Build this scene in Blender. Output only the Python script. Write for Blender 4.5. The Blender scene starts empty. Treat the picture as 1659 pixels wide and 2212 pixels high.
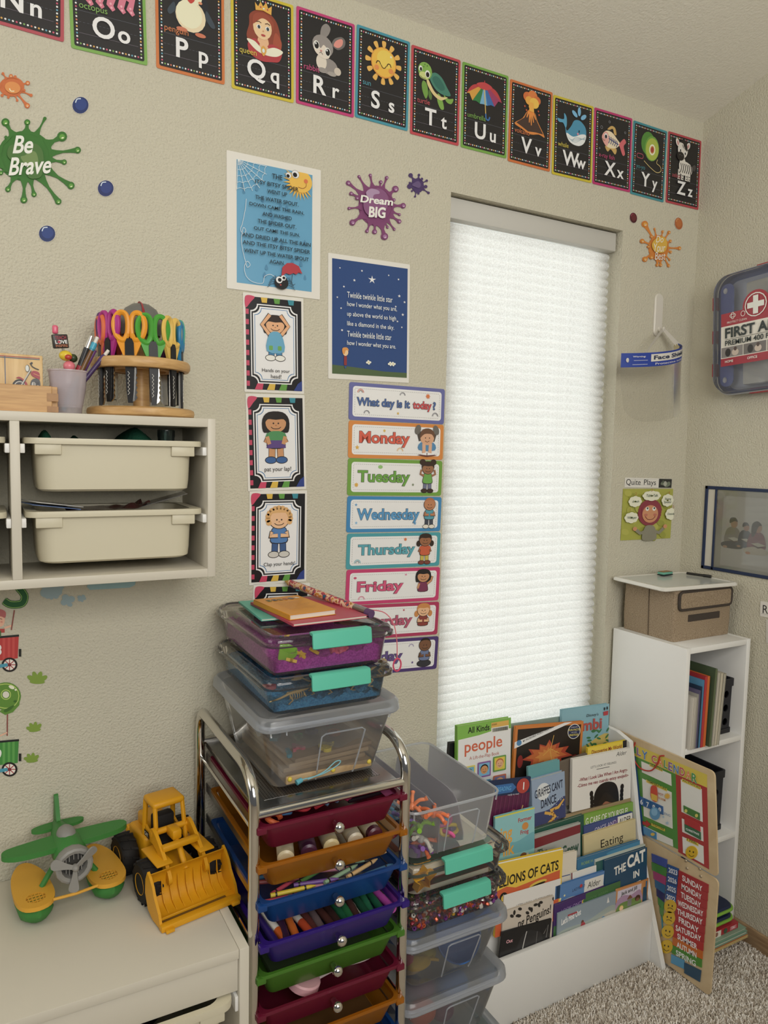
import bpy, bmesh, math, random
import numpy as np
from mathutils import Vector as V, Matrix as MX, Euler
from mathutils.geometry import tessellate_polygon
random.seed(7)
PI = math.pi
SC = bpy.context.scene
COL = SC.collection

# ------------------------------------------------------------------ camera, world, lights, exposure
CAM_LOC = V((0.0, -1.62, 1.466)); FPX = 1575.7
def cam_axes(yaw, pitch, roll):
    yaw, pitch, roll = (math.radians(a) for a in (yaw, pitch, roll))
    f = V((math.sin(yaw)*math.cos(pitch), math.cos(yaw)*math.cos(pitch), math.sin(pitch)))
    r = V((math.cos(yaw), -math.sin(yaw), 0)); u = r.cross(f)
    return (r*math.cos(roll)+u*math.sin(roll), u*math.cos(roll)-r*math.sin(roll), f)
AX, AY, AF = cam_axes(28.737, -4.714, 1.130)
cd = bpy.data.cameras.new('camera'); cam = bpy.data.objects.new('camera', cd); COL.objects.link(cam)
cd.sensor_fit = 'VERTICAL'; cd.sensor_height = 24.0; cd.lens = FPX/2212*24.0; cd.clip_start = 0.02
cam.matrix_world = MX.Translation(CAM_LOC) @ MX((AX, AY, -AF)).transposed().to_4x4()
SC.camera = cam
vs = SC.view_settings
vs.view_transform = 'Standard'; vs.look = 'None'; vs.exposure = -0.28; vs.gamma = 1.0; vs.use_curve_mapping = False
SC.cycles.transparent_max_bounces = 40

w = bpy.data.worlds.new('world'); SC.world = w; w.use_nodes = True
wn = w.node_tree.nodes['Background']; wn.inputs[0].default_value = (0.93, 0.95, 1.0, 1); wn.inputs[1].default_value = 0.13
def area(name, loc, target, sx, sy, power, col):
    l = bpy.data.lights.new(name, 'AREA'); l.shape = 'RECTANGLE'; l.size = sx; l.size_y = sy; l.energy = power; l.color = col
    o = bpy.data.objects.new(name, l); COL.objects.link(o); o.location = loc
    o.rotation_euler = (V(target)-V(loc)).to_track_quat('-Z', 'Y').to_euler(); return o
area('window_daylight', (1.37, 0.55, 1.45), (1.37, 0, 1.45), 1.3, 2.2, 52, (1.0, 0.97, 1.02))       # daylight behind the blind
area('other_window_daylight', (0.25, -3.0, 2.15), (0.7, 0, 1.1), 1.9, 1.4, 56, (1.0, 0.975, 0.93))       # the room's second window, behind the camera
area('side_fill_light', (-1.85, -0.75, 2.15), (1.0, -0.02, 1.9), 1.2, 1.0, 13, (1.0, 0.975, 0.92))    # added soft fill from the left for the cabinet side and wall
lamp = bpy.data.lights.new('ceiling_fill_light', 'POINT'); lamp.energy = 11; lamp.shadow_soft_size = .16; lamp.color = (1.0, 0.95, 0.84)
lo = bpy.data.objects.new('ceiling_fill_light', lamp); COL.objects.link(lo); lo.location = (0.30, -1.85, 2.0)      # added fill behind the camera, brightens the ceiling and upper walls

def ray(u, v):
    return AX*((u-829.5)/FPX) + AY*((1106-v)/FPX) + AF
def hit(u, v, axis, val):
    d = ray(u, v); return CAM_LOC + d*((val-CAM_LOC[axis])/d[axis])

# ------------------------------------------------------------------ colours and materials
def lin(h):
    if not isinstance(h, str): return tuple(h)
    h = h.lstrip('#'); out = []; h = h if len(h) == 6 else ''.join(c*2 for c in h)
    for i in (0, 2, 4):
        c = int(h[i:i+2], 16)/255
        out.append(c/12.92 if c <= .04045 else ((c+.055)/1.055)**2.4)
    return tuple(out)
_m = {}
def nodes(name):
    m = bpy.data.materials.new(name); m.use_nodes = True; nt = m.node_tree
    return m, nt, nt.nodes['Principled BSDF'], nt.nodes['Material Output']
def bump(nt, bs, scale, strength, dist=0.002, detail=3, tex='ShaderNodeTexNoise'):
    tc = nt.nodes.new('ShaderNodeTexCoord'); n = nt.nodes.new(tex); n.inputs['Scale'].default_value = scale
    if 'Detail' in n.inputs: n.inputs['Detail'].default_value = detail
    b = nt.nodes.new('ShaderNodeBump'); b.inputs['Strength'].default_value = strength; b.inputs['Distance'].default_value = dist
    nt.links.new(tc.outputs['Object'], n.inputs['Vector']); nt.links.new(n.outputs[0], b.inputs['Height']); nt.links.new(b.outputs[0], bs.inputs['Normal'])
    return n
def pm(col, rough=.5, metal=0., spec=.5, bmp=None, coat=0.):
    """Solid colour material (matt, plastic, metal) with an optional fine relief."""
    key = (col if isinstance(col, str) else tuple(col), rough, metal, spec, bmp, coat)
    if key in _m: return _m[key]
    m, nt, bs, _ = nodes('m_%s_%d' % (col if isinstance(col, str) else 'c', len(_m)))
    bs.inputs['Base Color'].default_value = (*lin(col), 1); bs.inputs['Roughness'].default_value = rough
    bs.inputs['Metallic'].default_value = metal; bs.inputs['Specular IOR Level'].default_value = spec; bs.inputs['Coat Weight'].default_value = coat
    if bmp: bump(nt, bs, *bmp)
    _m[key] = m; return m
def colmat(name, rough=.5, spec=.4, metal=0., coat=0.):
    """Material that takes the colour of each face from the mesh (printed ink, mixed plastics)."""
    key = ('col', name)
    if key in _m: return _m[key]
    m, nt, bs, _ = nodes(name); a = nt.nodes.new('ShaderNodeAttribute'); a.attribute_name = 'Col'
    nt.links.new(a.outputs['Color'], bs.inputs['Base Color'])
    bs.inputs['Roughness'].default_value = rough; bs.inputs['Specular IOR Level'].default_value = spec; bs.inputs['Metallic'].default_value = metal
    bs.inputs['Coat Weight'].default_value = coat
    _m[key] = m; return m
def clear(name, tint, milk, rough=.06, body=None, trl=.3, ior=1.47):
    """See-through plastic: tinted transmission, a Fresnel sheen and a little milky body."""
    key = ('clear', name)
    if key in _m: return _m[key]
    m, nt, bs, out = nodes(name); N = nt.nodes; L = nt.links
    tr = N.new('ShaderNodeBsdfTransparent'); tr.inputs[0].default_value = (*lin(tint), 1)
    gl = N.new('ShaderNodeBsdfGlossy'); gl.inputs['Roughness'].default_value = rough; gl.inputs['Color'].default_value = (1, 1, 1, 1)
    fr = N.new('ShaderNodeFresnel'); fr.inputs[0].default_value = ior
    a = N.new('ShaderNodeMixShader'); L.new(fr.outputs[0], a.inputs[0]); L.new(tr.outputs[0], a.inputs[1]); L.new(gl.outputs[0], a.inputs[2])
    bc = (*lin(body or tint), 1)
    bs.inputs['Base Color'].default_value = bc; bs.inputs['Roughness'].default_value = .3
    tl = N.new('ShaderNodeBsdfTranslucent'); tl.inputs[0].default_value = bc
    c = N.new('ShaderNodeMixShader'); c.inputs[0].default_value = trl; L.new(bs.outputs[0], c.inputs[1]); L.new(tl.outputs[0], c.inputs[2])
    b = N.new('ShaderNodeMixShader'); b.inputs[0].default_value = milk; L.new(a.outputs[0], b.inputs[1]); L.new(c.outputs[0], b.inputs[2])
    L.new(b.outputs[0], out.inputs[0]); _m[key] = m; return m
def wood(name, c0, c1, scale=6., stretch=(1, 8, 8), rough=.45):
    key = ('wood', name)
    if key in _m: return _m[key]
    m, nt, bs, _ = nodes(name); N = nt.nodes; L = nt.links
    tc = N.new('ShaderNodeTexCoord'); mp = N.new('ShaderNodeMapping'); mp.inputs['Scale'].default_value = stretch
    n = N.new('ShaderNodeTexNoise'); n.inputs['Scale'].default_value = scale; n.inputs['Detail'].default_value = 5; n.inputs['Distortion'].default_value = 1.2
    r = N.new('ShaderNodeValToRGB'); r.color_ramp.elements[0].color = (*lin(c0), 1); r.color_ramp.elements[1].color = (*lin(c1), 1)
    r.color_ramp.elements[0].position = .35; r.color_ramp.elements[1].position = .65
    L.new(tc.outputs['Object'], mp.inputs[0]); L.new(mp.outputs[0], n.inputs['Vector']); L.new(n.outputs[0], r.inputs[0]); L.new(r.outputs[0], bs.inputs['Base Color'])
    bs.inputs['Roughness'].default_value = rough; _m[key] = m; return m
def speckle(name, cols, scale, rough=.9, bmp=None):
    key = ('spk', name)
    if key in _m: return _m[key]
    m, nt, bs, _ = nodes(name); N = nt.nodes; L = nt.links
    tc = N.new('ShaderNodeTexCoord'); n = N.new('ShaderNodeTexNoise'); n.inputs['Scale'].default_value = scale; n.inputs['Detail'].default_value = 4
    r = N.new('ShaderNodeValToRGB'); k = len(cols)
    while len(r.color_ramp.elements) < k: r.color_ramp.elements.new(.5)
    for i, c in enumerate(cols): r.color_ramp.elements[i].position = .3+.4*i/(k-1); r.color_ramp.elements[i].color = (*lin(c), 1)
    L.new(tc.outputs['Object'], n.inputs['Vector']); L.new(n.outputs[0], r.inputs[0]); L.new(r.outputs[0], bs.inputs['Base Color'])
    bs.inputs['Roughness'].default_value = rough; bs.inputs['Specular IOR Level'].default_value = .2
    if bmp: bump(nt, bs, *bmp)
    _m[key] = m; return m

# ------------------------------------------------------------------ things
def tag(o, label=None, cat=None, group=None, kind=None):
    if label: o['label'] = label
    if cat: o['category'] = cat
    if group: o['group'] = group
    if kind: o['kind'] = kind
    return o
def thing(name, label, cat, loc=(0, 0, 0), group=None, mat=None, rot=None):
    o = bpy.data.objects.new(name, None); COL.objects.link(o); o.empty_display_size = .05
    o.location = loc
    if rot is not None: o.rotation_euler = rot
    if mat is not None: o.matrix_world = mat
    return tag(o, label, cat, group)
def dup(root, label=None, group=None, mat=None, loc=None):
    def cp(o, par):
        c = o.copy(); COL.objects.link(c)
        if par is not None: c.parent = par
        for ch in KIDS.get(o.name, ()): cp(ch, c)
        return c
    r = cp(root, None)
    KIDS[r.name] = list(KIDS.get(root.name, ()))
    if label: r['label'] = label
    if group: r['group'] = group
    if mat is not None: r.matrix_world = mat
    if loc is not None: r.location = loc
    return r
KIDS = {}
def link(name, me, parent=None):
    o = bpy.data.objects.new(name, me); COL.objects.link(o)
    if parent is not None:
        o.parent = parent; KIDS.setdefault(parent.name, []).append(o)
    return o

def catmull(pts, closed=True, k=6):
    n = len(pts); out = []; D = len(pts[0])
    for i in range(n if closed else n-1):
        g = (lambda j: pts[j % n]) if closed else (lambda j: pts[max(0, min(n-1, j))])
        p0, p1, p2, p3 = g(i-1), g(i), g(i+1), g(i+2)
        for s in range(k):
            t = s/k
            out.append(tuple(.5*(2*p1[d]+(p2[d]-p0[d])*t+(2*p0[d]-5*p1[d]+4*p2[d]-p3[d])*t*t+(3*p1[d]-p0[d]-3*p2[d]+p3[d])*t**3) for d in range(D)))
    if not closed: out.append(tuple(pts[-1]))
    return out
def rr(w, d, r, n=4, cx=0, cy=0):
    """Rounded rectangle outline, counter-clockwise."""
    r = min(r, w/2-1e-6, d/2-1e-6); out = []
    for sx, sy, a0 in ((1, 1, 0), (-1, 1, 90), (-1, -1, 180), (1, -1, 270)):
        for i in range(n+1):
            a = math.radians(a0+90*i/n); out.append((cx+sx*(w/2-r)+r*math.cos(a), cy+sy*(d/2-r)+r*math.sin(a)))
    return out
def tess(loops):
    vv = [[V((p[0], p[1], 0)) for p in l] for l in loops]
    return tessellate_polygon(vv), [p for l in loops for p in l]

class MB:
    """Collects shapes for ONE mesh object."""
    def __init__(s, T=None): s.v = []; s.f = []; s.c = []; s.s = []; s.T = T or MX.Identity(4)
    def add(s, vs_, fs, col=None, sm=False):
        b = len(s.v); T = s.T; s.v += [tuple(T @ V(p)) for p in vs_]
        c = lin(col) if col is not None else None
        for f in fs: s.f.append(tuple(b+i for i in f)); s.c.append(c); s.s.append(sm)
        return s
    def box(s, x0, x1, y0, y1, z0, z1, col=None):
        p = [(x, y, z) for z in (z0, z1) for y in (y0, y1) for x in (x0, x1)]
        return s.add(p, [(0, 2, 3, 1), (4, 5, 7, 6), (0, 1, 5, 4), (2, 6, 7, 3), (0, 4, 6, 2), (1, 3, 7, 5)], col)
    def rbox(s, x0, x1, y0, y1, z0, z1, b=.003, seg=2, col=None):
        bm = bmesh.new(); bmesh.ops.create_cube(bm, size=1)
        for q in bm.verts: q.co = V(((x0+x1)/2+q.co.x*(x1-x0), (y0+y1)/2+q.co.y*(y1-y0), (z0+z1)/2+q.co.z*(z1-z0)))
        bmesh.ops.bevel(bm, geom=bm.edges[:], offset=min(b, .49*min(x1-x0, y1-y0, z1-z0)), segments=seg, profile=.5, affect='EDGES')
        bm.verts.index_update(); s.add([q.co[:] for q in bm.verts], [[q.index for q in f.verts] for f in bm.faces], col, True); bm.free(); return s
    def loft(s, rings, col=None, cap0=False, cap1=False, sm=True, closed=True):
        n = len(rings[0]); vs_ = [p for r in rings for p in r]; fs = []
        for i in range(len(rings)-1):
            for j in range(n if closed else n-1):
                k = (j+1) % n; fs.append((i*n+j, i*n+k, (i+1)*n+k, (i+1)*n+j))
        s.add(vs_, fs, col, sm)
        if cap0: s.add(rings[0], [tuple(reversed(range(n)))], col)
        if cap1: s.add(rings[-1], [tuple(range(n))], col)
        return s
    def tube(s, pts, r, n=8, col=None, closed=False, caps=True, flat=1.):
        pts = [V(p) for p in pts]; N = len(pts); rad = r if isinstance(r, (list, tuple)) else [r]*N
        up = None; rings = []
        for i, p in enumerate(pts):
            a = pts[(i-1) % N] if (i or closed) else p; b = pts[(i+1) % N] if (i < N-1 or closed) else p
            t = (b-a).normalized()
            if up is None: up = t.orthogonal().normalized()
            up = (up-t*up.dot(t)); up = up.normalized() if up.length > 1e-6 else t.orthogonal().normalized()
            q = t.cross(up)
            rings.append([tuple(p+(up*math.cos(2*PI*k/n)+q*math.sin(2*PI*k/n)*flat)*rad[i]) for k in range(n)])
        if closed: rings.append(rings[0]); caps = False
        return s.loft(rings, col, caps, caps)
    def cyl(s, p0, p1, r0, r1=None, n=14, col=None):
        return s.tube([p0, p1], [r0, r0 if r1 is None else r1], n, col)
    def lathe(s, prof, n=24, c=(0, 0, 0), col=None, cap0=False, cap1=False, sm=True):
        rings = [[(c[0]+r*math.cos(2*PI*k/n), c[1]+r*math.sin(2*PI*k/n), c[2]+z) for k in range(n)] for r, z in prof]
        return s.loft(rings, col, cap0, cap1, sm)
    def ell(s, c, r, col=None, n=10, m=7):
        r = (r, r, r) if not isinstance(r, (tuple, list)) else r
        prof = [(math.sin(PI*i/m), -math.cos(PI*i/m)) for i in range(m+1)]
        rings = [[(c[0]+r[0]*max(a, 1e-4)*math.cos(2*PI*k/n), c[1]+r[1]*max(a, 1e-4)*math.sin(2*PI*k/n), c[2]+r[2]*b) for k in range(n)] for a, b in prof]
        return s.loft(rings, col)
    def prism(s, loops, z0, z1, col=None, sm=False):
        """Outline(s) in local XY extruded along Z; further loops are holes."""
        if not isinstance(loops[0][0], (tuple, list)): loops = [loops]
        tr, pts = tess(loops); n = len(pts)
        A = loops[0]; area_ = sum(A[i][0]*A[(i+1) % len(A)][1]-A[(i+1) % len(A)][0]*A[i][1] for i in range(len(A)))
        def up(t):
            a, b, c = (pts[i] for i in t); return ((b[0]-a[0])*(c[1]-a[1])-(b[1]-a[1])*(c[0]-a[0])) > 0
        tr = [t if up(t) else t[::-1] for t in tr]
        s.add([(p[0], p[1], z0) for p in pts], [t[::-1] for t in tr], col); s.add([(p[0], p[1], z1) for p in pts], tr, col)
        for li, l in enumerate(loops):
            k = len(l); a2 = sum(l[i][0]*l[(i+1) % k][1]-l[(i+1) % k][0]*l[i][1] for i in range(k))
            if (a2 < 0) != (li > 0): l = l[::-1]
            s.add([(p[0], p[1], z0) for p in l]+[(p[0], p[1], z1) for p in l], [(i, (i+1) % k, k+(i+1) % k, k+i) for i in range(k)], col, sm)
        return s
    def grid(s, nx, ny, fn, col=None, sm=True):
        return s.add([fn(i/nx, j/ny) for j in range(ny+1) for i in range(nx+1)],
                     [(j*(nx+1)+i, j*(nx+1)+i+1, (j+1)*(nx+1)+i+1, (j+1)*(nx+1)+i) for j in range(ny) for i in range(nx)], col, sm)
    def build(s, name, mat, parent=None, world=False, auto=True):
        me = bpy.data.meshes.new(name); vv = s.v
        if world and parent is not None:
            d = parent.location; vv = [(a-d.x, b-d.y, c-d.z) for a, b, c in vv]
        me.from_pydata(vv, [], s.f); me.materials.append(mat)
        me.polygons.foreach_set('use_smooth', s.s)
        if any(c is not None for c in s.c):
            at = me.color_attributes.new('Col', 'FLOAT_COLOR', 'CORNER'); buf = []
            for f, c in zip(s.f, s.c): buf += [*(c or (.8, .8, .8)), 1.]*len(f)
            at.data.foreach_set('color', buf)
        me.update()
        if any(s.s) and auto: me.set_sharp_from_angle(angle=math.radians(42))
        return link(name, me, parent)

# ------------------------------------------------------------------ flat print: drawings and lettering as thin ink layers
_tx = {}
def glyphs(txt, bold=0., shear=0.):
    key = (txt, bold, shear)
    if key not in _tx:
        c = bpy.data.curves.new('lettering_source', 'FONT'); c.body = txt; c.offset = bold; c.shear = shear; c.resolution_u = 4; c.fill_mode = 'FRONT'
        o = bpy.data.objects.new('lettering_source', c); me = o.to_mesh()
        vs_ = [v.co[:2] for v in me.vertices]; fs = [tuple(p.vertices) for p in me.polygons]
        o.to_mesh_clear(); bpy.data.objects.remove(o); bpy.data.curves.remove(c)
        xs = [p[0] for p in vs_] or [0, 1]; ys = [p[1] for p in vs_] or [0, 1]
        _tx[key] = (vs_, fs, min(xs), max(xs), min(ys), max(ys))
    return _tx[key]
def ink(col):
    c = lin(col); g = sum(c)/3; return tuple(min(.86, (x*.88+g*.12)*1.12) for x in c)
class Art:
    """Drawing on a sheet of w x h units (v runs down) that is W x H metres; each mark lies a hair above the one before."""
    EPS = .00010
    def __init__(s, W, H, w, h, z0=.0004): s.W, s.H, s.w, s.h = W, H, w, h; s.z = z0; s.parts = {}; s.on('print')
    def on(s, part): s.cur = s.parts.setdefault(part, MB()); return s
    def P(s, u, v): return ((u/s.w-.5)*s.W, (.5-v/s.h)*s.H)
    def tri(s, pts, tris, col):
        s.z += s.EPS; q = [s.P(*p) for p in pts]; out = []; col = ink(col)
        for t in tris:
            a, b, c = q[t[0]], q[t[1]], q[t[2]]
            out.append(tuple(t) if ((b[0]-a[0])*(c[1]-a[1])-(b[1]-a[1])*(c[0]-a[0])) > 0 else tuple(reversed(t)))
        s.cur.add([(x, y, s.z) for x, y in q], out, col); return s
    def poly(s, pts, col, holes=()):
        tr, allp = tess([list(pts)]+[list(h) for h in holes]); return s.tri(allp, tr, col)
    def sm(s, pts, col, k=5): return s.poly(catmull(pts, True, k), col)
    def rect(s, u0, v0, u1, v1, col, r=0):
        if r: return s.poly(rr(u1-u0, v1-v0, r, 4, (u0+u1)/2, (v0+v1)/2), col)
        return s.tri([(u0, v0), (u1, v0), (u1, v1), (u0, v1)], [(0, 1, 2), (0, 2, 3)], col)
    def ring(s, u0, v0, u1, v1, t, col, r=0):
        a = rr(u1-u0, v1-v0, r or 1e-3, 4, (u0+u1)/2, (v0+v1)/2); b = rr(u1-u0-2*t, v1-v0-2*t, max(r-t, 1e-3), 4, (u0+u1)/2, (v0+v1)/2); n = len(a)
        return s.tri(a+b, [x for i in range(n) for x in ((i, (i+1) % n, n+i), ((i+1) % n, n+(i+1) % n, n+i))], col)
    def e(s, u, v, ru, rv, col, rot=0, n=18):
        c, d = math.cos(math.radians(rot)), math.sin(math.radians(rot))
        p = [(u+ru*math.cos(2*PI*i/n)*c-rv*math.sin(2*PI*i/n)*d, v+ru*math.cos(2*PI*i/n)*d+rv*math.sin(2*PI*i/n)*c) for i in range(n)]
        return s.tri(p, [(0, i, i+1) for i in range(1, n-1)], col)
    def dots(s, pts, r, cols, asp=1., n=8):
        s.z += s.EPS
        for i, (u, v) in enumerate(pts):
            q = [s.P(u+r*math.cos(2*PI*k/n), v+r*asp*math.sin(2*PI*k/n)) for k in range(n)]
            s.cur.add([(x, y, s.z) for x, y in q], [tuple(reversed(range(n)))], ink(cols[i % len(cols)]))
        return s
    def line(s, pts, w, col, closed=False, smooth=False):
        if smooth: pts = catmull(pts, closed, 5)
        n = len(pts); L = []; R = []
        for i in range(n):
            a = pts[(i-1) % n] if (i or closed) else pts[i]; b = pts[(i+1) % n] if (i < n-1 or closed) else pts[i]
            dx, dy = b[0]-a[0], b[1]-a[1]; l = math.hypot(dx, dy) or 1; k = (w[i] if isinstance(w, list) else w)/2
            L.append((pts[i][0]-dy/l*k, pts[i][1]+dx/l*k)); R.append((pts[i][0]+dy/l*k, pts[i][1]-dx/l*k))
        return s.tri(L+R, [x for i in range(n if closed else n-1) for x in ((i, (i+1) % n, n+i), ((i+1) % n, n+(i+1) % n, n+i))], col)
    def dash(s, p0, p1, step, duty, w, col):
        d = math.hypot(p1[0]-p0[0], p1[1]-p0[1]); n = max(1, int(d/step)); s.z += s.EPS
        for i in range(n):
            a = i/n; b = a+duty/n; s.z -= s.EPS
            s.line([(p0[0]+(p1[0]-p0[0])*t, p0[1]+(p1[1]-p0[1])*t) for t in (a, b)], w, col)
        return s
    def star(s, u, v, r, col, k=5, inner=.45, rot=-90):
        p = [(u+(r if i % 2 == 0 else r*inner)*math.cos(math.radians(rot)+PI*i/k), v+(r if i % 2 == 0 else r*inner)*math.sin(math.radians(rot)+PI*i/k)) for i in range(2*k)]
        return s.poly(p, col)
    def text(s, t, u, v, size, col, al='l', bold=0., shear=0., sx=1., rot=0):
        """Baseline at v; size = cap height in units."""
        vs_, fs, x0, x1, y0, y1 = glyphs(t, bold, shear); k = size/.72
        off = {'l': -x0, 'c': -(x0+x1)/2, 'r': -x1}[al]; c, d = math.cos(math.radians(rot)), math.sin(math.radians(rot))
        return s.tri([(u+(x+off)*k*sx*c+y*k*d, v+(x+off)*k*sx*d-y*k*c) for x, y in vs_], [(f[0], f[i], f[i+1]) for f in fs for i in range(1, len(f)-1)], col)
    def fit(s, t, u0, v0, u1, v1, col, bold=0., shear=0., rise=0.):
        """Lettering stretched to fill the box; rise lifts its far end."""
        vs_, fs, x0, x1, y0, y1 = glyphs(t, bold, shear)
        return s.tri([(u0+(x-x0)/(x1-x0)*(u1-u0), v1-(y-y0)/(y1-y0)*(v1-v0)-(x-x0)/(x1-x0)*rise) for x, y in vs_], [(f[0], f[i], f[i+1]) for f in fs for i in range(1, len(f)-1)], col)
    def build(s, parent, mat=None, off=None):
        for k, mb in s.parts.items():
            for piece in apart(mb) if mb.f else ():
                o = piece.build(k, mat or INK, parent)
                if off is not None: o.matrix_local = off
def apart(mb):
    """Marks that lie far from one another become parts of their own."""
    par = list(range(len(mb.v)))
    def root(i):
        while par[i] != i: par[i] = par[par[i]]; i = par[i]
        return i
    for f in mb.f:
        r = root(f[0])
        for i in f[1:]: par[root(i)] = r
    ids = {}; isl = [ids.setdefault(root(f[0]), len(ids)) for f in mb.f]; n = len(ids)
    if n < 2 or n > 700: return [mb]
    lo = np.full((n, 3), 1e9); hi = -lo
    for f, k in zip(mb.f, isl):
        for i in f: lo[k] = np.minimum(lo[k], mb.v[i]); hi[k] = np.maximum(hi[k], mb.v[i])
    size = (hi-lo).max(axis=1); gap = np.maximum(0, np.maximum(lo[:, None]-hi[None], lo[None]-hi[:, None]))
    near = np.sqrt((gap**2).sum(axis=2)) <= np.maximum(.019, .48*np.maximum(size[:, None], size[None])); lab = [-1]*n; g = 0
    for a in range(n):
        if lab[a] >= 0: continue
        st = [a]; lab[a] = g
        while st:
            for b_ in np.nonzero(near[st.pop()])[0]:
                if lab[b_] < 0: lab[b_] = g; st.append(b_)
        g += 1
    if g == 1: return [mb]
    out = []
    for k in range(g):
        m = MB(); mp = {}
        for f, c, sm_, il in zip(mb.f, mb.c, mb.s, isl):
            if lab[il] == k:
                for i in f:
                    if i not in mp: mp[i] = len(m.v); m.v.append(mb.v[i])
                m.f.append(tuple(mp[i] for i in f)); m.c.append(c); m.s.append(sm_)
        out.append(m)
    return out
INK = colmat('printed_ink', .42, .45)
INKG = colmat('glossy_print', .28, .45)
BACK = MX(((1, 0, 0), (0, 0, -1), (0, 1, 0)))       # sheet axes on the back wall
RIGHT = MX(((0, 0, -1), (-1, 0, 0), (0, 1, 0)))     # sheet axes on the wall at the far side
def pose(loc, base=BACK, rot=0, tilt=0, turn=0):
    """Sheet placed at loc, turned in its own plane by rot degrees (and leaned back by tilt)."""
    return MX.Translation(loc) @ base.to_4x4() @ MX.Rotation(math.radians(turn), 4, 'Y') @ MX.Rotation(math.radians(tilt), 4, 'X') @ MX.Rotation(math.radians(rot), 4, 'Z')
def quad_on_wall(c, axis=1, val=0., out=.0015):
    """Four picture corners (TL, TR, BR, BL) of a flat rectangle on a wall: pose, width, height."""
    p = [hit(u, v, axis, val) for u, v in c]
    xv = (p[1]-p[0]+p[2]-p[3])/2; yv = (p[0]-p[3]+p[1]-p[2])/2; ce = (p[0]+p[1]+p[2]+p[3])/4
    if axis == 1: rot = math.degrees(math.atan2(xv.z, xv.x)); ce.y = val-out; b = BACK
    else: rot = math.degrees(math.atan2(xv.z, -xv.y)); ce.x = val-out; b = RIGHT
    return pose(ce, b, rot), xv.length, yv.length
def sheet(name, label, cat, M_, W, H, col, r=0., th=.0006, rough=.5, group=None, mat=None, part='sheet'):
    """A thin card: the thing (an Empty) with its paper as the first part."""
    o = thing(name, label, cat, group=group, mat=M_)
    MB().prism(rr(W, H, r, 4) if r else [(-W/2, -H/2), (W/2, -H/2), (W/2, H/2), (-W/2, H/2)], -th, .0002, None).build(part, mat or pm(col, rough), o)
    return o
# ================================================================== the room
XR = 2.005; ZC = 2.515; SLOPE = .288
WALLC = '#ccc7b4'
def wall_mat():
    m, nt, bs, _ = nodes('painted_textured_plaster'); N = nt.nodes; L = nt.links
    bs.inputs['Base Color'].default_value = (*lin(WALLC), 1); bs.inputs['Roughness'].default_value = .75; bs.inputs['Specular IOR Level'].default_value = .25
    bump(nt, bs, 200, 1., .0032, 2); return m
WALL = wall_mat()
wx0, wx1, wz0, wz1, wd = 1.066, 1.678, .52, 2.134, .075
YB = -3.4; XL = -2.6; TH = .13
b = MB()   # the back wall with its window opening, a slab with depth
b.box(XL, wx0, 0, TH, 0, ZC+.02); b.box(wx1, XR+TH, 0, TH, 0, ZC+.02); b.box(wx0, wx1, 0, TH, 0, wz0); b.box(wx0, wx1, 0, TH, wz1, ZC+.02)
tag(b.build('wall_back', WALL), 'cream textured plaster wall with a tall narrow window', kind='structure')
b = MB(); b.box(XR, XR+TH, YB, 0, 0, 3.6)
tag(b.build('wall_right', WALL), 'plain cream plaster wall beside the white cabinet', kind='structure')
b = MB()   # vaulted ceiling rising into the room
zt = ZC+SLOPE*(-YB)
b.add([(XL, .0, ZC), (XR, .0, ZC), (XR, YB, zt), (XL, YB, zt), (XL, .0, ZC+.1), (XR, .0, ZC+.1), (XR, YB, zt+.1), (XL, YB, zt+.1)],
      [(0, 1, 2, 3), (7, 6, 5, 4), (0, 4, 5, 1), (1, 5, 6, 2), (2, 6, 7, 3), (3, 7, 4, 0)])
cm, nt, bs, _ = nodes('ceiling_texture'); bs.inputs['Base Color'].default_value = (*lin('#e9e5d8'), 1); bs.inputs['Roughness'].default_value = .8; bump(nt, bs, 150, .6, .0025, 2)
tag(b.build('ceiling', cm), 'sloped textured ceiling rising into the room', kind='structure')
b = MB(); b.box(XL, XR+TH, YB, TH, -.12, 0)
CARPET = speckle('carpet_backing', ['#8a7f72', '#b3a899', '#cfc6b8'], 260, .95, (320, .8, .004, 3))
tag(b.build('floor', CARPET), 'beige flecked carpet floor', kind='structure')
def tufts():
    """Carpet pile: short leaning yarn tufts over the stretch of floor in view."""
    rnd = random.Random(3); b = MB(); cols = [lin(c) for c in ('#d2c8b9', '#e9e2d6', '#f4eee5', '#dad1c4', '#b5a99b', '#f8f4ec')]
    for i in range(52000):
        x = rnd.uniform(1.0, XR-.012); y = rnd.uniform(-.95, -.02)
        if (x < 1.3 and y < -.62) or (1.025 < x < 1.69 and y > -.243) or ((1.664 < x < 1.692 or 1.034 < x < 1.062) and y > -.289) or (1.69 < x < 1.99 and y > -.30) or (x < 1.035 and y > -.41): continue
        h = rnd.uniform(.006, .010); r = rnd.uniform(.0015, .0024); dx, dy = rnd.gauss(0, .0026), rnd.gauss(0, .0026); a = rnd.uniform(0, 6)
        base = len(b.v); c = cols[min(5, int(rnd.random()*6))]
        for k in range(3): b.v.append((x+r*math.cos(a+2.094*k), y+r*math.sin(a+2.094*k), .0))
        for k in range(3): b.v.append((x+dx+r*.75*math.cos(a+2.094*k+.5), y+dy+r*.75*math.sin(a+2.094*k+.5), h))
        b.f += [(base+k, base+(k+1) % 3, base+3+(k+1) % 3, base+3+k) for k in range(3)]+[(base+3, base+4, base+5)]
        b.c += [c]*4; b.s += [False]*4
    return tag(b.build('carpet_pile', colmat('carpet_yarn', .95, .1), auto=False), 'short beige and brown flecked carpet pile', 'carpet', kind='stuff')
tufts()
WOODTRIM = wood('stained_trim_wood', '#9b7d5e', '#b59875', 9, (1, 1, 14))
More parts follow.
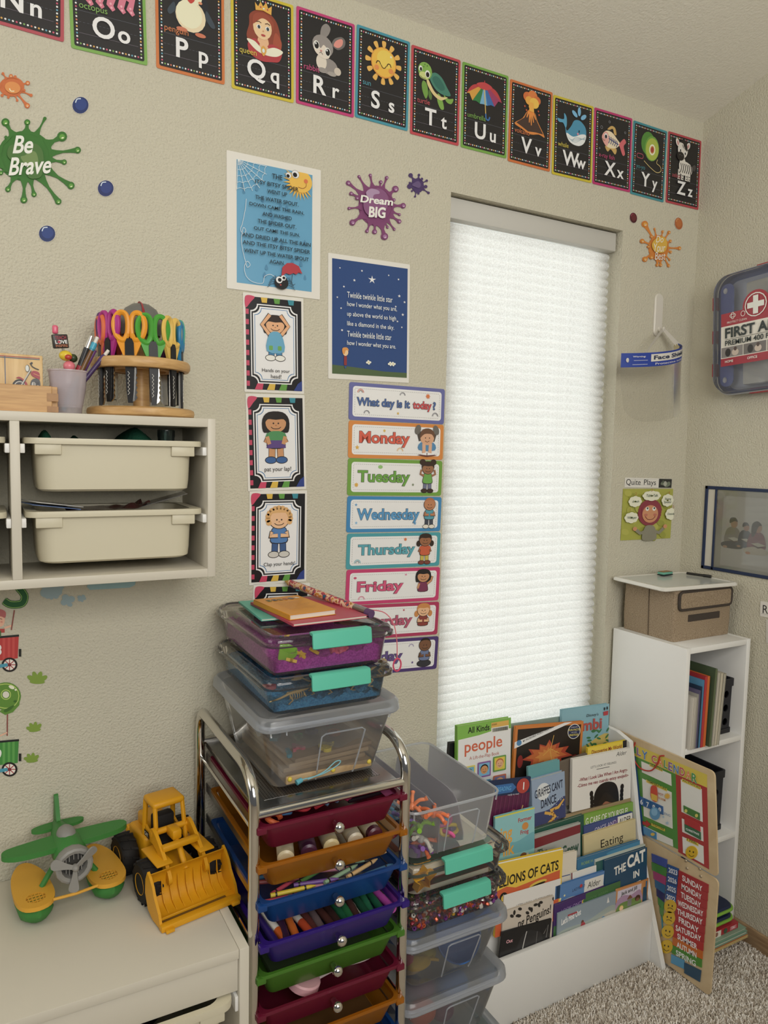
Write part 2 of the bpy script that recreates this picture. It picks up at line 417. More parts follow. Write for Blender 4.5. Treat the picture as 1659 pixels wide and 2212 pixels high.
b = MB(); b.rbox(XR-.012, XR-.0005, YB, -.005, 0, .058, .003)
tag(b.build('baseboard_right', WOODTRIM), 'narrow stained wood baseboard', kind='structure')
b = MB(); b.rbox(XL, XR-.014, -.012, -.0005, 0, .058, .003)
tag(b.build('baseboard_back', WOODTRIM), 'narrow stained wood baseboard under the window', kind='structure')

# window: sill, frame and glass behind the blind; the honeycomb shade itself is a thing
FRAME = pm('#d9d6cf', .4)
win = thing('window_1', 'white framed window behind the pleated shade', None, (wx0, wd, wz0)); tag(win, kind='structure')
b = MB()
for q in ((wx0, wx0+.04, wz0, wz1), (wx1-.04, wx1, wz0, wz1), (wx0+.04, wx1-.04, wz0, wz0+.04), (wx0+.04, wx1-.04, wz1-.04, wz1)): b.box(q[0], q[1], wd, wd+.045, q[2], q[3])
b.build('window_frame', FRAME, win, True)
MB().box(wx0+.04, wx1-.04, wd+.02, wd+.024, wz0+.04, wz1-.04).build('pane', clear('window_glass', '#f4f8f6', .0), win, True)
MB().rbox(wx0+.002, wx1-.002, -.01, wd-.001, wz0-.001, wz0+.015, .003).build('window_sill', FRAME, win, True)

shade = thing('cellular_shade', 'white pleated honeycomb shade glowing with daylight in the window', 'window shade', ((wx0+wx1)/2, .05, wz0+.02))
def shade_mat():
    m, nt, bs, out = nodes('shade_fabric'); N = nt.nodes; L = nt.links
    tc = N.new('ShaderNodeTexCoord'); n = N.new('ShaderNodeTexNoise'); n.inputs['Scale'].default_value = 260; n.inputs['Detail'].default_value = 4
    r = N.new('ShaderNodeValToRGB'); r.color_ramp.elements[0].color = (*lin('#e6e5e2'), 1); r.color_ramp.elements[1].color = (*lin('#f7f7f5'), 1); r.color_ramp.elements[0].position = .38; r.color_ramp.elements[1].position = .6
    L.new(tc.outputs['Object'], n.inputs['Vector']); L.new(n.outputs[0], r.inputs[0])
    t = N.new('ShaderNodeBsdfTranslucent'); L.new(r.outputs[0], t.inputs[0]); L.new(r.outputs[0], bs.inputs['Base Color']); bs.inputs['Roughness'].default_value = .85
    x = N.new('ShaderNodeMixShader'); x.inputs[0].default_value = .6; L.new(bs.outputs[0], x.inputs[1]); L.new(t.outputs[0], x.inputs[2]); L.new(x.outputs[0], out.inputs[0]); return m
SHADE = shade_mat(); HEADM = pm('#c9c7c0', .45)
MB().rbox(wx0+.006, wx1-.006, .018, .066, wz1-.058, wz1-.004, .004).build('headrail', HEADM, shade, True)
MB().rbox(wx0+.008, wx1-.008, .026, .060, wz0+.024, wz0+.044, .004).build('bottom_rail', HEADM, shade, True)
zt_, zb_ = wz1-.059, wz0+.044; npl = 60; ph = (zt_-zb_)/npl
cell = MB()    # one pleat: a puffed strip front and a flat back, so the shade's edge is scalloped
def pleat(i):
    z1 = -i*0.; pts = []
    for k in range(7):
        t = k/6; pts.append((.011*math.sin(PI*t)**.8, -t*ph))
    rings = []
    for x in (wx0+.012, wx1-.012): rings.append([(x, .048-d, z) for d, z in pts]+[(x, .048+d*.6, z) for d, z in reversed(pts[1:-1])])
    return rings
cell.loft(pleat(0), None, True, True)
first = None
for i in range(npl):
    if first is None:
        o = cell.build('pleat', SHADE, shade); first = o.data
    else: o = link('pleat', first, shade)
    o.location = (-shade.location.x, -shade.location.y, zt_-i*ph-shade.location.z)
# ================================================================== furniture
WHITE = pm('#cfc9ba', .42, 0, .4); WHITE2 = pm('#e9e8e4', .35, 0, .4); BINW = pm('#cfc8b0', .38, 0, .4)
CHROME = pm('#d9d6d0', .1, 1.); STEEL = pm('#a9a8a6', .32, 1.)

# ---- wall shelf with hanging bins
SY, SZ0, SZ1 = -.208, 1.2135, 1.5235
def wall_shelf():
    o = thing('wall_shelf', 'cream wall shelf with open bays holding shallow bins', 'shelf', (-.12, SY/2, SZ0))
    xe = (-.625, -.287, .039, .381)
    t = .0165
    MB().rbox(xe[0], xe[3]+.0005, SY, -.001, SZ1-t, SZ1, .001).build('top_panel', WHITE, o, True)
    MB().rbox(xe[0], xe[3]+.0005, SY, -.001, SZ0, SZ0+t, .001).build('bottom_panel', WHITE, o, True)
    for x in xe[:1]+xe[1:3]: MB().rbox(x, x+.0155, SY, -.001, SZ0+t, SZ1-t, .001).build('divider', WHITE, o, True)
    MB().rbox(xe[3], xe[3]+.0155, SY-.001, -.001, SZ0, SZ1, .0012).build('side_panel', WHITE, o, True)
    for x0 in (xe[1], xe[2]):
        for zl in (1.4685, 1.3375):
            for xa, xb in ((x0+.0155, x0+.0235), (x0+(.334 if x0 > 0 else .318), x0+(.342 if x0 > 0 else .326))):
                MB().rbox(xa, xb, SY+.006, -.01, zl-.017, zl-.0005, .0015).build('bin_runner', WHITE2, o, True)
wall_shelf()
def bin_(xc, zl, W, label, D=.192, H=.096, y0=SY+.006, name='shelf_bin', mat=BINW, rim=.0105):
    """Shallow bin hanging by its lip: tapered tub, lip, two grips."""
    o = thing(name, label, 'bin', (xc, y0+D/2, zl-H), group='bins in the wall shelf')
    def ring(w, d, r, z, yo=0): return [(x, y+yo, z) for x, y in rr(w, d, r, 6)]
    b = MB(); bw = W-.034; bd = D-.02
    b.loft([ring(bw-.024, bd-.02, .028, 0), ring(bw-.010, bd-.006, .03, .004), ring(bw-.006, bd-.004, .03, .02), ring(bw, bd, .03, H-rim)], None, True)
    b.loft([ring(bw-.004, bd-.004, .028, H-.001), ring(bw-.010, bd-.008, .028, .02), ring(bw-.026, bd-.024, .026, .004)], None, False, True)
    b.build('tub', mat, o)
    b = MB(); b.loft([ring(bw-.002, bd-.002, .028, H-rim), ring(W, D, .022, H-rim), ring(W+.001, D+.001, .022, H-rim*.5), ring(W, D, .022, H), ring(bw-.004, bd-.004, .028, H)])
    b.build('lip', mat, o)
    for s in (-1, 1):
        MB().rbox(s*(W/2-.038)-.022, s*(W/2-.038)+.022, -D/2+.0035, -D/2+.02, H-rim-.019, H-rim+.0005, .002).build('grip', mat, o)
    return o
bin_(.218, 1.4790, .3125, 'shallow cream bin in the upper bay below the scissors rack')
bin_(.218, 1.3480, .3135, 'shallow cream bin in the lower bay with papers sticking out')
bin_(-.1165, 1.4790, .298, 'cream bin cut off by the frame in the upper shelf bay')
bin_(-.1165, 1.3480, .298, 'cream bin cut off by the frame in the lower shelf bay')
def cloth_lump(xc, w, zb, h, col, label, name, rot=0, sc=160):
    o = thing(name, label, 'fabric', (xc, -.10, zb)); rnd = random.Random(int(xc*1e4)); ph_ = [rnd.uniform(0, 6) for _ in range(6)]
    def f(u, v):
        x = (u-.5)*w; y = (v-.5)*.14; e = max(0, 1-(2*u-1)**4)*max(0, 1-(2*v-1)**4)
        return (x, y, h*e*(.62+.28*math.sin(7*u+ph_[0])+.14*math.sin(15*u+5*v+ph_[1])))
    MB().grid(28, 10, f).build('folded_cloth', pm(col, .95, 0, .1, (sc, .8, .004, 4)), o); return o
cloth_lump(.125, .085, 1.452, .052, '#1f4a38', 'dark green fabric mound in the upper bin beside the shelf divider', 'green_fabric')
cloth_lump(.245, .13, 1.452, .056, '#1c4434', 'longer dark green fabric mound in the middle of the upper bin', 'green_fabric')
jar = thing('glass_jar', 'small clear glass jar standing in the upper bin', 'jar', (.325, -.10, 1.415))
MB().lathe([(.013, 0), (.016, .004), (.0165, .07), (.0175, .074), (.0175, .086), (.0150, .087), (.0145, .06), (.0135, .006)], 16, (0, 0, 0), None, True).build('glass', clear('jar_glass', '#c9d6d2', .05), jar)
def crumpled(xc, yc, zb, w, d, h, name, label, mat, cat, seed):
    rnd = random.Random(seed); o = thing(name, label, cat, (xc, yc, zb)); ph_ = [rnd.uniform(0, 6) for _ in range(8)]
    def f(u, v): return ((u-.5)*w, (v-.5)*d, h*(.5+.5*math.sin(3.1*u+ph_[0]))*(.6+.4*math.sin(9*u+6*v+ph_[1]))*(.7+.3*math.sin(23*u-7*v+ph_[2])))
    MB().grid(26, 8, f, None, False).build('sheet', mat, o); return o
crumpled(.205, -.12, 1.347, .15, .10, .022, 'plastic_pouch', 'maroon pouch in crinkled clear film heaped in the lower bin', pm('#4c2326', .25, 0, .6, None, .6), 'pouch', 5)
def leaf_sheet(name, label, cat, c, w, d, rx, ry, rz, mat, sub='sheet'):
    o = thing(name, label, cat, c, rot=(rx, ry, rz)); MB().rbox(-w/2, w/2, -d/2, d/2, -.0006, .0006, .0003, 1).build(sub, mat, o); return o
leaf_sheet('booklet', 'blue and white booklet poking from the lower bin corner', 'booklet', (.105, -.12, 1.3535), .085, .10, 0, .13, .2, pm('#6f86b4', .3))
leaf_sheet('paper_sheet', 'white sheet over the blue booklet in the lower bin', 'paper', (.108, -.115, 1.3575), .085, .10, 0, .14, .26, pm('#d9d8d4', .4))
leaf_sheet('clear_sleeve', 'clear plastic sleeve leaning up from the lower bin', 'sleeve', (.31, -.12, 1.362), .10, .09, 0, -.28, -.15, clear('sleeve_film', '#dcd8d6', .25))

# ---- low cabinet with the toys
DX, DY, DZ = .3985, -.421, .575
def low_cabinet():
    o = thing('low_cabinet', 'low white storage cabinet with toys on top', 'cabinet', (-.1, DY/2, 0))
    MB().rbox(-.62, DX-.0185, DY, -.004, DZ-.018, DZ, .0012).build('top_panel', WHITE, o, True)
    MB().rbox(DX-.018, DX, DY-.0015, -.004, 0, DZ+.0005, .0015).build('side_panel', WHITE, o, True)
    MB().rbox(-.638, -.621, DY-.0015, -.004, 0, DZ+.0005, .0015).build('side_panel', WHITE, o, True)
    MB().rbox(-.62, DX-.0185, DY+.006, DY+.022, DZ-.082, DZ-.0185, .0012).build('front_rail', WHITE, o, True)
    MB().rbox(-.62, DX-.0185, -.014, -.004, .03, DZ-.0185, .001).build('back_panel', WHITE, o, True)
    MB().rbox(-.62, DX-.0185, DY+.004, -.0145, .03, .048, .001).build('bottom_panel', WHITE, o, True)
    MB().rbox(-.13, -.114, DY+.024, -.0145, .0485, DZ-.083, .001).build('divider', WHITE, o, True)
    MB().rbox(DX-.0245, DX-.0182, DY+.004, -.02, .455, .483, .0015).build('bin_runner', WHITE2, o, True)
    MB().rbox(-.114, -.1075, DY+.004, -.02, .455, .483, .0015).build('bin_runner', WHITE2, o, True)
low_cabinet()
o = bin_(.131, .4885, .474, 'white bin with curved lip pulled out of the low cabinet', .36, .20, DY-.012, 'storage_bin', BINW, .014); del o['group']
o = thing('plush_toy', 'dark furry plush toys lying inside the white pulled out bin', 'toy', (.2, -.26, .40))
MB().ell((0, 0, .02), (.09, .07, .05), None, 16, 10).build('body', pm('#241a18', .95, 0, .1, (220, .9, .006, 4)), o)

# ---- chrome drawer cart
CXL, CXR, CYF, CYB, TZ = .4135, .7305, -.400, -.024, .806
cart = thing('drawer_cart', 'chrome rolling cart with a column of coloured plastic drawers', 'cart', ((CXL+CXR)/2, (CYF+CYB)/2, .0))
def hoop(x):
    zt2 = .882; R = .055; p = [(x, CYF, .062)]
    p += [(x, CYF, zt2-R-.06)]
    for a in range(0, 91, 15): p.append((x, CYF+R*1.35-R*1.35*math.cos(math.radians(a)), zt2-R+R*math.sin(math.radians(a))))
    for a in range(90, -1, -15): p.append((x, CYB-R*.6+R*.6*math.cos(math.radians(a)), zt2-R+R*math.sin(math.radians(a))))
    p += [(x, CYB, .062)]
    return p
for x in (CXL, CXR): MB().tube(hoop(x), .0105, 14).build('side_hoop', CHROME, cart, True)
MB().cyl((CXL, CYF, TZ), (CXR, CYF, TZ), .0085).build('front_bar', CHROME, cart, True)
MB().cyl((CXL, CYB, TZ), (CXR, CYB, TZ), .0075).build('back_bar', CHROME, cart, True)
def tray_mat():
    m, nt, bs, _ = nodes('perforated_steel'); N = nt.nodes; L = nt.links
    tc = N.new('ShaderNodeTexCoord'); mp = N.new('ShaderNodeMapping'); mp.inputs['Scale'].default_value = (170, 170, 0)
    vo = N.new('ShaderNodeTexVoronoi'); vo.voronoi_dimensions = '2D'; vo.inputs['Randomness'].default_value = 0.; vo.inputs['Scale'].default_value = 1
    r = N.new('ShaderNodeValToRGB'); r.color_ramp.interpolation = 'CONSTANT'; r.color_ramp.elements[0].color = (.012, .01, .012, 1); r.color_ramp.elements[1].color = (.45, .44, .43, 1); r.color_ramp.elements[1].position = .30
    mt = N.new('ShaderNodeMath'); mt.operation = 'GREATER_THAN'; mt.inputs[1].default_value = .30
    L.new(tc.outputs['Object'], mp.inputs[0]); L.new(mp.outputs[0], vo.inputs['Vector']); L.new(vo.outputs['Distance'], r.inputs[0]); L.new(r.outputs[0], bs.inputs['Base Color'])
    L.new(vo.outputs['Distance'], mt.inputs[0]); L.new(mt.outputs[0], bs.inputs['Metallic']); bs.inputs['Roughness'].default_value = .25; return m
MB().rbox(CXL+.011, CXR-.011, CYF+.008, CYB-.008, TZ-.012, TZ+.001, .002).build('top_tray', pm('#8f8f8d', .22, 1.), cart, True)
MB().box(CXL+.035, CXR-.035, CYF+.045, CYB-.04, TZ+.001, TZ+.0016).build('tray_mesh', tray_mat(), cart, True)
DZS = [.7865-.0713*i for i in range(10)]
for i, z in enumerate(DZS):
    for s, x in ((1, CXL), (-1, CXR)):
        b = MB(); xa, xb = sorted((x+s*.0105, x+s*.0125)); b.box(xa, xb, CYF+.012, CYB-.012, z-.022, z-.003)
        xa, xb = sorted((x+s*.0125, x+s*.024)); b.box(xa, xb, CYF+.012, CYB-.012, z-.022, z-.020)
        b.build('drawer_rail', STEEL, cart, True)
    if i % 3 == 0:
        for x in (CXL, CXR): MB().cyl((x, CYF, z-.012), (x, CYB, z-.012), .0032, n=8).build('side_wire', CHROME, cart, True)
for x in (CXL, CXR):
    for y in (CYF, CYB):
        MB().ell((x, y, .03), (.011, .03, .03), None, 14, 8).build('caster', pm('#1b1b1c', .4), cart, True)
        MB().cyl((x, y, .045), (x, y, .075), .009).build('caster_stem', CHROME, cart, True)
DCOL = ['#96284a', '#c8841f', '#2560ae', '#4a2ca0', '#6aa640', '#96284a', '#cc8a1c', '#2560ae', '#4a2ca0', '#6aa640']
DNAME = ['maroon', 'orange', 'blue', 'purple', 'green', 'maroon', 'orange', 'blue', 'purple', 'green']
DTXT = ['topmost maroon see-through drawer just under the cart tray', 'orange see-through drawer holding paint bottles', 'blue see-through drawer full of wax crayons', 'purple see-through drawer of markers pulled out furthest',
        'green see-through drawer with closed contents', 'second maroon see-through drawer with pink lid and cords', 'lowest orange see-through drawer below the second maroon one', 'lower blue see-through drawer cut off by the frame bottom', 'lower purple see-through drawer near the floor', 'lowest green see-through drawer near the casters']
PULL = [0, .004, .006, .018, .002, .004, .006, 0, 0, 0]
def drawer(i):
    z = DZS[i]; y0 = CYF-.012-PULL[i]; D = .345; xc = (CXL+CXR)/2; W = .297; H = .058
    o = bpy.data.objects.new('drawer', None); COL.objects.link(o); o['label'] = DTXT[i]; o.parent = cart; KIDS.setdefault(cart.name, []).append(o); o.location = V((xc, y0+D/2, z-H))-cart.location
    m = clear('drawer_'+DNAME[i], {'maroon': '#c04868', 'orange': '#f0a83a', 'blue': '#4a86d8', 'purple': '#6a4ad0', 'green': '#96d060'}[DNAME[i]], .62, .18, DCOL[i], .35)
    def ring(w, d, r, zz, yo=0): return [(x, y+yo, zz) for x, y in rr(w, d, r, 4)]
    b = MB(); b.loft([ring(W-.052, D-.05, .012, 0), ring(W-.046, D-.044, .014, .003), ring(W-.014, D-.012, .016, H-.006)], None, True); b.build('tray', m, o)
    b = MB(); b.loft([ring(W-.016, D-.014, .016, H-.007), ring(W, D, .008, H-.007), ring(W+.001, D+.001, .008, H-.003), ring(W, D, .008, H), ring(W-.014, D-.012, .016, H), ring(W-.016, D-.014, .016, H-.007)]); b.build('lip', m, o)
    for s in (-1, 1): MB().rbox(s*(W/2-.001)-.009, s*(W/2-.001)+.009, -D/2-.002, -D/2+.014, H-.014, H-.0015, .002).build('corner_ear', m, o)
    k = MB(); yk = -D/2-.003+.006; zk = H*.52
    k.cyl((0, yk+.002, zk), (0, yk-.010, zk), .006, .0055, 12); k.build('knob_stem', CHROME, o)
    MB().ell((0, yk-.017, zk), (.0108, .0100, .0108), None, 16, 10).build('knob', CHROME, o)
    return o
for i in range(10): drawer(i)

# ---- clear lidded tubs and latch boxes
CLR = clear('frosted_polypropylene', '#fbfcfd', .15, .12, '#f3f6fa', .6); CLR2 = clear('frosted_lid', '#f6f8fb', .33, .15, '#f0f4fa', .6)
HARD = clear('clear_hard_plastic', '#f3f2f0', .03, .04); TEAL = pm('#5fc0a6', .38, 0, .4)
def rg(cx, cy, w, d, r, z, n=5): return [(x, y, z) for x, y in rr(w, d, r, n, cx, cy)]
def tub(name, label, x0, x1, y0, y1, z0, z1, lid=True, group=None, taper=.028, rim_only=False):
    """Frosted tub: tapered body with moulded front panel ribs, rim, optional snap lid."""
    xc, yc, W, D = (x0+x1)/2, (y0+y1)/2, x1-x0, y1-y0
    o = thing(name, label, 'tub', (xc, yc, z0), group); H = z1-z0; hb = H-(.022 if lid else .0)
    b = MB(); b.loft([rg(0, 0, W-.02-taper*2-.014, D-.02-taper*2-.014, .018, .0005), rg(0, 0, W-.02-taper*2, D-.02-taper*2, .022, .005), rg(0, 0, W-.02, D-.02, .024, hb)], None, True); b.build('tub_body', CLR, o)
    b = MB(); b.tube([(x, y, hb) for x, y in rr(W-.012, D-.012, .026, 6)], .0035 if lid else .0028, 6, None, True); b.build('rim', CLR2, o)
    def fp(u, t):   # point on the front wall: u across (-1..1), t up (0..1)
        w2 = (W-.02-taper*2)/2+taper*t; return (u*w2, -(D-.02-taper*2)/2-taper*t-.0012, .004+(hb-.004)*t)
    MB().tube([fp(-.22, .02), fp(-.16, .72), fp(-.10, .76), fp(.50, .76), fp(.56, .72), fp(.53, .14), fp(.50, .02)], .0016, 5).build('rib', CLR2, o)
    for u in (-.93, -.70, .93): MB().tube([fp(u, .99), fp(u, .86)], .0018, 5).build('rib', CLR2, o)
    if lid:
        b = MB(); z = hb-.006
        b.loft([rg(0, 0, W-.014, D-.014, .026, z), rg(0, 0, W+.004, D+.004, .032, z), rg(0, 0, W+.010, D+.010, .034, z+.004), rg(0, 0, W+.006, D+.006, .033, z+.020), rg(0, 0, W-.006, D-.006, .030, z+.027), rg(0, 0, W-.022, D-.022, .026, z+.024), rg(0, 0, W-.034, D-.034, .022, z+.016)], None, False, True)
        b.build('lid', CLR2, o)
    return o
def latch_box(name, label, x0, x1, y0, y1, z0, z1, group=None, clip=True):
    """Hard clear box with a stepped lid and teal snap latches."""
    xc, yc, W, D = (x0+x1)/2, (y0+y1)/2, x1-x0, y1-y0; H = z1-z0; o = thing(name, label, 'box', (xc, yc, z0), group); hb = H-.018
    b = MB(); b.loft([rg(0, 0, W-.052, D-.052, .02, .0005), rg(0, 0, W-.040, D-.040, .024, .005), rg(0, 0, W-.024, D-.024, .028, hb)], None, True); b.build('box_body', HARD, o)
    b = MB()
    b.loft([rg(0, 0, W-.020, D-.020, .028, hb-.003), rg(0, 0, W, D, .034, hb-.003), rg(0, 0, W, D, .034, hb+.004), rg(0, 0, W-.008, D-.008, .032, hb+.006), rg(0, 0, W-.010, D-.010, .032, hb+.012), rg(0, 0, W-.020, D-.020, .028, hb+.0165), rg(0, 0, W-.034, D-.034, .024, hb+.018), rg(0, 0, W-.040, D-.040, .022, hb+.0135)], None, False, True)
    b.build('lid', HARD, o)
    if clip:
        for s in ((-1,) if clip == 1 else (-1, 1)):
            prof = [(0, .0205), (.014, .0215), (.0175, .019), (.0195, .006), (.021, -.009), (.0180, -.011), (.015, -.002), (.013, .015), (.001, .0165)]
            L2 = .062; rings = []
            for xx, k in ((-L2, .93), (-L2+.004, 1.), (L2-.004, 1.), (L2, .93)): rings.append([(xx+.012, s*(D/2-.013+a*k), hb+c_*k) for a, c_ in prof])
            if s > 0: rings = rings[::-1]
            MB().loft(rings, None, True, True).build('latch', TEAL, o)
    return o
# on the cart
G1 = 'boxes stacked on the cart'; G2 = 'tubs and boxes stacked between cart and bookcase'
tub('clear_tub', 'frosted lidded tub of puzzle boards, bottom of the stack on the cart', .438, .738, -.368, -.032, TZ+.0028, .9665, True, G1)
latch_box('latch_box', 'clear latch box of blue sand and dinosaur bones, middle of the cart stack', .443, .723, -.376, -.020, .966, 1.0405, G1)
latch_box('latch_box', 'clear latch box of purple sand, top of the cart stack', .443, .722, -.378, -.020, 1.041, 1.122, G1)
# between cart and bookcase
SX0, SX1, SYF = .744, 1.020, -.392
tub('clear_tub', 'lowest frosted tub standing on the carpet between cart and bookcase', SX0+.002, SX1+.001, SYF, -.03, .0005, .152, True, G2)
tub('clear_tub', 'second frosted tub up from the carpet beside the cart', SX0+.002, SX1+.002, SYF, -.03, .1535, .305, True, G2)
tub('clear_tub', 'frosted tub with a blue strainer inside, below the bead box', SX0+.002, SX1, SYF, -.03, .3065, .4475, True, G2)
latch_box('latch_box', 'clear latch box full of metallic pony beads beside the cart', SX0+.002, SX1+.002, SYF, -.06, .4475, .529, G2)
latch_box('latch_box', 'clear latch box of storybook and papers under the open tub', SX0+.002, SX1+.006, SYF, -.06, .5300, .605, G2)
tub('open_tub', 'open frosted tub of suction-cup toys on the stack beside the cart', SX0+.004, .998, -.388, -.06, .6055, .7185, False, G2, .012)

# ---- sloped display bookcase under the window
BX0, BX1 = 1.040, 1.6865
def bookcase():
    o = thing('display_bookcase', 'white sloping display bookcase filled with picture books', 'bookcase', ((BX0+BX1)/2, -.14, 0))
    prof = [(-.284, 0), (-.012, 0), (-.012, .632), (-.070, .632), (-.124, .617), (-.172, .36), (-.228, .163)]
    for x in (BX0, BX1-.0155):
        MB(MX(((0, 0, 1, x), (1, 0, 0, 0), (0, 1, 0, 0), (0, 0, 0, 1)))).prism(prof, 0, .0155).build('side_panel', WHITE2, o, True)
    xa, xb = BX0+.016, BX1-.016
    MB().rbox(xa, xb, -.240, -.228, 0.002, .186, .0012).build('front_panel', WHITE2, o, True)
    for y, z0, z1 in ((-.186, .10, .255), (-.130, .15, .375), (-.098, .30, .54)):
        MB().rbox(xa, xb, y-.002, y+.002, z0, z1, .001).build('pocket_panel', WHITE2, o, True)
    MB().rbox(xa, xb, -.022, -.013, .01, .62, .001).build('back_panel', WHITE2, o, True)
    MB().rbox(xa, xb, -.227, -.0235, .035, .045, .001).build('bottom_panel', WHITE2, o, True)
bookcase()

# ---- narrow open cabinet in the corner
KX0, KX1, KY, KZ = 1.702, 1.981, -.283, .936
def corner_cabinet():
    o = thing('corner_cabinet', 'narrow white open shelving cabinet standing in the corner', 'cabinet', ((KX0+KX1)/2, KY/2, 0)); t = .0165
    MB().rbox(KX0, KX0+t, KY, -.012, 0, KZ, .001).build('side_panel', WHITE2, o, True)
    MB().rbox(KX1-t, KX1, KY, -.012, 0, KZ, .001).build('side_panel', WHITE2, o, True)
    for nm, z in (('top_panel', KZ-t), ('shelf_board', .628), ('shelf_board', .327), ('bottom_panel', .03)):
        MB().rbox(KX0+t+.0003, KX1-t-.0003, KY+.0005, -.017, z, z+t, .001).build(nm, WHITE2, o, True)
    MB().rbox(KX0+t+.0003, KX1-t-.0003, -.0165, -.0125, 0, KZ-.001, .001).build('back_panel', WHITE2, o, True)
corner_cabinet()
# ================================================================== things on the walls
def flat_at(bl, br, H, axis=1, val=0., out=.0015):
    """Pose of an upright card whose lower corners are seen at bl and br."""
    p, q = hit(*bl, axis, val), hit(*br, axis, val); d = q-p; up = V((-d.z, 0, d.x)).normalized()
    c = (p+q)/2+up*H/2; c.y = -out
    return pose(c, BACK, math.degrees(math.atan2(d.z, d.x))), d.length
SKIN = ['#e8b48c', '#c98d5e', '#8a5a3c', '#f0c8a0']
def pic_octopus(a):
    for i, u in enumerate((24, 38, 52, 66, 78)): a.line([(50, 45), (u+4, 62), (u, 76), (u+5, 82)], [14, 12, 9, 5], '#d4738a'); a.dots([(u+1, 74), (u+2, 79)], 1.6, ['#eba6b4'])
    a.e(50, 40, 24, 25, '#dd7f95'); a.e(42, 44, 4, 5, '#fff'); a.e(58, 44, 4, 5, '#fff'); a.e(43, 45, 2, 3, '#222'); a.e(57, 45, 2, 3, '#222')
def pic_penguin(a):
    a.e(50, 50, 27, 35, '#20242c'); a.sm([(26, 48), (17, 60), (20, 66), (28, 58)], '#3a4652'); a.sm([(74, 48), (86, 66), (80, 69), (72, 58)], '#3a4652')
    a.e(50, 61, 22, 22, '#e3d2ac'); a.e(48, 59, 19, 19, '#efe1bf'); a.e(50, 33, 17, 13, '#efe1bf'); a.e(37, 82, 8, 3, '#c9714f'); a.e(64, 84, 8, 3, '#c9714f')
    a.sm([(44, 38), (50, 36), (56, 38), (50, 44)], '#c3392d'); a.e(42, 32, 2.6, 3.2, '#222'); a.e(58, 32, 2.6, 3.2, '#222'); a.e(64, 40, 3, 2, '#d98d62')
def pic_queen(a):
    a.sm([(30, 30), (50, 20), (70, 30), (78, 52), (76, 72), (66, 76), (36, 74), (24, 64), (28, 46)], '#8f3f28'); a.sm([(70, 48), (80, 60), (76, 76), (66, 70)], '#a64b30')
    a.e(50, 66, 9, 10, '#e2b183'); a.sm([(26, 72), (38, 64), (50, 74), (64, 66), (80, 72), (76, 88), (62, 92), (50, 94), (38, 92), (28, 86)], '#b0323a')
    a.sm([(24, 68), (36, 68), (50, 76), (68, 70), (82, 73), (72, 82), (54, 84), (38, 80)], '#ece2c9'); a.sm([(44, 72), (50, 66), (58, 73), (50, 78)], '#e2b183')
    a.e(49, 46, 15, 17, '#efc494'); a.sm([(34, 44), (36, 30), (52, 25), (66, 34), (66, 46), (60, 36), (48, 33)], '#9c452c')
    for u in (43, 57): a.e(u, 46, 3.6, 3, '#fff'); a.e(u+.3, 46.3, 2.2, 2.6, '#33404a'); a.line([(u-4, 40), (u, 38.5), (u+4, 40)], 1.1, '#4d2216')
    a.e(50, 57, 3.6, 1.6, '#b33a3c'); a.e(50, 51, 1.4, 1, '#d59a70'); a.poly([(38, 24), (37, 13), (42, 18), (46, 10), (50, 16), (55, 9), (58, 17), (64, 12), (63, 25), (50, 22)], '#e0a93a')
    a.dots([(46, 18), (51, 19), (57, 19)], 1.3, ['#b23b4e', '#cfe3ee']); a.sm([(46, 78), (50, 72), (55, 78), (50, 87)], '#d8a13a'); a.e(50, 79, 2, 3, '#cfe6ea')
def pic_rabbit(a):
    a.sm([(40, 34), (42, 20), (50, 13), (57, 18), (54, 28), (47, 35)], '#8a8480'); a.sm([(60, 42), (64, 32), (76, 26), (83, 30), (81, 40), (70, 47)], '#6d6866'); a.sm([(63, 42), (67, 34), (76, 29), (79, 32), (77, 39), (70, 44)], '#dd8d80')
    a.e(54, 76, 16, 12, '#8d8682'); a.e(70, 80, 6, 6, '#c9bdae'); a.e(42, 72, 9, 12, '#d8cdbd'); a.e(44, 84, 8, 4, '#958e89'); a.e(60, 86, 8, 3.4, '#a39b94')
    a.e(44, 48, 18, 16, '#918a86', 15); a.sm([(28, 50), (34, 44), (40, 52), (46, 46), (56, 56), (54, 64), (44, 66), (32, 60)], '#ddd1c1')
    for u, v in ((33, 49), (52, 55)): a.e(u, v, 5, 6.5, '#efe7da'); a.e(u+.4, v+.4, 3.8, 5.2, '#201c1c'); a.e(u-1, v-2, 1.3, 1.6, '#fff')
    a.e(41, 56, 2, 1.3, '#c9837a'); a.line([(38, 60), (41, 58), (44, 61)], .8, '#5b4a44')
def pic_sun(a):
    for i in range(12):
        t = 2*PI*i/12; c, d = math.cos(t), math.sin(t); r0, r1 = 24, 33
        a.sm([(50+c*r0-d*2.2, 47+d*r0+c*2.2), (50+c*r1-d*3.6, 47+d*r1+c*3.6), (50+c*r1+d*3.6, 47+d*r1-c*3.6), (50+c*r0+d*2.2, 47+d*r0-c*2.2)], '#e3b04a')
    a.e(50, 47, 24, 24, '#d98f2c'); a.e(50, 46.5, 22.5, 22.5, '#e8b52f'); a.e(53, 41, 16, 14, '#eec846')
    for u in (40, 60): a.line([(u-4, 51), (u-2, 47), (u+2, 47), (u+4, 51)], 1.6, '#4a2f18', smooth=True)
    a.line([(45, 51), (48, 55), (52, 55), (55, 51)], 1.3, '#4a2f18', smooth=True); a.e(37, 57, 4.5, 4, '#e08a3c'); a.e(64, 57, 4.5, 4, '#e08a3c'); a.e(63, 35, 1.6, 1.6, '#fff6d8')
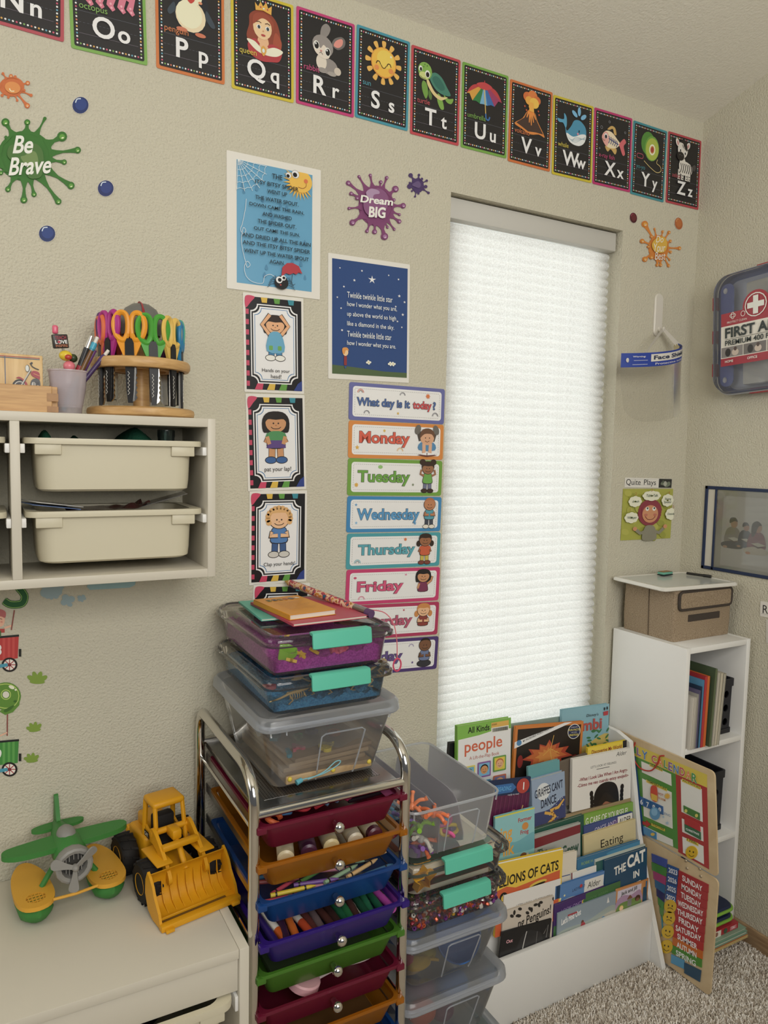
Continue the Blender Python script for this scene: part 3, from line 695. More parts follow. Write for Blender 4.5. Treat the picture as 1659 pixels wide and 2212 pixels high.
def pic_turtle(a):
    a.sm([(24, 52), (31, 56), (34, 70), (30, 80), (24, 72), (21, 60)], '#6f9c3e'); a.sm([(36, 64), (42, 72), (40, 80), (35, 74)], '#557a38'); a.sm([(54, 66), (62, 72), (67, 88), (60, 90), (53, 78)], '#7aa843'); a.sm([(66, 66), (76, 70), (86, 68), (82, 77), (72, 76)], '#7aa843')
    a.sm([(32, 46), (46, 64), (60, 70), (74, 68), (60, 76), (44, 70), (32, 56)], '#d8c486'); a.sm([(36, 44), (46, 34), (60, 38), (72, 52), (80, 64), (64, 66), (48, 60)], '#3f7f6c'); a.sm([(42, 45), (49, 39), (59, 43), (68, 55), (60, 60), (49, 55)], '#2f6b5e')
    a.e(27, 36, 14, 14, '#7fae48'); a.e(25, 44, 10, 6, '#c7cf7e'); a.e(18, 34, 3.6, 4.4, '#fff'); a.e(32, 40, 5, 6, '#fff'); a.e(18.5, 35, 2.2, 3, '#241a14'); a.e(32, 41, 3.4, 4.2, '#241a14'); a.dots([(26, 26), (31, 27), (24, 30)], 1.2, ['#4d7a30']); a.line([(17, 46), (22, 49), (28, 48)], .8, '#3b5a26')
def pic_umbrella(a):
    c = ['#d39a2e', '#c23a3f', '#9b3560', '#2f7d43', '#6aa7c9', '#2c68ab']
    a.sm([(10, 50), (22, 34), (46, 28), (72, 32), (86, 50), (74, 44), (48, 40), (22, 44)], '#b8353a')
    top = (47, 26); rim = [(9, 50), (22, 60), (38, 62), (54, 62), (70, 60), (86, 50)]
    for i in range(5): a.poly([top, rim[i], ((rim[i][0]+rim[i+1][0])/2, min(rim[i][1], rim[i+1][1])-1), rim[i+1]], [c[0], c[3], c[4], c[5], c[2]][i])
    a.sm([(30, 30), (47, 24), (64, 29), (52, 36), (40, 36)], '#c23a3f'); a.line([(47, 36), (51, 78)], 1.8, '#d9b457'); a.line([(51, 76), (52, 84), (57, 86), (60, 80)], 2.6, '#2f6db0', smooth=True); a.line([(47, 26), (47, 21)], 1.4, '#c23a3f')
def pic_volcano(a):
    a.sm([(12, 74), (30, 62), (42, 46), (58, 46), (66, 60), (84, 84), (70, 82), (50, 86), (28, 80)], '#d8822c', 3); a.poly([(16, 72), (34, 60), (43, 45), (57, 45), (64, 60), (80, 80), (62, 80), (44, 82), (28, 76)], '#47342c')
    for u, v in ((40, 58), (46, 66), (51, 70), (56, 64), (61, 58)): a.line([(48+(u-48)*.4, 45), (u, v)], [4.4, 1.8], '#e58a2b')
    for u, v, r, c in ((40, 22, 10, '#cf6a2a'), (52, 18, 11, '#d9772c'), (62, 24, 9, '#cf6a2a'), (44, 28, 9, '#e2a331'), (56, 30, 11, '#eaba3c'), (48, 38, 5, '#e9b13a')): a.e(u, v, r, r*.85, c)
    a.poly([(46, 30), (54, 30), (56, 46), (44, 46)], '#e8a935'); a.dots([(34, 40), (38, 46), (66, 42), (68, 48)], 1.7, ['#c4542a'])
def pic_whale(a):
    a.sm([(30, 48), (34, 58), (44, 48), (52, 36), (66, 34), (80, 44), (82, 60), (74, 74), (58, 80), (42, 76), (32, 64)], '#3d8db0'); a.sm([(33, 62), (50, 66), (70, 58), (82, 58), (78, 72), (66, 80), (50, 80), (38, 74)], '#dfe6e4')
    for k in range(4): a.line([(38+k*3, 70+k*2), (56, 75-k*3), (80, 61+k*2)], .7, '#8fa9b4', smooth=True)
    a.sm([(30, 54), (24, 46), (14, 46), (10, 40), (20, 40), (26, 38), (26, 28), (32, 34), (33, 48)], '#4b9bc0'); a.e(64, 54, 1.4, 2.6, '#16222c'); a.e(61, 59, 2.4, 2, '#d98aa0')
    for u, v, r in ((52, 24, -55), (63, 18, 0), (74, 26, 55)): a.e(u, v, 4, 8, '#6fb0d8', r)
def pic_fish(a):
    a.sm([(34, 34), (44, 26), (54, 28), (58, 40), (52, 40), (48, 31), (40, 34)], '#c9a458'); a.sm([(30, 66), (36, 76), (44, 70), (56, 78), (58, 66)], '#c9a458'); a.sm([(20, 50), (30, 38), (46, 38), (60, 48), (68, 56), (56, 66), (38, 68), (26, 62)], '#e5d5b2'); a.sm([(20, 50), (28, 40), (36, 42), (38, 54), (34, 66), (26, 62)], '#e0a198')
    a.sm([(66, 56), (78, 44), (84, 50), (78, 58), (82, 72), (76, 76), (68, 62)], '#cf5f66')
    a.line([(38, 51), (64, 58)], 1.8, '#38447e')
    for k in range(5): u = 40+k*5; a.line([(u-2, 46+k*1.3), (u+1, 51.6+k*1.3), (u-2, 60+k*.9)], 1.7, '#38447e')
    a.e(30, 48, 4.5, 5, '#fff'); a.e(30, 49, 3, 3.6, '#1d1a2a'); a.line([(21, 54), (24, 57), (28, 56)], .9, '#7a3a3a')
    for u, v, r in ((18, 34, 3), (38, 20, 2.4), (80, 32, 2.2), (14, 74, 1.6)): a.ring(u-r, v-r, u+r, v+r, .7, '#8d9299', r)
def pic_yoyo(a):
    a.e(44, 36, 20, 23, '#4f8a34', 10); a.e(56, 44, 21, 25, '#6aa13c', 10); a.e(57, 45, 19, 22, '#a9b83e', 10); a.e(57, 46, 9, 11, '#e8e2c8', 10); a.e(57, 46, 6, 7.6, '#c2852f', 10); a.e(57, 46, 4, 5.4, '#a8332f', 10)
    a.line([(74, 62), (72, 70), (82, 74), (86, 82), (74, 88), (54, 82), (34, 72)], 1.2, '#d9c27a', smooth=True); a.ring(12, 60, 32, 70, 1.4, '#b04a5e', 5)
def pic_zebra(a):
    W_ = '#d9d4cb'; K = '#24201f'
    for u in (36, 46, 58, 66): a.line([(u, 70), (u-1, 92)], 7, W_); a.e(u-1, 92, 4, 2, K); a.dots([(u, 76), (u, 82), (u, 87)], 2.4, [K], .4)
    a.sm([(34, 58), (46, 52), (62, 54), (72, 60), (72, 74), (56, 80), (38, 78)], W_); a.sm([(36, 50), (46, 44), (54, 58), (46, 70), (36, 66)], W_)
    for k in range(6): a.line([(38+k*6, 57), (41+k*6, 66), (38+k*6, 76)], 1.9, K, smooth=True)
    a.sm([(72, 60), (80, 54), (84, 60), (78, 68)], '#4a4644'); a.e(26, 18, 5, 8, W_, -25); a.e(58, 20, 5, 8, W_, 30); a.e(27, 19, 2.6, 5, '#c98f8d', -25); a.e(57.5, 21, 2.6, 5, '#c98f8d', 30)
    a.e(42, 30, 15, 17, W_); a.e(36, 44, 11, 9, K); a.sm([(34, 16), (42, 8), (52, 14), (56, 30), (50, 28), (42, 18)], K)
    for k in range(4): a.line([(40+k*4, 20+k), (43+k*3, 26+k*2)], 1.4, K)
    a.e(34, 32, 3, 4, '#fff'); a.e(49, 36, 3, 4, '#fff'); a.e(34.4, 33, 1.8, 2.8, K); a.e(49, 37, 1.8, 2.8, K); a.dots([(33, 42), (39, 43)], 1, ['#777'])
CARDS = [('N', '', '#b5505a', (-55, 38), (138, 92), None, 'red-edged letter N card cut off at the frame edge'),
 ('O', 'octopus', '#7fae55', (153.6, 104), (318.4, 142.6), pic_octopus, 'green-edged letter O card with an octopus'), ('P', 'penguin', '#d07a42', (337.4, 146.8), (485, 183.9), pic_penguin, 'orange-edged letter P card with a penguin'),
 ('Q', 'queen', '#d2bf3c', (500, 190.5), (634, 223.6), pic_queen, 'yellow-edged letter Q card with a crowned queen'), ('R', 'rabbit', '#c44079', (639, 223), (763.7, 255), pic_rabbit, 'pink-edged letter R card with a grey rabbit'),
 ('S', 'sun', '#4796a9', (766, 253), (880, 284), pic_sun, 'teal-edged letter S card with a smiling sun'), ('T', 'turtle', '#c04c54', (885, 289), (990, 316), pic_turtle, 'red-edged letter T card with a sea turtle'),
 ('U', 'umbrella', '#78a84c', (994.5, 318), (1093, 343), pic_umbrella, 'green-edged letter U card with a rainbow umbrella'), ('V', 'volcano', '#cf7440', (1096, 348), (1187, 371.6), pic_volcano, 'orange-edged letter V card with an erupting volcano'),
 ('W', 'whale', '#cdbc3a', (1191, 376), (1277, 396), pic_whale, 'yellow-edged letter W card with a blue whale'), ('X', 'x-ray fish', '#bd3a72', (1279, 397), (1360, 416), pic_fish, 'pink-edged letter X card with an x-ray fish'),
 ('Y', 'yo-yo', '#438f9b', (1360.5, 418.6), (1432.6, 437.7), pic_yoyo, 'teal-edged letter Y card with a green yo-yo'), ('Z', 'zebra', '#b5464f', (1437, 437), (1507.7, 454), pic_zebra, 'red-edged letter Z card with a zebra, last in the row')]
DOTC = ['#f1ece0', '#c94a6a', '#f1ece0', '#5b9db5', '#f1ece0', '#d8a13c', '#f1ece0', '#c96a4a', '#f1ece0', '#7aa852']
for ch, word, col, bl, br, pic, lab in CARDS:
    H = .2095; M_, W = flat_at(bl, br, H)
    o = sheet('alphabet_card', lab+' high on the wall' if ch != 'Z' else lab, 'alphabet card', M_, W, H, col, .004, group='alphabet cards along the top of the wall')
    a = Art(W, H, 100, 143); a.on('chalkboard_print').rect(4.2, 4.2, 95.8, 138.8, '#232122', 2.5)
    p = [(8.2+i*4.18, 8.4) for i in range(21)]+[(91.8, 8.4+i*4.2) for i in range(1, 30)]+[(91.8-i*4.18, 134.6) for i in range(0, 21)]+[(8.2, 134.6-i*4.2) for i in range(1, 30)]
    a.dots(p, 1.25, DOTC, 1.)
    for v in (92.5, 121): a.line([(11, v), (88, v)], .5, '#6d6470' if v > 100 else '#585b66')
    a.dash((11, 107), (88, 107), 5, .6, .45, '#585b66')
    if pic: a.on('picture_print'); pic(a)
    a.on('lettering').text(ch, 28 if ch not in 'WQ' else 24, 121, 27, '#f1ede2', 'l', .022)
    a.text(ch.lower(), 61 if ch not in 'W' else 58, 121, 22.5, '#f1ede2', 'l', .022)
    if word: a.text(word, 12, 89.5, 8.6, col if ch != 'Z' else '#b34a58', 'l', 0, 0, .95)
    a.build(o)

class WallArt(Art):
    """Sticker traced on the wall: marks are given in picture pixels of a zoom (origin ox, oy, scale s)."""
    def __init__(s, ox, oy, k, cu, cv, axis=1, val=0., z0=.0008):
        Art.__init__(s, 1, 1, 1, 1, z0); s.o = (ox, oy, k); s.ax, s.val = axis, val; c = hit(ox+cu*k, oy+cv*k, axis, val); s.c = c
        c2 = c.copy(); c2[axis] = val-.0004; s.M = pose(c2, BACK if axis == 1 else RIGHT)
    def P(s, u, v):
        p = hit(s.o[0]+u*s.o[2], s.o[1]+v*s.o[2], s.ax, s.val)
        return (p.x-s.c.x, p.z-s.c.z) if s.ax == 1 else (s.c.y-p.y, p.z-s.c.z)
VINYL = colmat('vinyl_sticker', .55, .35)
def splat(name, label, ox, oy, k, cu, cv, ru, rv, arms, col, col2, txt=(), hi=True, hole=None):
    a = WallArt(ox, oy, k, cu, cv); a.EPS = .00006; o = thing(name, label, 'wall sticker', mat=a.M); a.on('splat')
    a.e(cu, cv, ru, rv, col, 0, 32)
    for tu, tv, r, wb in arms:
        d = math.hypot(tu-cu, tv-cv); ex, ey = (tu-cu)/d, (tv-cv)/d; re = 1/math.hypot(ex/ru, ey/rv); bx, by = cu+ex*re*.86, cv+ey*re*.86; L_n = d-re*.86; w0 = max(wb*1.9, re*.17)
        a.line([(bx+ex*L_n*t, by+ey*L_n*t) for t in (0, .12, .28, .5, .75, 1)], [w0*2.4, w0*1.55, w0*.95, max(r*.75, w0*.45), r*1.1, r*1.9], col); a.e(tu, tv, r*1.08, r*1.08, col, 0, 14)
    a.on('highlight_print')
    for tu, tv, r, wb in arms:
        if hi and r > 20: a.e(tu, tv+r*.15, r*.62, r*.62, col2, 0, 12); a.e(tu+r*.1, tv+r*.35, r*.3, r*.16, '#dfe6b8' if col2.startswith('#5') else '#d8b8cc', -15, 10)
    if hole: hole(a)
    a.on('lettering')
    for t in txt: a.fit(*t[:5], '#e6e3da', t[5], t[6], t[7])
    a.build(o, VINYL); return o
def green_heart(a):
    a.sm([(100, 1000), (160, 960), (280, 940), (440, 960), (515, 1080), (500, 1320), (410, 1370), (330, 1340), (320, 1200), (180, 1180), (90, 1100)], '#47702f'); a.sm([(245, 1110), (300, 1090), (360, 1040), (430, 1060), (455, 1180), (400, 1230), (300, 1190)], '#6f8a4c')
splat('slime_sticker', 'green slime splat sticker reading be brave in white script', 0, 140, .1809, 300, 1090, 330, 300,
      [(65, 690, 46, 40), (325, 690, 34, 55), (535, 645, 20, 22), (740, 860, 56, 45), (925, 1022, 38, 26), (765, 1165, 30, 26), (845, 1445, 42, 40), (695, 1635, 36, 40), (405, 1550, 30, 34), (284, 1615, 40, 34), (95, 1490, 32, 34), (10, 1295, 26, 22), (70, 870, 18, 40), (-120, 1000, 40, 40), (-150, 1250, 40, 40)],
      '#33701f', '#5c9a32', (('Be', 150, 855, 395, 1070, .02, .25, 0), ('Brave', 100, 1120, 610, 1335, .02, .25, 30)), True, green_heart)
splat('slime_sticker', 'small orange slime splat sticker above the green one', 0, 140, .1809, 140, 265, 150, 118,
      [(330, 222, 26, 10), (370, 368, 18, 12), (325, 492, 30, 8), (205, 430, 14, 14), (100, 392, 16, 14), (25, 370, 18, 12), (35, 110, 16, 14), (130, 140, 22, 30), (180, 150, 18, 26), (290, 310, 14, 20), (-40, 240, 20, 20)], '#c9682a', '#e09a4a', (), True,
      lambda a: (a.e(150, 280, 95, 70, '#d98a3f', 15), a.line([(112, 290), (130, 320), (170, 322)], 12, '#f1dcb0', smooth=True)))
splat('slime_sticker', 'purple slime splat sticker reading dream big in white letters', 730, 360, .13261, 620, 640, 290, 330,
      [(165, 270, 38, 40), (338, 165, 24, 40), (522, 145, 26, 34), (692, 255, 28, 30), (788, 185, 28, 24), (930, 368, 50, 40), (905, 545, 26, 40), (1055, 640, 42, 30), (995, 785, 22, 30), (990, 895, 34, 40), (910, 1025, 22, 30), (800, 990, 22, 30), (750, 1140, 56, 55), (588, 1065, 38, 26), (464, 1055, 28, 30), (228, 915, 46, 44), (172, 685, 24, 24), (205, 445, 30, 40), (300, 520, 30, 30)],
      '#7d3d6c', '#9a6a94', (('Dream', 345, 470, 880, 590, .03, .12, -60), ('BIG', 480, 655, 760, 835, .035, .1, -20)), True,
      lambda a: (a.e(600, 600, 200, 240, '#86507c', 20, 24), a.sm([(440, 430), (520, 370), (640, 400), (655, 450), (570, 470), (540, 540), (470, 500)], '#a888aa')))
splat('slime_sticker', 'tiny dark purple slime splat sticker beside the dream big one', 730, 360, .13261, 1295, 310, 100, 120,
      [(1180, 145, 34, 26), (1315, 140, 20, 22), (1440, 232, 20, 8), (1425, 328, 26, 18), (1470, 430, 20, 18), (1305, 440, 18, 26), (1250, 490, 16, 14), (1200, 400, 16, 14), (1160, 325, 38, 34), (1360, 205, 20, 26), (1165, 270, 18, 26)], '#4a3566', '#6d5580', (), False, lambda a: a.sm([(1200, 300), (1290, 240), (1340, 290), (1320, 350), (1260, 340)], '#64507c'))
splat('slime_sticker', 'orange slime splat sticker reading do your best near the corner', 1340, 440, .1085, 755, 880, 205, 250,
      [(480, 410, 62, 12), (675, 505, 22, 20), (835, 560, 26, 22), (960, 575, 32, 10), (985, 750, 30, 40), (1165, 890, 36, 10), (990, 965, 28, 34), (970, 1120, 22, 10), (950, 1240, 30, 12), (790, 1225, 32, 60), (720, 1225, 30, 50), (475, 1110, 50, 16), (540, 860, 26, 30), (420, 750, 44, 18), (600, 660, 28, 40), (600, 1070, 40, 40)],
      '#cf7c22', '#dba33c', (('Do', 685, 650, 830, 780, .0, .2, 0), ('Your', 640, 800, 870, 965, .0, .2, 0), ('Best', 660, 970, 870, 1125, .0, .2, 0)), True, lambda a: a.sm([(600, 830), (660, 720), (780, 660), (890, 720), (900, 880), (820, 980), (660, 960)], '#d6a92c'))
def dot_sticker(label, ox, oy, k, u, v, ru, rv, col, hc, rot=0, hl='#c9d6e8'):
    a = WallArt(ox, oy, k, u, v); o = thing('dot_sticker', label, 'wall sticker', mat=a.M, group='round dot stickers'); a.on('dot'); a.e(u, v, ru*1.04, rv*1.04, '#d8d2c6', rot); a.e(u, v, ru, rv, col, rot, 24)
    a.on('highlight_print').e(u+ru*.05, v-rv*.1, ru*.72, rv*.7, hc, rot, 20); a.line([(u-ru*.62, v-rv*.3), (u-ru*.42, v-rv*.72), (u+ru*.05, v-rv*.78)], ru*.13, hl, smooth=True); a.build(o, VINYL)
dot_sticker('blue dot sticker just below the letter O card', 0, 140, .1809, 960, 486, 96, 100, '#1f3268', '#263f80', 20)
dot_sticker('blue dot sticker level with the be brave slime splat', 0, 140, .1809, 1261, 1478, 94, 96, '#222f66', '#293b7c', 20)
dot_sticker('lowest blue dot sticker, above the pencil cup', 0, 140, .1809, 562, 2018, 98, 96, '#1f3268', '#263f80', 20)
dot_sticker('dark red dot sticker above the corner of the window', 1340, 440, .1085, 254, 283, 72, 104, '#4e1c24', '#66262c', -8, '#a8405e')
dot_sticker('orange dot sticker nearest the corner of the room', 1340, 440, .1085, 1155, 398, 78, 120, '#a85a24', '#b9682a', -8, '#e0a468')

# ---- poem posters
PAPER = '#e6e3da'
Z1 = lambda *p: [(u*.5003, v*.5003) for u, v in p]
M_, W, H = quad_on_wall(Z1((975, 643), (1382, 740), (1382, 1290), (981, 1250)))
o = sheet('poem_poster', 'light blue itsy bitsy spider poem poster in a white sheet', 'poster', M_, W, H, PAPER, .002)
a = Art(W, H, 200, 272); a.on('background_print').rect(20, 14, 181, 258, '#5b9fc4')
rnd = random.Random(2)
for i in range(22): u, v = rnd.uniform(26, 172), rnd.uniform(60, 240); a.sm([(u, v-7), (u+3.4, v+2), (u, v+5), (u-3.4, v+2)], '#4a88ad', 3)
a.on('picture_print')
for i in range(13):
    t = math.radians(45+i*14); cl = lambda p: (min(180.5, p[0]), max(14.5, p[1])); a.poly([cl((152+19*math.cos(t-.15), 35+19*math.sin(t-.15))), cl((152+37*math.cos(t), 35+37*math.sin(t))), cl((152+19*math.cos(t+.15), 35+19*math.sin(t+.15)))], '#e5b23e')
a.poly([(min(180.5, 154+25*math.cos(k*PI/14)), max(14.5, 33+23*math.sin(k*PI/14))) for k in range(28)], '#e8b83f')
for u, v, r in ((127, 26, 6.5), (142, 21, 8.5)): a.e(u, v, r, r, '#f4f2ec'); a.ring(u-r, v-r, u+r, v+r, .8, '#8d8b86', r); a.e(u-1, v+1.4, r*.55, r*.55, '#1d1d1f')
a.e(165, 31, 4.4, 4.4, '#d8713e'); a.line([(148, 46), (158, 47), (165, 42), (166, 36)], 1, '#8c4a22', smooth=True)
for i in range(7):
    t = math.radians(2+i*15); L = 66-abs(3-i)*2; a.line([(21, 15), (21+L*math.cos(t), 15+L*math.sin(t))], .8, '#dce9ee')
for r in (12, 22, 34, 46, 58): a.line([(21+(r-(2.6 if i % 2 else 0))*math.cos(math.radians(2+i*7.5)), 15+(r-(2.6 if i % 2 else 0))*math.sin(math.radians(2+i*7.5))) for i in range(13)], .7, '#dce9ee')
a.line([(38, 90), (36, 110), (30, 140), (26, 152), (31, 160), (37, 154), (32, 148), (28, 170), (30, 190), (36, 214), (40, 226), (46, 220), (40, 214), (34, 226), (38, 244), (52, 254), (72, 254), (76, 240), (88, 234), (98, 238)], .8, '#e4eef2', smooth=True)
a.poly([(112, 236), (114, 216), (124, 206), (136, 204), (150, 209), (158, 224), (150, 222), (144, 227), (138, 225), (130, 229), (122, 227)], '#b32f3c'); a.line([(136, 228), (134, 246), (138, 250), (142, 247)], 1, '#2a2a2c')
for s in (-1, 1):
    for k in range(4): a.line([(112, 246), (112+s*(14+k*3), 236+k*6), (112+s*(24+k*2), 246+k*5)], .9, '#202022')
a.e(112, 248, 15, 14, '#1e1e20', 0, 20); a.e(107, 243, 7, 7, '#f2f0ea'); a.e(116, 238, 5.4, 5.4, '#f2f0ea'); a.e(108, 243, 4, 4, '#1a1a1c'); a.e(117, 238, 3, 3, '#1a1a1c'); a.e(110, 253, 2, 1.4, '#c2403a')
a.on('lettering')
for t, v, wd2 in (('THE', 40, 22), ('ITSY BITSY SPIDER', 56, 92), ('WENT UP', 71, 42), ('THE WATER SPOUT.', 87, 92), ('DOWN CAME THE RAIN,', 103, 116), ('AND WASHED', 118, 62), ('THE SPIDER OUT.', 134, 82), ('OUT CAME THE SUN,', 150, 98), ('AND DRIED UP ALL THE RAIN', 166, 146), ('AND THE ITSY BITSY SPIDER', 181, 144), ('WENT UP THE WATER SPOUT', 197, 138), ('AGAIN.', 212, 32)):
    a.fit(t, 102-wd2/2, v-(10 if v == 40 else 8), 102+wd2/2, v, '#1d2830', .012)
a.build(o, INKG)
M_, W, H = quad_on_wall([(709, 546), (884, 572), (883, 827), (707.5, 818)])
o = sheet('poem_poster', 'dark blue twinkle star poem poster beside the window', 'poster', M_, W, H, PAPER, .002)
a = Art(W, H, 176, 262); a.on('background_print').rect(8, 10, 171, 251, '#24467f'); a.poly([(8, 232), (60, 235), (120, 240), (171, 240), (171, 251), (8, 251)], '#4f6440')
a.on('picture_print').star(92, 44, 9, '#f0f0ea', 5, .32); a.star(92, 44, 5, '#ffffff', 5, .4)
for u, v, r in ((24, 28, 2), (70, 28, 2.6), (54, 50, 3.2), (32, 66, 2.6), (150, 36, 2.6), (128, 30, 2.2), (152, 72, 3.6), (164, 84, 3), (144, 96, 2.6), (26, 112, 2.4), (28, 158, 3), (160, 112, 3.4), (148, 128, 2.6), (158, 140, 2.4), (18, 90, 2.2)): a.star(u, v, r, '#e6ecf2', 5, .4)
a.rect(32, 212, 38, 232, '#8c2f33', 1.5); a.e(35, 204, 6, 8, '#e8c290'); a.sm([(29, 206), (29, 196), (38, 194), (42, 200), (36, 200), (33, 208)], '#d9913f'); a.e(35, 236, 2, 2.6, '#33538a')
for u in (84, 132, 138): a.dots([(u, 220), (u+4, 222), (u+1, 225), (u-3, 223)], 2.4, ['#e9e6d4']); a.dots([(u+.5, 222.5)], 1.2, ['#d8b23f'])
a.on('lettering')
for i, (t, u1) in enumerate((('Twinkle twinkle little star', 136), ('how I wonder what you are,', 146), ('up above the world so high', 144), ('like a diamond in the sky.', 140), ('Twinkle twinkle little star', 134), ('how I wonder what you are.', 144))):
    a.fit(t, 38, 76+i*20.6, u1, 88.5+i*20.6, '#dfe7ee', .004)
a.build(o, INKG)

# ---- cartoon children for the cards
def kid(a, cu, v0, k, hair, skin, shirt, bottom, shoes, arms='down', hairdo='bob', legs='straight', skirt=False, out='#2c2320'):
    """Big-headed cartoon child, about 100 k tall from v0."""
    X = lambda u, v: (cu+u*k, v0+v*k)
    if legs == 'straight':
        for s in (-1, 1):
            a.line([X(s*8, 62), X(s*9, 88)], 14*k, out); a.line([X(s*8, 62), X(s*9, 88)], 12*k, bottom if not skirt else skin); a.e(*X(s*11, 92), 12.4*k, 7.4*k, out); a.e(*X(s*11, 92), 11*k, 6*k, shoes)
    elif legs == 'sit': a.e(*X(0, 78), 26*k, 12*k, out); a.e(*X(0, 78), 24.5*k, 10.5*k, bottom)
    if arms == 'down':
        for s in (-1, 1): a.line([X(s*13, 42), X(s*21, 58)], 10*k, out); a.line([X(s*13, 42), X(s*21, 58)], 8*k, skin)
    a.sm([X(-13, 36), X(13, 36), X(17, 50), X(17, 68), X(-17, 68), X(-17, 50)], out, 3); a.sm([X(-12, 37), X(12, 37), X(15.6, 50), X(15.6, 66.5), X(-15.6, 66.5), X(-15.6, 50)], shirt, 3)
    if skirt: a.poly([X(-17, 56), X(17, 56), X(20, 68), X(-20, 68)], bottom)
    if arms == 'down':
        for s in (-1, 1): a.line([X(s*14, 40), X(s*18, 49)], 9*k, shirt)
    if hairdo == 'bob': a.sm([X(-26, 36), X(-27, 12), X(-14, -2), X(14, -2), X(27, 12), X(26, 36), X(14, 38), X(-14, 38)], out, 3); a.sm([X(-25, 35), X(-26, 12), X(-13, -1), X(13, -1), X(26, 12), X(25, 35), X(12, 36), X(-12, 36)], hair, 3)
    if hairdo == 'puffs': a.e(*X(-20, 0), 11*k, 10*k, hair); a.e(*X(20, 0), 11*k, 10*k, hair)
    if hairdo == 'sides': a.e(*X(-24, 30), 8*k, 10*k, hair); a.e(*X(24, 30), 8*k, 10*k, hair)
    a.e(*X(0, 19), 22.4*k, 20.4*k, out, 0, 22); a.e(*X(0, 19), 21*k, 19*k, skin, 0, 22)
    if hairdo == 'curly': a.dots([X(24*math.cos(t), 17+21*math.sin(t)) for t in [2.7+.33*i for i in range(13)]], 6*k, [hair]); a.sm([X(-22, 16), X(-18, 4), X(0, -2), X(18, 4), X(22, 14), X(14, 6), X(-14, 7)], hair, 3)
    elif hairdo == 'bald': a.sm([X(-21, 12), X(-12, 0), X(0, -3), X(12, 0), X(21, 12), X(10, 5), X(-10, 5)], hair, 3)
    else: a.sm([X(-23, 20), X(-22, 6), X(-10, -2), X(10, -2), X(22, 6), X(23, 20), X(16, 12), X(0, 13), X(-16, 12)], hair, 3)
    a.line([X(-10, 27), X(-5, 30.5), X(5, 30.5), X(10, 27)], 1.4*k, out, smooth=True); a.dots([X(-5, 20), X(5, 20)], 1.7*k, [out]); a.e(*X(0, 24), 1.6*k, 1*k, '#a8683f')
    if arms == 'head':
        for s in (-1, 1):
            a.line([X(s*14, 40), X(s*30, 20), X(s*12, -4)], 9.5*k, out); a.line([X(s*14, 40), X(s*30, 20), X(s*12, -3)], 7.5*k, skin)
    if arms == 'front': a.line([X(-15, 44), X(-20, 54), X(-3, 53)], 9.5*k, out); a.line([X(15, 44), X(20, 54), X(3, 53)], 9.5*k, out); a.line([X(-15, 45), X(-19, 53), X(-3, 52.5)], 7.5*k, skin); a.line([X(15, 45), X(19, 53), X(3, 52.5)], 7.5*k, skin)
    if arms == 'wave': a.line([X(14, 44), X(28, 34), X(32, 20)], 8.5*k, out); a.line([X(14, 44), X(28, 34), X(32, 20)], 6.5*k, skin); a.line([X(-14, 42), X(-19, 58)], 7*k, skin)
    if arms == 'up':
        for s in (-1, 1): a.line([X(s*14, 44), X(s*28, 38), X(s*24, 24)], 7*k, skin)
def ticket(u0, v0, u1, v1, r):
    out = []
    for cx, cy, a0 in ((u0, v0, 90), (u1, v0, 180), (u1, v1, 270), (u0, v1, 0)):
        for i in range(6):
            t = math.radians(a0-90*i/5); out.append((cx+r*math.cos(t), cy+r*math.sin(t)))
    return out
Z4 = lambda *p: [(460+u*.3255, 620+v*.3255) for u, v in p]
RB = ['#c93a5e', '#d9762f', '#d8b236', '#5d9a3e', '#2f8a9a', '#2d4a9a']
def action_card(q, label, lines, fig, blank=False):
    M_, W, H = quad_on_wall(Z4(*q)); o = sheet('action_card', label, 'card', M_, W, H, PAPER, .002, group='laminated action cards in a column')
    a = Art(W, H, 110, 174); a.on('border_print').rect(4, 6, 106, 169, '#1c1b1e')
    for i in range(9): a.rect(4, 10+i*18, 9.5, 19+i*18, '#c23a5c')
    a.sm([(4, 6), (20, 6), (13, 16), (4, 26)], '#c93a5e'); a.poly([(106, 150), (106, 169), (90, 169), (98, 156)], '#2b3f86')
    for u, c, s in ((31, RB[2], 1), (54, RB[3], 1), (80, RB[4], 1)): a.poly([(u, 6), (u+12, 6), (u+11, 15), (u+2, 15)], c)
    for u, c in ((24, RB[0]), (46, RB[2]), (68, RB[3])): a.poly([(u-6, 169), (u+8, 169), (u+10, 158), (u-1, 158)], c)
    a.poly(ticket(12, 18, 98, 158, 12), '#efece4'); a.poly(ticket(14, 20, 96, 156, 12), '#1c1b1e'); a.poly(ticket(16.5, 22.5, 93.5, 153.5, 12), '#efece4'); a.poly(ticket(19, 25, 91, 151, 12), '#3a78ac'); a.poly(ticket(20, 26, 90, 150, 12), '#edeae2')
    a.on('picture_print'); fig(a); a.on('lettering')
    for t, u0, v0, u1, v1 in lines: a.fit(t, u0, v0, u1, v1, '#2a2a2c')
    a.build(o, INKG)
def fig1(a):
    kid(a, 56, 38, .80, '#33261f', '#e0a878', '#5da3c4', '#3f86b4', '#ece6da', 'head', 'bob')
    a.sm([(46, 68), (66, 68), (72, 100), (40, 100)], '#5da3c4', 3); a.rect(44, 90, 51, 98, '#6aa64e', 1.5); a.rect(60, 90, 67, 98, '#6aa64e', 1.5)
def fig2(a):
    kid(a, 53, 34, .92, '#26211f', '#c89060', '#4d8f58', '#5b4282', '#35609a', 'down', 'bob', 'straight', True); a.sm([(40, 68), (66, 68), (67, 84), (39, 84)], '#4d8f58', 3); a.poly([(38, 83), (68, 83), (70, 97), (36, 97)], '#5b4282')
    for s in (-1, 1): a.line([(53+s*17, 76), (53+s*13, 90)], 7, '#c89060')
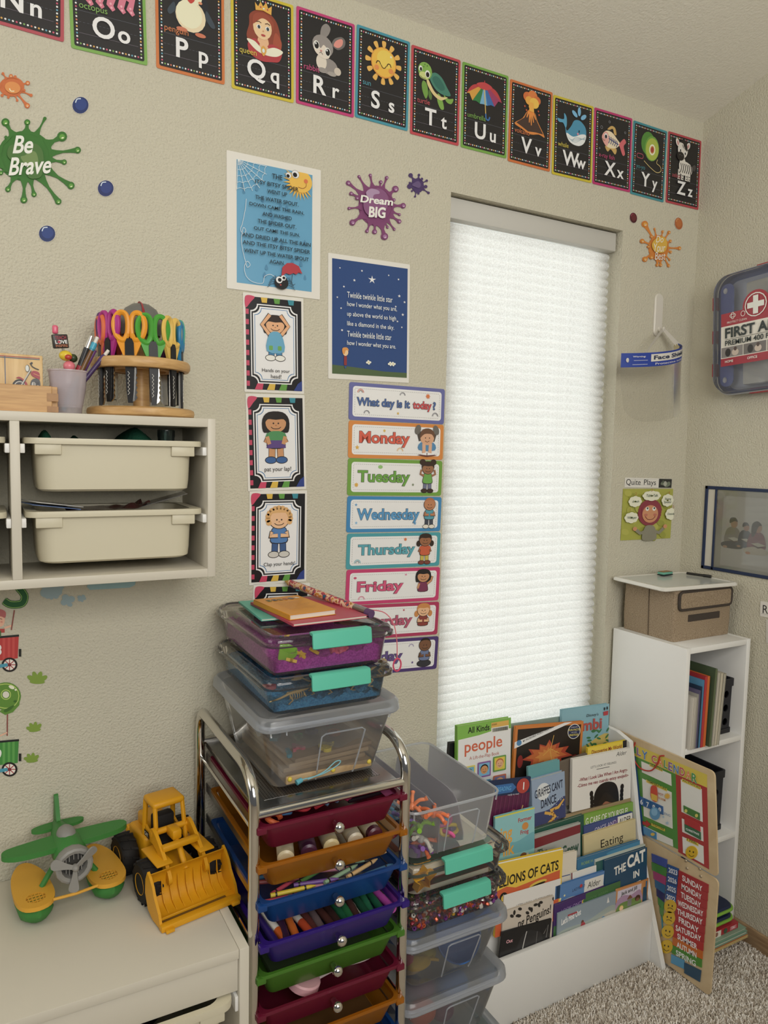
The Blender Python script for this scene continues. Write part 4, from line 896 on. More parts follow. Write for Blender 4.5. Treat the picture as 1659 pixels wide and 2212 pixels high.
def fig3(a):
    kid(a, 55, 36, .90, '#d8a868', '#e6b88c', '#4a7cb8', '#3a5a8c', '#c9c6be', 'front', 'curly')
action_card([(190, 35), (594, 75), (606, 712), (215, 695)], 'laminated action card of a child with hands on the head', (('Hands on your', 31, 131, 82, 139), ('head!', 47, 141, 66, 148)), fig1)
action_card([(215, 712), (606, 712), (616, 1345), (232, 1352)], 'laminated action card of a child patting the lap', (('pat your lap!', 30, 131, 80, 141),), fig2)
action_card([(234, 1356), (617, 1346), (622, 1955), (246, 1976)], 'laminated action card of a child clapping hands', (('Clap your hands!', 26, 133, 86, 142),), fig3)
action_card([(246, 1978), (622, 1958), (628, 2560), (258, 2580)], 'lowest laminated action card, mostly hidden behind the latch boxes', (), lambda a: kid(a, 55, 40, .9, '#33261f', '#c98d5e', '#b0404a', '#3a5a8c', '#d8d4cc'))

# ---- days of the week strips
def rainbow(a, u, v, r, cols):
    for i, c in enumerate(cols): a.line([(u-(r-i*r*.24)*math.cos(PI*t/8), v-(r-i*r*.24)*math.sin(PI*t/8)) for t in range(9)], r*.13, c)
def day(q, label, col, tcol, txt, box, fig, marks, extra=None):
    M_, W, H = quad_on_wall(q); o = sheet('day_strip', label, 'sign strip', M_, W, H, col, .006, group='days of the week strips')
    a = Art(W, H, 250, 84); a.on('panel_print').rect(9, 8, 241, 76, '#ece9e1', 7)
    a.dash((15, 13), (235, 13), 5, .6, .7, '#8d8a86'); a.dash((15, 71), (235, 71), 5, .6, .7, '#8d8a86'); a.dash((14, 15), (14, 69), 5, .6, .7, '#8d8a86'); a.dash((236, 15), (236, 69), 5, .6, .7, '#8d8a86')
    a.on('mark_print')
    for m in marks:
        if m[0] == 'r': rainbow(a, m[1], m[2], m[3], m[4])
        elif m[0] == 's': a.star(m[1], m[2], m[3], m[4], 8, .55)
        elif m[0] == '*': a.star(m[1], m[2], m[3], m[4])
        else: a.e(m[1], m[2], m[3], m[3]*.7, m[4])
    a.on('lettering')
    for t, u0, v0, u1, v1, c in box:
        a.fit(t, u0, v0, u1, v1, '#3a3436', .05); a.fit(t, u0+.7, v0+.7, u1-.7, v1-.7, c, .03)
    if fig: a.on('picture_print'); fig(a)
    a.build(o)
RBW = ['#c9565c', '#d98a4a', '#5a5a60']
day(Z4((905, 630), (1532, 678), (1535, 912), (896, 880)), 'blue-purple header strip asking what day it is today', '#6a6ea6', '', '', [('What day is it', 18, 32, 155, 57, '#46649c'), ('today', 162, 32, 214, 57, '#c9484e'), ('?', 216, 32, 225, 52, '#46649c')], None,
    [('r', 28, 22, 8, RBW), ('r', 135, 22, 7, ['#4a4a52', '#8a8a90']), ('s', 203, 20, 7, '#d8763a'), ('r', 44, 68, 7, ['#4a4a52', '#8a8a90']), ('s', 124, 64, 3.4, '#d9b44a'), ('r', 224, 66, 8, ['#4a4a52', '#8a8a90'])])
def mon(a):
    for s in (-1, 1): a.line([(203+s*16, 40), (203+s*24, 14)], 11, '#4d463f'); a.e(203+s*25, 14, 8, 12, '#6b6760', s*-20)
    a.sm([(182, 62), (186, 44), (222, 44), (226, 62)], '#4d86b0', 3); a.e(204, 33, 19, 17, '#d4a07a'); a.sm([(184, 34), (188, 16), (206, 10), (222, 18), (224, 34), (216, 24), (196, 24)], '#6b4a33', 3); a.line([(198, 40), (204, 43), (210, 40)], 1.2, '#4a2c22'); a.dots([(199, 33), (210, 33)], 1.4, ['#2c2320'])
    for s in (-1, 1): a.line([(204+s*8, 70), (204+s*9, 46)], 9, '#d9a886')
    a.poly([(178, 74), (204, 68), (232, 74), (204, 78)], '#6a3b34'); a.poly([(182, 72), (203, 67), (203, 74)], '#f0ece2'); a.poly([(205, 67), (228, 72), (205, 74)], '#f0ece2')
day(Z4((900, 885), (1530, 915), (1522, 1147), (893, 1133)), 'orange-edged Monday strip on the wall by the window', '#d98d48', '', '', [('Monday', 26, 22, 158, 58, '#d5573f')], mon, [('s', 90, 20, 4, '#d9b44a'), ('*', 22, 60, 6, '#d9a93a'), ('r', 132, 66, 8, ['#d9a05a', '#e0c070'])])
day(Z4((895, 1135), (1520, 1155), (1512, 1385), (888, 1383)), 'green-edged Tuesday strip on the wall by the window', '#74a244', '', '', [('Tuesday', 24, 26, 162, 62, '#6aa23e')], lambda a: kid(a, 209, 4, .74, '#3b2a22', '#9a6a46', '#6aa84a', '#6a6f8a', '#3d2a22', 'up', 'puffs'), [('c', 82, 18, 6, '#8fc070'), ('s', 22, 60, 6, '#d9a93a'), ('*', 170, 58, 4, '#7d8a6a')])
day(Z4((890, 1388), (1513, 1393), (1508, 1620), (882, 1628)), 'blue-edged Wednesday strip on the wall by the window', '#4189bd', '', '', [('Wednesday', 24, 28, 190, 64, '#4a92c4')], lambda a: kid(a, 216, 4, .74, '#b06a3c', '#b97a50', '#4a97a8', '#3f4654', '#ded8ca', 'front', 'bald'), [('*', 22, 20, 4, '#5a9aca'), ('*', 24, 62, 4, '#7ab4dc'), ('*', 178, 64, 5, '#5a9aca')])
day(Z4((888, 1635), (1508, 1628), (1500, 1847), (880, 1875)), 'teal-edged Thursday strip on the wall by the window', '#4ea0aa', '', '', [('Thursday', 28, 26, 180, 60, '#4fa3b2')], lambda a: kid(a, 206, 4, .76, '#33261f', '#9a6440', '#c9582f', '#c4b244', '#7a3f33', 'down', 'sides'), [('s', 152, 16, 5, '#d8763a'), ('r', 28, 70, 8, ['#4fa3b2', '#7fbcc4', '#4a4a52'])])
day(Z4((885, 1880), (1502, 1855), (1497, 2080), (875, 2110)), 'pink-edged Friday strip on the wall by the window', '#c84272', '', '', [('Friday', 27, 28, 150, 62, '#d04a76')], lambda a: kid(a, 203, 6, .78, '#211d1f', '#c48a5e', '#7a2f52', '#b83a6c', '#7a2f52', 'wave', 'bob', 'none'), [('c', 22, 20, 4, '#cc4a70'), ('c', 155, 16, 3, '#d889a8'), ('r', 40, 72, 8, ['#cc4a70', '#e09ab0'])])
day([(748, 1309), (946, 1299), (946, 1370), (748, 1383)], 'dark pink Saturday strip partly behind the latch boxes', '#b03a5e', '', '', [('Saturday', 24, 28, 176, 62, '#b5506e')], lambda a: kid(a, 205, 4, .80, '#c9843f', '#e3b285', '#8c3a34', '#8c3a34', '#6a3b34', 'front', 'sides', 'none'), [('s', 150, 17, 3, '#b53a4a'), ('r', 40, 70, 8, ['#b5506e', '#d8a0b0'])])
day([(748, 1388), (946, 1373), (943, 1445), (748, 1461)], 'purple Sunday strip at the bottom, partly behind the latch boxes', '#4e3a74', '', '', [('Sunday', 24, 28, 150, 62, '#5f4a86')], lambda a: kid(a, 211, 4, .80, '#241d1c', '#7a5238', '#6a7aa0', '#33343c', '#3a3030', 'front', 'bald', 'sit'), [('r', 172, 22, 7, ['#6a5590', '#b0a0c8']), ('*', 178, 62, 4, '#5f4a86')])

# ---- number train stickers under the wall shelf
def sticker(name, label, cu, cv, fn, ox=0, oy=1240, k=.2773, group='number train wall stickers'):
    a = WallArt(ox, oy, k, cu, cv); a.EPS = .00006; o = thing(name, label, 'wall sticker', mat=a.M, group=group); fn(a); a.build(o, VINYL); return o
def balloon3(a):
    p = [(30, 206), (70, 232), (120, 238), (175, 225), (192, 175), (170, 135), (140, 90), (185, 40), (165, -20), (100, -40), (40, -15)]; p = catmull(p, False, 4); n_ = len(p)-2
    a.on('balloon').line(p, [48]+[62]*n_+[48], '#1f5c2a'); a.on('outline_print').line(p, [34]+[50]*n_+[34], '#9dc463'); a.line(p, [28]+[42]*n_+[28], '#1d5a2b'); a.on('string').line([(112, 280), (88, 435)], 10, '#8a4a40')
sticker('number_balloon_sticker', 'dark green number balloon sticker just below the wall shelf', 120, 180, balloon3)
def rider(a):
    a.on('figure').e(0, 358, 38, 52, '#e5b092'); a.sm([(-40, 320), (-20, 280), (10, 274), (44, 296), (40, 340), (10, 330)], '#b5605e'); a.line([(34, 420), (88, 402)], 16, '#e5b092'); a.rect(-40, 425, 36, 455, '#b03a34'); a.rect(-40, 440, 8, 488, '#4a6a3a'); a.on('face_print').line([(-8, 352), (4, 346), (16, 352)], 4, '#4a2c22'); a.e(12, 372, 9, 6, '#d98a78')
sticker('train_rider_sticker', 'child sticker in a red cap riding the red train car', 0, 380, rider)
def car(col, st, num, y):
    def f(a):
        k = lambda v: v+y
        a.on('car_body').poly([(-60, k(0)), (146, k(-6)), (138, k(165)), (-60, k(190))], col)
        for u in (20, 60, 95): a.poly([(u, k(0)), (u+20, k(-1)), (u+18, k(178)), (u, k(180))], st)
        a.on('roof_edge').line([(-60, k(6)), (148, k(-12))], 16, '#1f2422'); a.on('buffer').rect(146, k(92), 166, k(152), '#23231f'); a.on('lettering').fit(num, -34, k(58), 12, k(140), '#efe9de', .02)
        a.on('wheel').e(74, k(215), 62, 56, '#211c1b', 0, 24); a.e(74, k(215), 46, 42, '#e8ded2', 0, 24)
        a.on('spoke')
        for i in range(8): a.line([(74, k(215)), (74+46*math.cos(PI*i/4), k(215)+42*math.sin(PI*i/4))], 7, '#a8383e')
        a.e(74, k(215), 14, 13, '#7a2a30'); a.on('rod').line([(-60, k(236)), (60, k(214))], 26, '#3f97b0')
    return f
sticker('train_car_sticker', 'red train car sticker cut off by the frame edge', 60, 580, car('#b8312f', '#c5443e', '8', 490))
def balloon9(a):
    p = [(14*0+95*math.cos(t)+45, 945+80*math.sin(t)) for t in [i*PI/10 for i in range(20)]]
    a.on('balloon').e(45, 950, 118, 108, '#5d8c2f', 0, 30); a.poly([(160, 940), (150, 1020), (100, 1075), (40, 1096), (-5, 1070), (50, 1020), (80, 990)], '#5d8c2f'); a.on('outline_print').ring(-62, 852, 150, 1046, 6, '#b8cf62', 96); a.e(46, 938, 40, 40, '#b8cf62', 0, 20); a.e(46, 938, 34, 34, '#5d8c2f', 0, 20); a.e(46, 938, 26, 26, '#d6d2c2', 0, 18)
    a.on('highlight_print').e(90, 880, 24, 13, '#e6ecc8', 25); a.e(122, 900, 9, 8, '#e6ecc8'); a.sm([(30, 1060), (80, 1030), (110, 1020), (90, 1050), (45, 1075)], '#3f6a26'); a.e(118, 990, 14, 10, '#3f6a26'); a.on('string').line([(58, 1090), (56, 1258)], 10, '#8a4a40'); a.line([(0, 1258), (56, 1232)], 10, '#e5b092')
sticker('number_balloon_sticker', 'light green number nine balloon sticker beside the bushes', 60, 960, balloon9)
sticker('train_car_sticker', 'green train car sticker near the toy plane', 60, 1400, car('#3f8a3a', '#5aa04a', '9', 1304))
def bush(c, s, rot):
    def f(a):
        a.on('bush')
        for i, t in enumerate((-62, -22, 18, 58)):
            q = math.radians(t+rot); a.e(c[0]+s*38*math.sin(q), c[1]-s*30*math.cos(q)+s*6, s*16, s*34, '#7d9a34', t+rot)
        a.e(c[0], c[1]+s*10, s*48, s*13, '#7d9a34', rot*.6)
    return f
sticker('bush_sticker', 'highest and largest green bush sticker by the red train car', 290, 826, bush((290, 826), 1.25, 2), group='bush wall stickers')
sticker('bush_sticker', 'middle green bush sticker beside the number nine balloon', 275, 1205, bush((272, 1205), .98, -14), group='bush wall stickers')
sticker('bush_sticker', 'lowest green bush sticker beside the green train car', 250, 1445, bush((250, 1445), .96, -10), group='bush wall stickers')
def puff(c, pts):
    def f(a):
        a.on('cloud')
        for u, v, r in pts: a.e(c[0]+u, c[1]+v, r, r*.9, '#93aab0')
    return f
sticker('cloud_sticker', 'largest grey blue smoke puff sticker touching the shelf', 400, 150, puff((400, 150), [(-45, -5, 42), (5, -15, 46), (45, -15, 40), (35, 20, 24), (0, 34, 16), (-30, 20, 24), (60, -50, 36), (-40, -50, 36)]), group='smoke puff stickers')
sticker('cloud_sticker', 'middle grey blue smoke puff sticker', 530, 205, puff((530, 205), [(-20, -22, 28), (25, -10, 28), (-32, 15, 26), (10, 28, 20), (18, 34, 16), (0, 0, 26)]), group='smoke puff stickers')
sticker('cloud_sticker', 'smallest grey blue smoke puff sticker', 636, 188, puff((636, 188), [(-18, -8, 16), (12, -14, 15), (20, 2, 14), (4, 20, 10), (-16, 12, 14), (0, 0, 16)]), group='smoke puff stickers')
sticker('cloud_band_sticker', 'long pale blue band sticker along the shelf bottom', 870, 90, lambda a: a.on('band').poly([(676, 100), (690, 60), (1060, 40), (1050, 85), (1010, 105), (700, 123)], '#8fb4b8'))

# ---- labels and charts by the corner
Z5 = lambda *p: [(1280+u*.3164, 980+v*.3164) for u, v in p]
M_, W, H = quad_on_wall(Z5((220, 166), (538, 168), (538, 238), (216, 226)))
o = sheet('paper_label', 'white handwritten paper label above the voice level chart', 'label', M_, W, H, PAPER, 0)
a = Art(W, H, 320, 66); a.on('lettering').fit('Quite', 8, 10, 104, 56, '#2b2b2d'); a.fit('Plays', 126, 10, 208, 58, '#2b2b2d'); a.line([(6, 48), (212, 48)], 1, '#a8a6a2'); a.line([(6, 10), (212, 10)], 1, '#a8a6a2')
a.on('picture_print').rect(228, 2, 318, 64, '#2c2d2b'); a.sm([(240, 40), (256, 14), (276, 30), (300, 20), (308, 44), (280, 60), (262, 48)], '#6f7a66'); a.e(272, 36, 12, 18, '#a8ab9c'); a.e(256, 24, 8, 6, '#4b5548'); a.build(o)
M_, W, H = quad_on_wall(Z5((205, 244), (545, 236), (530, 580), (190, 588)))
o = sheet('voice_chart', 'green voice level chart with a red haired cartoon child', 'chart', M_, W, H, '#a8a83f', 0)
a = Art(W, H, 340, 344); a.on('background_print').rect(0, 0, 340, 344, '#a9aa40')
for i in range(26): u, v = random.uniform(10, 330), random.uniform(10, 334); a.e(u, v, 26, 20, '#b3b24a' if i % 2 else '#9a9c38', random.uniform(0, 90))
a.on('picture_print')
for i in range(26): t = i*2*PI/26; a.e(180+62*math.cos(t), 160+74*math.sin(t)*(1 if math.sin(t) < 0 else 1.0), 20, 18, '#8f3a44')
a.e(180, 150, 60, 62, '#8f3a44', 0, 24); a.e(180, 170, 54, 60, '#cf8f62', 0, 24)
for u in (158, 204): a.e(u, 135, 12, 14, '#efe9dc'); a.e(u+1, 131, 6, 7, '#3f5a4a')
a.line([(146, 186), (164, 206), (196, 206), (214, 186)], 4, '#7a3a30', smooth=True); a.e(150, 176, 12, 9, '#c0705a'); a.e(212, 176, 12, 9, '#c0705a')
a.sm([(134, 344), (146, 262), (176, 246), (214, 262), (226, 344)], '#8a8672'); a.line([(146, 290), (118, 300), (88, 276)], 22, '#8a8672'); a.line([(214, 290), (246, 300), (276, 270)], 22, '#8a8672'); a.e(80, 268, 14, 14, '#cf8f62'); a.e(286, 258, 14, 14, '#cf8f62')
a.on('bubble_print')
for u, v, ru, rv in ((52, 192, 44, 34), (70, 84, 42, 34), (178, 46, 60, 32), (288, 78, 40, 40), (318, 172, 40, 38)):
    for k in range(8): a.e(min(318, u+ru*.62*math.cos(k*.785)), v+rv*.62*math.sin(k*.785), ru*.45, rv*.48, '#e7e3c8')
a.on('lettering')
for t, u, v, s in (('Whisper', 52, 198, 17), ('6 inch', 70, 90, 17), ('Table Talk', 178, 52, 18), ('Strong', 288, 74, 16), ('Speaker', 288, 96, 16), ('Outside', 314, 178, 15)): a.text(t, u, v, s, '#3f5a52', 'c', 0, .15, .75)
for t, u, v in (('1', 34, 146), ('2', 66, 42), ('3', 172, 16), ('4', 292, 34), ('5', 328, 132)): a.text(t, u, v, 20, '#a8702f', 'c')
a.build(o)
M_, W, H = quad_on_wall([(1643, 1299), (1700, 1306), (1700, 1342), (1643, 1330)], 0, XR)
o = sheet('paper_label', 'white paper label cut off at the frame edge below the wall chart', 'label', M_, W, H, PAPER, .002)
a = Art(W, H, 100, 50); a.on('lettering').text('Re', 10, 38, 28, '#2b2b2d'); a.line([(4, 40), (96, 40)], 1, '#a8a6a2'); a.build(o)
M_, W, H = quad_on_wall([(1656, 1338), (1720, 1346), (1720, 1400), (1655, 1388)], 0, XR)
o = sheet('paper_sheet', 'blank white paper below the cut off label', 'paper', M_, W, H, '#d2cec4', .001)
# ================================================================== things on the wall shelf
BEECH = wood('beech_wood', '#b98f58', '#d2ab74', 14, (1, 1, 5)); PINE = wood('pine_wood', '#b68a54', '#cda269', 10, (1, 1, 12))
RK = V((.276, -.108, SZ1+.0004))
rack = thing('scissors_rack', 'round two-tier wooden rack full of craft scissors', 'rack', RK)
MB().lathe([(.0, 0), (.096, 0), (.1005, .003), (.102, .009), (.1005, .015), (.095, .018), (.0, .018)], 40).build('base_disc', BEECH, rack)
MB().lathe([(.0825, .091), (.0905, .092), (.0935, .097), (.0935, .105), (.0905, .110), (.0825, .112), (.0825, .091)], 44).build('holder_ring', BEECH, rack)
MB().lathe([(.048, .091), (.066, .091), (.066, .112), (.048, .112), (.048, .091)], 36).build('inner_ring', BEECH, rack)
for t in (-100, 0, 107): MB().box(.013, .0824, -.0045, .0045, .094, .109).build('spoke', BEECH, rack).rotation_euler = (0, 0, math.radians(t))
MB().lathe([(.0, .018), (.016, .018), (.015, .06), (.013, .16), (.0, .16)], 20).build('post', BEECH, rack)
MB().lathe([(.0, .160), (.037, .160), (.040, .180), (.037, .197), (.030, .211), (.017, .220), (.0, .222)], 28).build('dome_cap', pm('#6d6c68', .4), rack)
MB().tube([(-.0002, -.0405*math.cos(t), .180+.0425*math.sin(t)) for t in [i*PI/16 for i in range(17)]], .0055, 8, None, False, True, .2).build('cap_stripe', pm('#a32c36', .4), rack)
def scissors():
    """Craft scissors hanging point down; origin at the pivot, +Z up, faces -Y."""
    o = thing('craft_scissors', '', 'scissors'); BLK = pm('#19191b', .42, 0, .4)
    MB(MX.Rotation(PI/2, 4, 'X')).prism([(-.008, .035), (-.0045, .043), (.0045, .043), (.008, .035), (.0095, -.01), (.008, -.05), (.0055, -.076), (-.003, -.076), (-.006, -.05), (-.0075, -.01)], .0005, .005).build('blade_cover', BLK, o)
    MB(MX.Rotation(PI/2, 4, 'X')).prism([(-.004, .0), (.011, .0), (.0125, -.02)]+[(.0118+(.0012 if i % 2 else -.0012), -.024-i*.0046) for i in range(11)]+[(.004, -.075), (-.004, -.075)], -.003, -.0005).build('blade', pm('#c9c7c2', .18, 1.), o)
    zz = []
    for i in range(13): zz.append((-.0012+(.0016 if i % 2 else -.0016), -.0055, -.018-i*.0036))
    MB().tube(zz, .0006, 4).build('zigzag_print', pm('#cfcdc6', .5), o)
    return o
def handles(o, col):
    m = pm(col, .42, 0, .4)
    for s in (-1, 1):
        path = catmull([(s*.0040, -.001, .052), (s*.0032, -.001, .075), (s*.0075, -.001, .088), (s*.0170, -.001, .090), (s*.0255, -.001, .080), (s*.0275, -.001, .064), (s*.0225, -.001, .047), (s*.011, -.001, .040)], True, 4)
        MB().tube(path, .0046, 8, None, True, False, 1.2).build('finger_loop', m, o)
        MB(MX.Rotation(PI/2, 4, 'X')).prism([(s*.003, .046), (s*.012, .041), (s*.026, .056), (s*.022, .036), (s*.0075, .002), (s*.003, .004)], -.003, .003).build('shank', m, o)
SCI = [(-116, '#e59a2c', 'orange scissors at the front of the rack beside the pencil cup', .0), (-84, '#4c9e3a', 'bright green scissors at the front middle of the rack', -.003), (-52, '#e2bd62', 'cream yellow scissors at the front of the rack', -.003), (-16, '#3082b2', 'blue handled scissors at the outer end of the rack', -.006),
       (-150, '#ab3283', 'magenta scissors seen edge-on behind the orange pair', .002), (-176, '#d96e45', 'salmon orange scissors at the end of the rack nearest the pencils', -.004), (152, '#5c2b6e', 'dark purple scissors behind the orange pair', .006), (122, '#ab4733', 'brick red scissors at the back of the rack', .012),
       (92, '#a8422f', 'rust red scissors at the back under the grey dome', .010), (62, '#6b3566', 'plum scissors at the back of the rack behind the green pair', .010), (38, '#5a3058', 'dark plum scissors half hidden at the back', .004), (16, '#58ab93', 'mint green scissors at the back behind the cream pair', .004)]
proto = scissors(); pk = list(KIDS[proto.name])
for i, (ang, col, lab, dz) in enumerate(SCI):
    o = proto
    if i:
        o = proto.copy(); COL.objects.link(o)
        for ch in pk: c = ch.copy(); COL.objects.link(c); c.parent = o
    t = math.radians(ang); R_ = .0745
    o['label'] = lab; o['group'] = 'craft scissors in the wooden rack'
    o.location = RK+V((R_*math.cos(t), R_*math.sin(t), .1005+dz)); o.rotation_euler = (0, 0, t+PI/2+random.Random(i).uniform(-.12, .12)); handles(o, col)
# ---- cup of pens
CUP = V((.139, -.140, SZ1+.0004))
cup = thing('plastic_cup', 'pearly grey disposable cup holding pens on the wall shelf', 'cup', CUP)
prof = [(.0, .0015), (.0215, .0015), (.0228, .0), (.0243, .012)]
for i in range(9): prof += [(.0255+i*.0006, .0165+i*.0036), (.0264+i*.0006, .0183+i*.0036)]
prof += [(.0315, .056), (.0335, .0765), (.0352, .0775), (.0352, .0800), (.0330, .0800), (.031, .056), (.0236, .012)]
MB().lathe(prof, 36).build('cup_body', clear('pearl_cup', '#f4eef2', .62, .15, '#f0eaee', .6), cup)
def pen(name, label, base, tip, parts_):
    """Stick in the cup: parts_ = (part name, t0, t1, r0, r1, colour, metal)."""
    o = thing(name, label, 'pen', base, group='pens in the grey cup'); d = V(tip)-V(base)
    for nm, t0, t1, r0, r1, col, me_ in parts_: MB().tube([d*t0, d*(t0+(t1-t0)*.5), d*t1], [r0, (r0+r1)/2, r1], 12).build(nm, pm(col, .25 if me_ else .35, me_), o)
    return o
pen('ballpoint_pen', 'black ballpoint pen with silver end and red grip in the cup', CUP+V((-.008, .004, .006)), CUP+V((.041, -.006, .146)), [('barrel', .0, .84, .0056, .0056, '#232326', 0), ('grip', .50, .60, .0058, .0060, '#8f1f2d', 0), ('silver_end', .84, 1., .0058, .0040, '#d5d3ce', 1)])
pen('mechanical_pencil', 'teal mechanical pencil with white eraser in the cup', CUP+V((-.010, -.008, .006)), CUP+V((.053, -.004, .148)), [('barrel', 0, .90, .0045, .0045, '#3a93b0', 0), ('clip_band', .82, .90, .0055, .0055, '#46a4c0', 0), ('label_print', .45, .80, .0047, .0047, '#6b4a28', 0), ('eraser', .90, .98, .0036, .0036, '#e2dfd6', 0)])
pen('mechanical_pencil', 'dark purple mechanical pencil leaning outward over the cup rim', CUP+V((-.014, -.002, .006)), CUP+V((.072, -.012, .124)), [('barrel', 0, .90, .0044, .0044, '#3f2a57', 0), ('clip_band', .80, .88, .0052, .0052, '#4d3468', 0), ('eraser', .90, .98, .0034, .0034, '#dcd6cc', 0)])
pen('mechanical_pencil', 'thin violet pencil between the teal and purple ones', CUP+V((-.008, .010, .006)), CUP+V((.048, .006, .122)), [('barrel', 0, 1, .004, .004, '#6b3f7c', 0)])
bp = thing('beaded_pen', 'pen topped with pink beads, a duck and a black square bead', 'pen', CUP+V((.008, .0, .006)), group='pens in the grey cup')
def bpos(t): return V((-.020*t-.006*t*t, -.004*t, .062+.078*t))
MB().tube([V((0, 0, 0)), bpos(0), bpos(.5), bpos(1)], .0022, 8).build('barrel', pm('#b9b4ae', .3, .6), bp)
MB().ell(bpos(.26), (.0105, .0105, .0100), None, 16, 10).build('pink_bead', pm('#dd7b86', .3), bp)
MB().ell(bpos(.20)+V((.016, .004, 0)), (.007, .007, .007), None, 12, 8).build('olive_bead', pm('#7a7a2a', .35), bp)
duck = MB(); duck.ell(bpos(.50), (.0115, .0105, .0095), None, 16, 10); duck.build('duck_bead', pm('#e0c33a', .35), bp)
b = MB(); b.ell(bpos(.47)+V((.003, -.0105, -.001)), (.0062, .003, .0048), None, 12, 8); b.build('duck_bill', pm('#b13a2a', .35), bp)
MB().ell(bpos(.46)+V((.012, .004, 0)), (.008, .009, .008), None, 12, 8).build('green_bead', pm('#2f3f22', .4), bp)
sq = MB().rbox(-.0135, .0135, -.005, .005, -.0125, .0125, .002, 2).build('square_bead', pm('#2a2927', .4), bp); sq.location = bpos(.82); sq.rotation_euler = (.05, -.14, .25)
a = Art(.027, .025, 100, 92); a.on('lettering').fit('TEACH', 12, 10, 86, 34, '#a33a4c', .02); a.fit('LOVE', 10, 38, 90, 62, '#efe9e0', .03); a.fit('INSPIRE', 10, 66, 90, 84, '#b06a48', .02); a.e(34, 50, 9, 9, '#b03a4c')
a.build(sq, INK, MX.Translation((0, -.0050, 0)) @ BACK.to_4x4())
MB().rbox(-.005, .005, -.0045, .0045, -.008, .008, .0035, 3).build('pink_bead', pm('#d9607c', .3), bp).location = bpos(1.08)
# ---- wooden puzzle box with picture block
BXP = V((.036, -.120, SZ1+.0004))
wb = thing('wooden_box', 'small finger-jointed pine box on the wall shelf', 'box', BXP)
MB().rbox(-.082, .072, -.066, -.056, 0, .0465, .0008, 1).build('front_panel', PINE, wb); MB().rbox(-.082, .072, .046, .056, 0, .0465, .0008, 1).build('back_panel', PINE, wb)
for x in (-.082, .0715): MB().rbox(x, x+.0105, -.0555, .0455, 0, .0465, .0008, 1).build('end_panel', PINE, wb)
MB().box(-.07, .07, -.055, .045, .002, .008).build('bottom_panel', PINE, wb)
for z0, z1 in ((.020, .034), (.001, .011)): MB().box(.0640, .0823, -.0672, -.0660, z0, z1).build('finger_joint', wood('end_grain', '#8a6238', '#a87b48', 30, (1, 1, 1)), wb)
mo = thing('picture_block', 'wooden block with a red motorcycle picture standing in the box', 'picture block', BXP+V((-.012, -.030, .0445)))
MB().rbox(-.070, .072, -.006, .006, -.036, .0575, .0015, 2).build('block', wood('pale_block_wood', '#c9a46c', '#dcbc86', 9, (6, 1, 1)), mo)
a = Art(.142, .0575, 240, 97); a.on('border_print').line([(6, 8), (232, 8)], 2.4, '#9c3a2f'); a.line([(6, 12), (232, 12)], 2.2, '#2c4a6a'); a.line([(140, 4), (140, 97)], .01, '#fff'); a.line([(138, 8), (138, 97)], 2, '#2f4f74')
a.on('picture_print'); K, RD, GY = '#211d1e', '#9b2533', '#b7b4ac'
def u_(x, y): return (140+(x-20)/620*92, 12+(y-590)/420*86)
def pl_(pts, c): a.poly([u_(*p) for p in pts], c)
def el_(x, y, rx, ry, c): a.e(*u_(x, y), rx/620*92, ry/420*86, c, 0, 22)
el_(265, 1010, 142, 118, K); el_(265, 1010, 108, 90, GY); el_(265, 1010, 92, 76, '#3a3435'); el_(265, 1010, 46, 40, GY); el_(265, 1010, 24, 20, K)
a.sm([u_(*p) for p in ((200, 880), (260, 858), (350, 900), (405, 960), (400, 1010), (370, 990), (340, 930), (280, 890))], RD); a.line([u_(270, 1010), u_(390, 850), u_(470, 740)], 3.4, GY); a.line([u_(300, 1000), u_(410, 850), u_(480, 760)], 1.6, K)
el_(410, 730, 40, 52, K); el_(405, 730, 32, 46, '#c9cdc6'); a.sm([u_(*p) for p in ((470, 790), (520, 760), (600, 770), (632, 800), (632, 880), (560, 860), (490, 830))], RD); a.line([u_(520, 800), u_(632, 830)], 1.2, '#d9a050'); a.line([u_(460, 650), u_(500, 700), u_(560, 725), u_(620, 740)], 3, K); el_(490, 650, 20, 16, K)
a.sm([u_(*p) for p in ((480, 900), (560, 870), (632, 900), (632, 1010), (520, 1020), (460, 980))], '#45464a'); el_(520, 960, 40, 40, GY)
for k in range(5): a.line([u_(520+k*22, 920), u_(510+k*22, 1000)], 1.1, K)
el_(595, 1000, 36, 32, '#d8d3c4'); a.sm([u_(*p) for p in ((20, 990), (140, 990), (130, 1012), (20, 1012))], '#4a6a4a')
a.build(mo, INK, MX.Translation((.001, -.0062, .02875)) @ BACK.to_4x4())

# ================================================================== toys on the low cabinet
GRN = pm('#3f7f3c', .5, 0, .35); YEL = pm('#d9a23a', .5, 0, .35); GRY = pm('#8d8b86', .45, 0, .4); CYEL = pm('#d79a17', .42, 0, .45); TYRE = pm('#1d1b1a', .7, 0, .3)
pl3 = thing('toy_seaplane', 'green toy seaplane with yellow floats and grey propeller', 'toy plane', (.125, -.105, DZ+.0006), rot=(0, 0, math.radians(7)))
def body_ring(y, w, h, zc): return [(w*math.cos(2*PI*k/16), y, zc+h*math.sin(2*PI*k/16)) for k in range(16)]
b = MB(); b.loft([body_ring(-.058, .024, .024, .098), body_ring(-.045, .030, .030, .099), body_ring(-.01, .030, .032, .101), body_ring(.02, .026, .028, .102), body_ring(.05, .018, .020, .104), body_ring(.082, .010, .013, .107), body_ring(.089, .004, .006, .108)], None, True, True); b.build('fuselage', GRN, pl3)
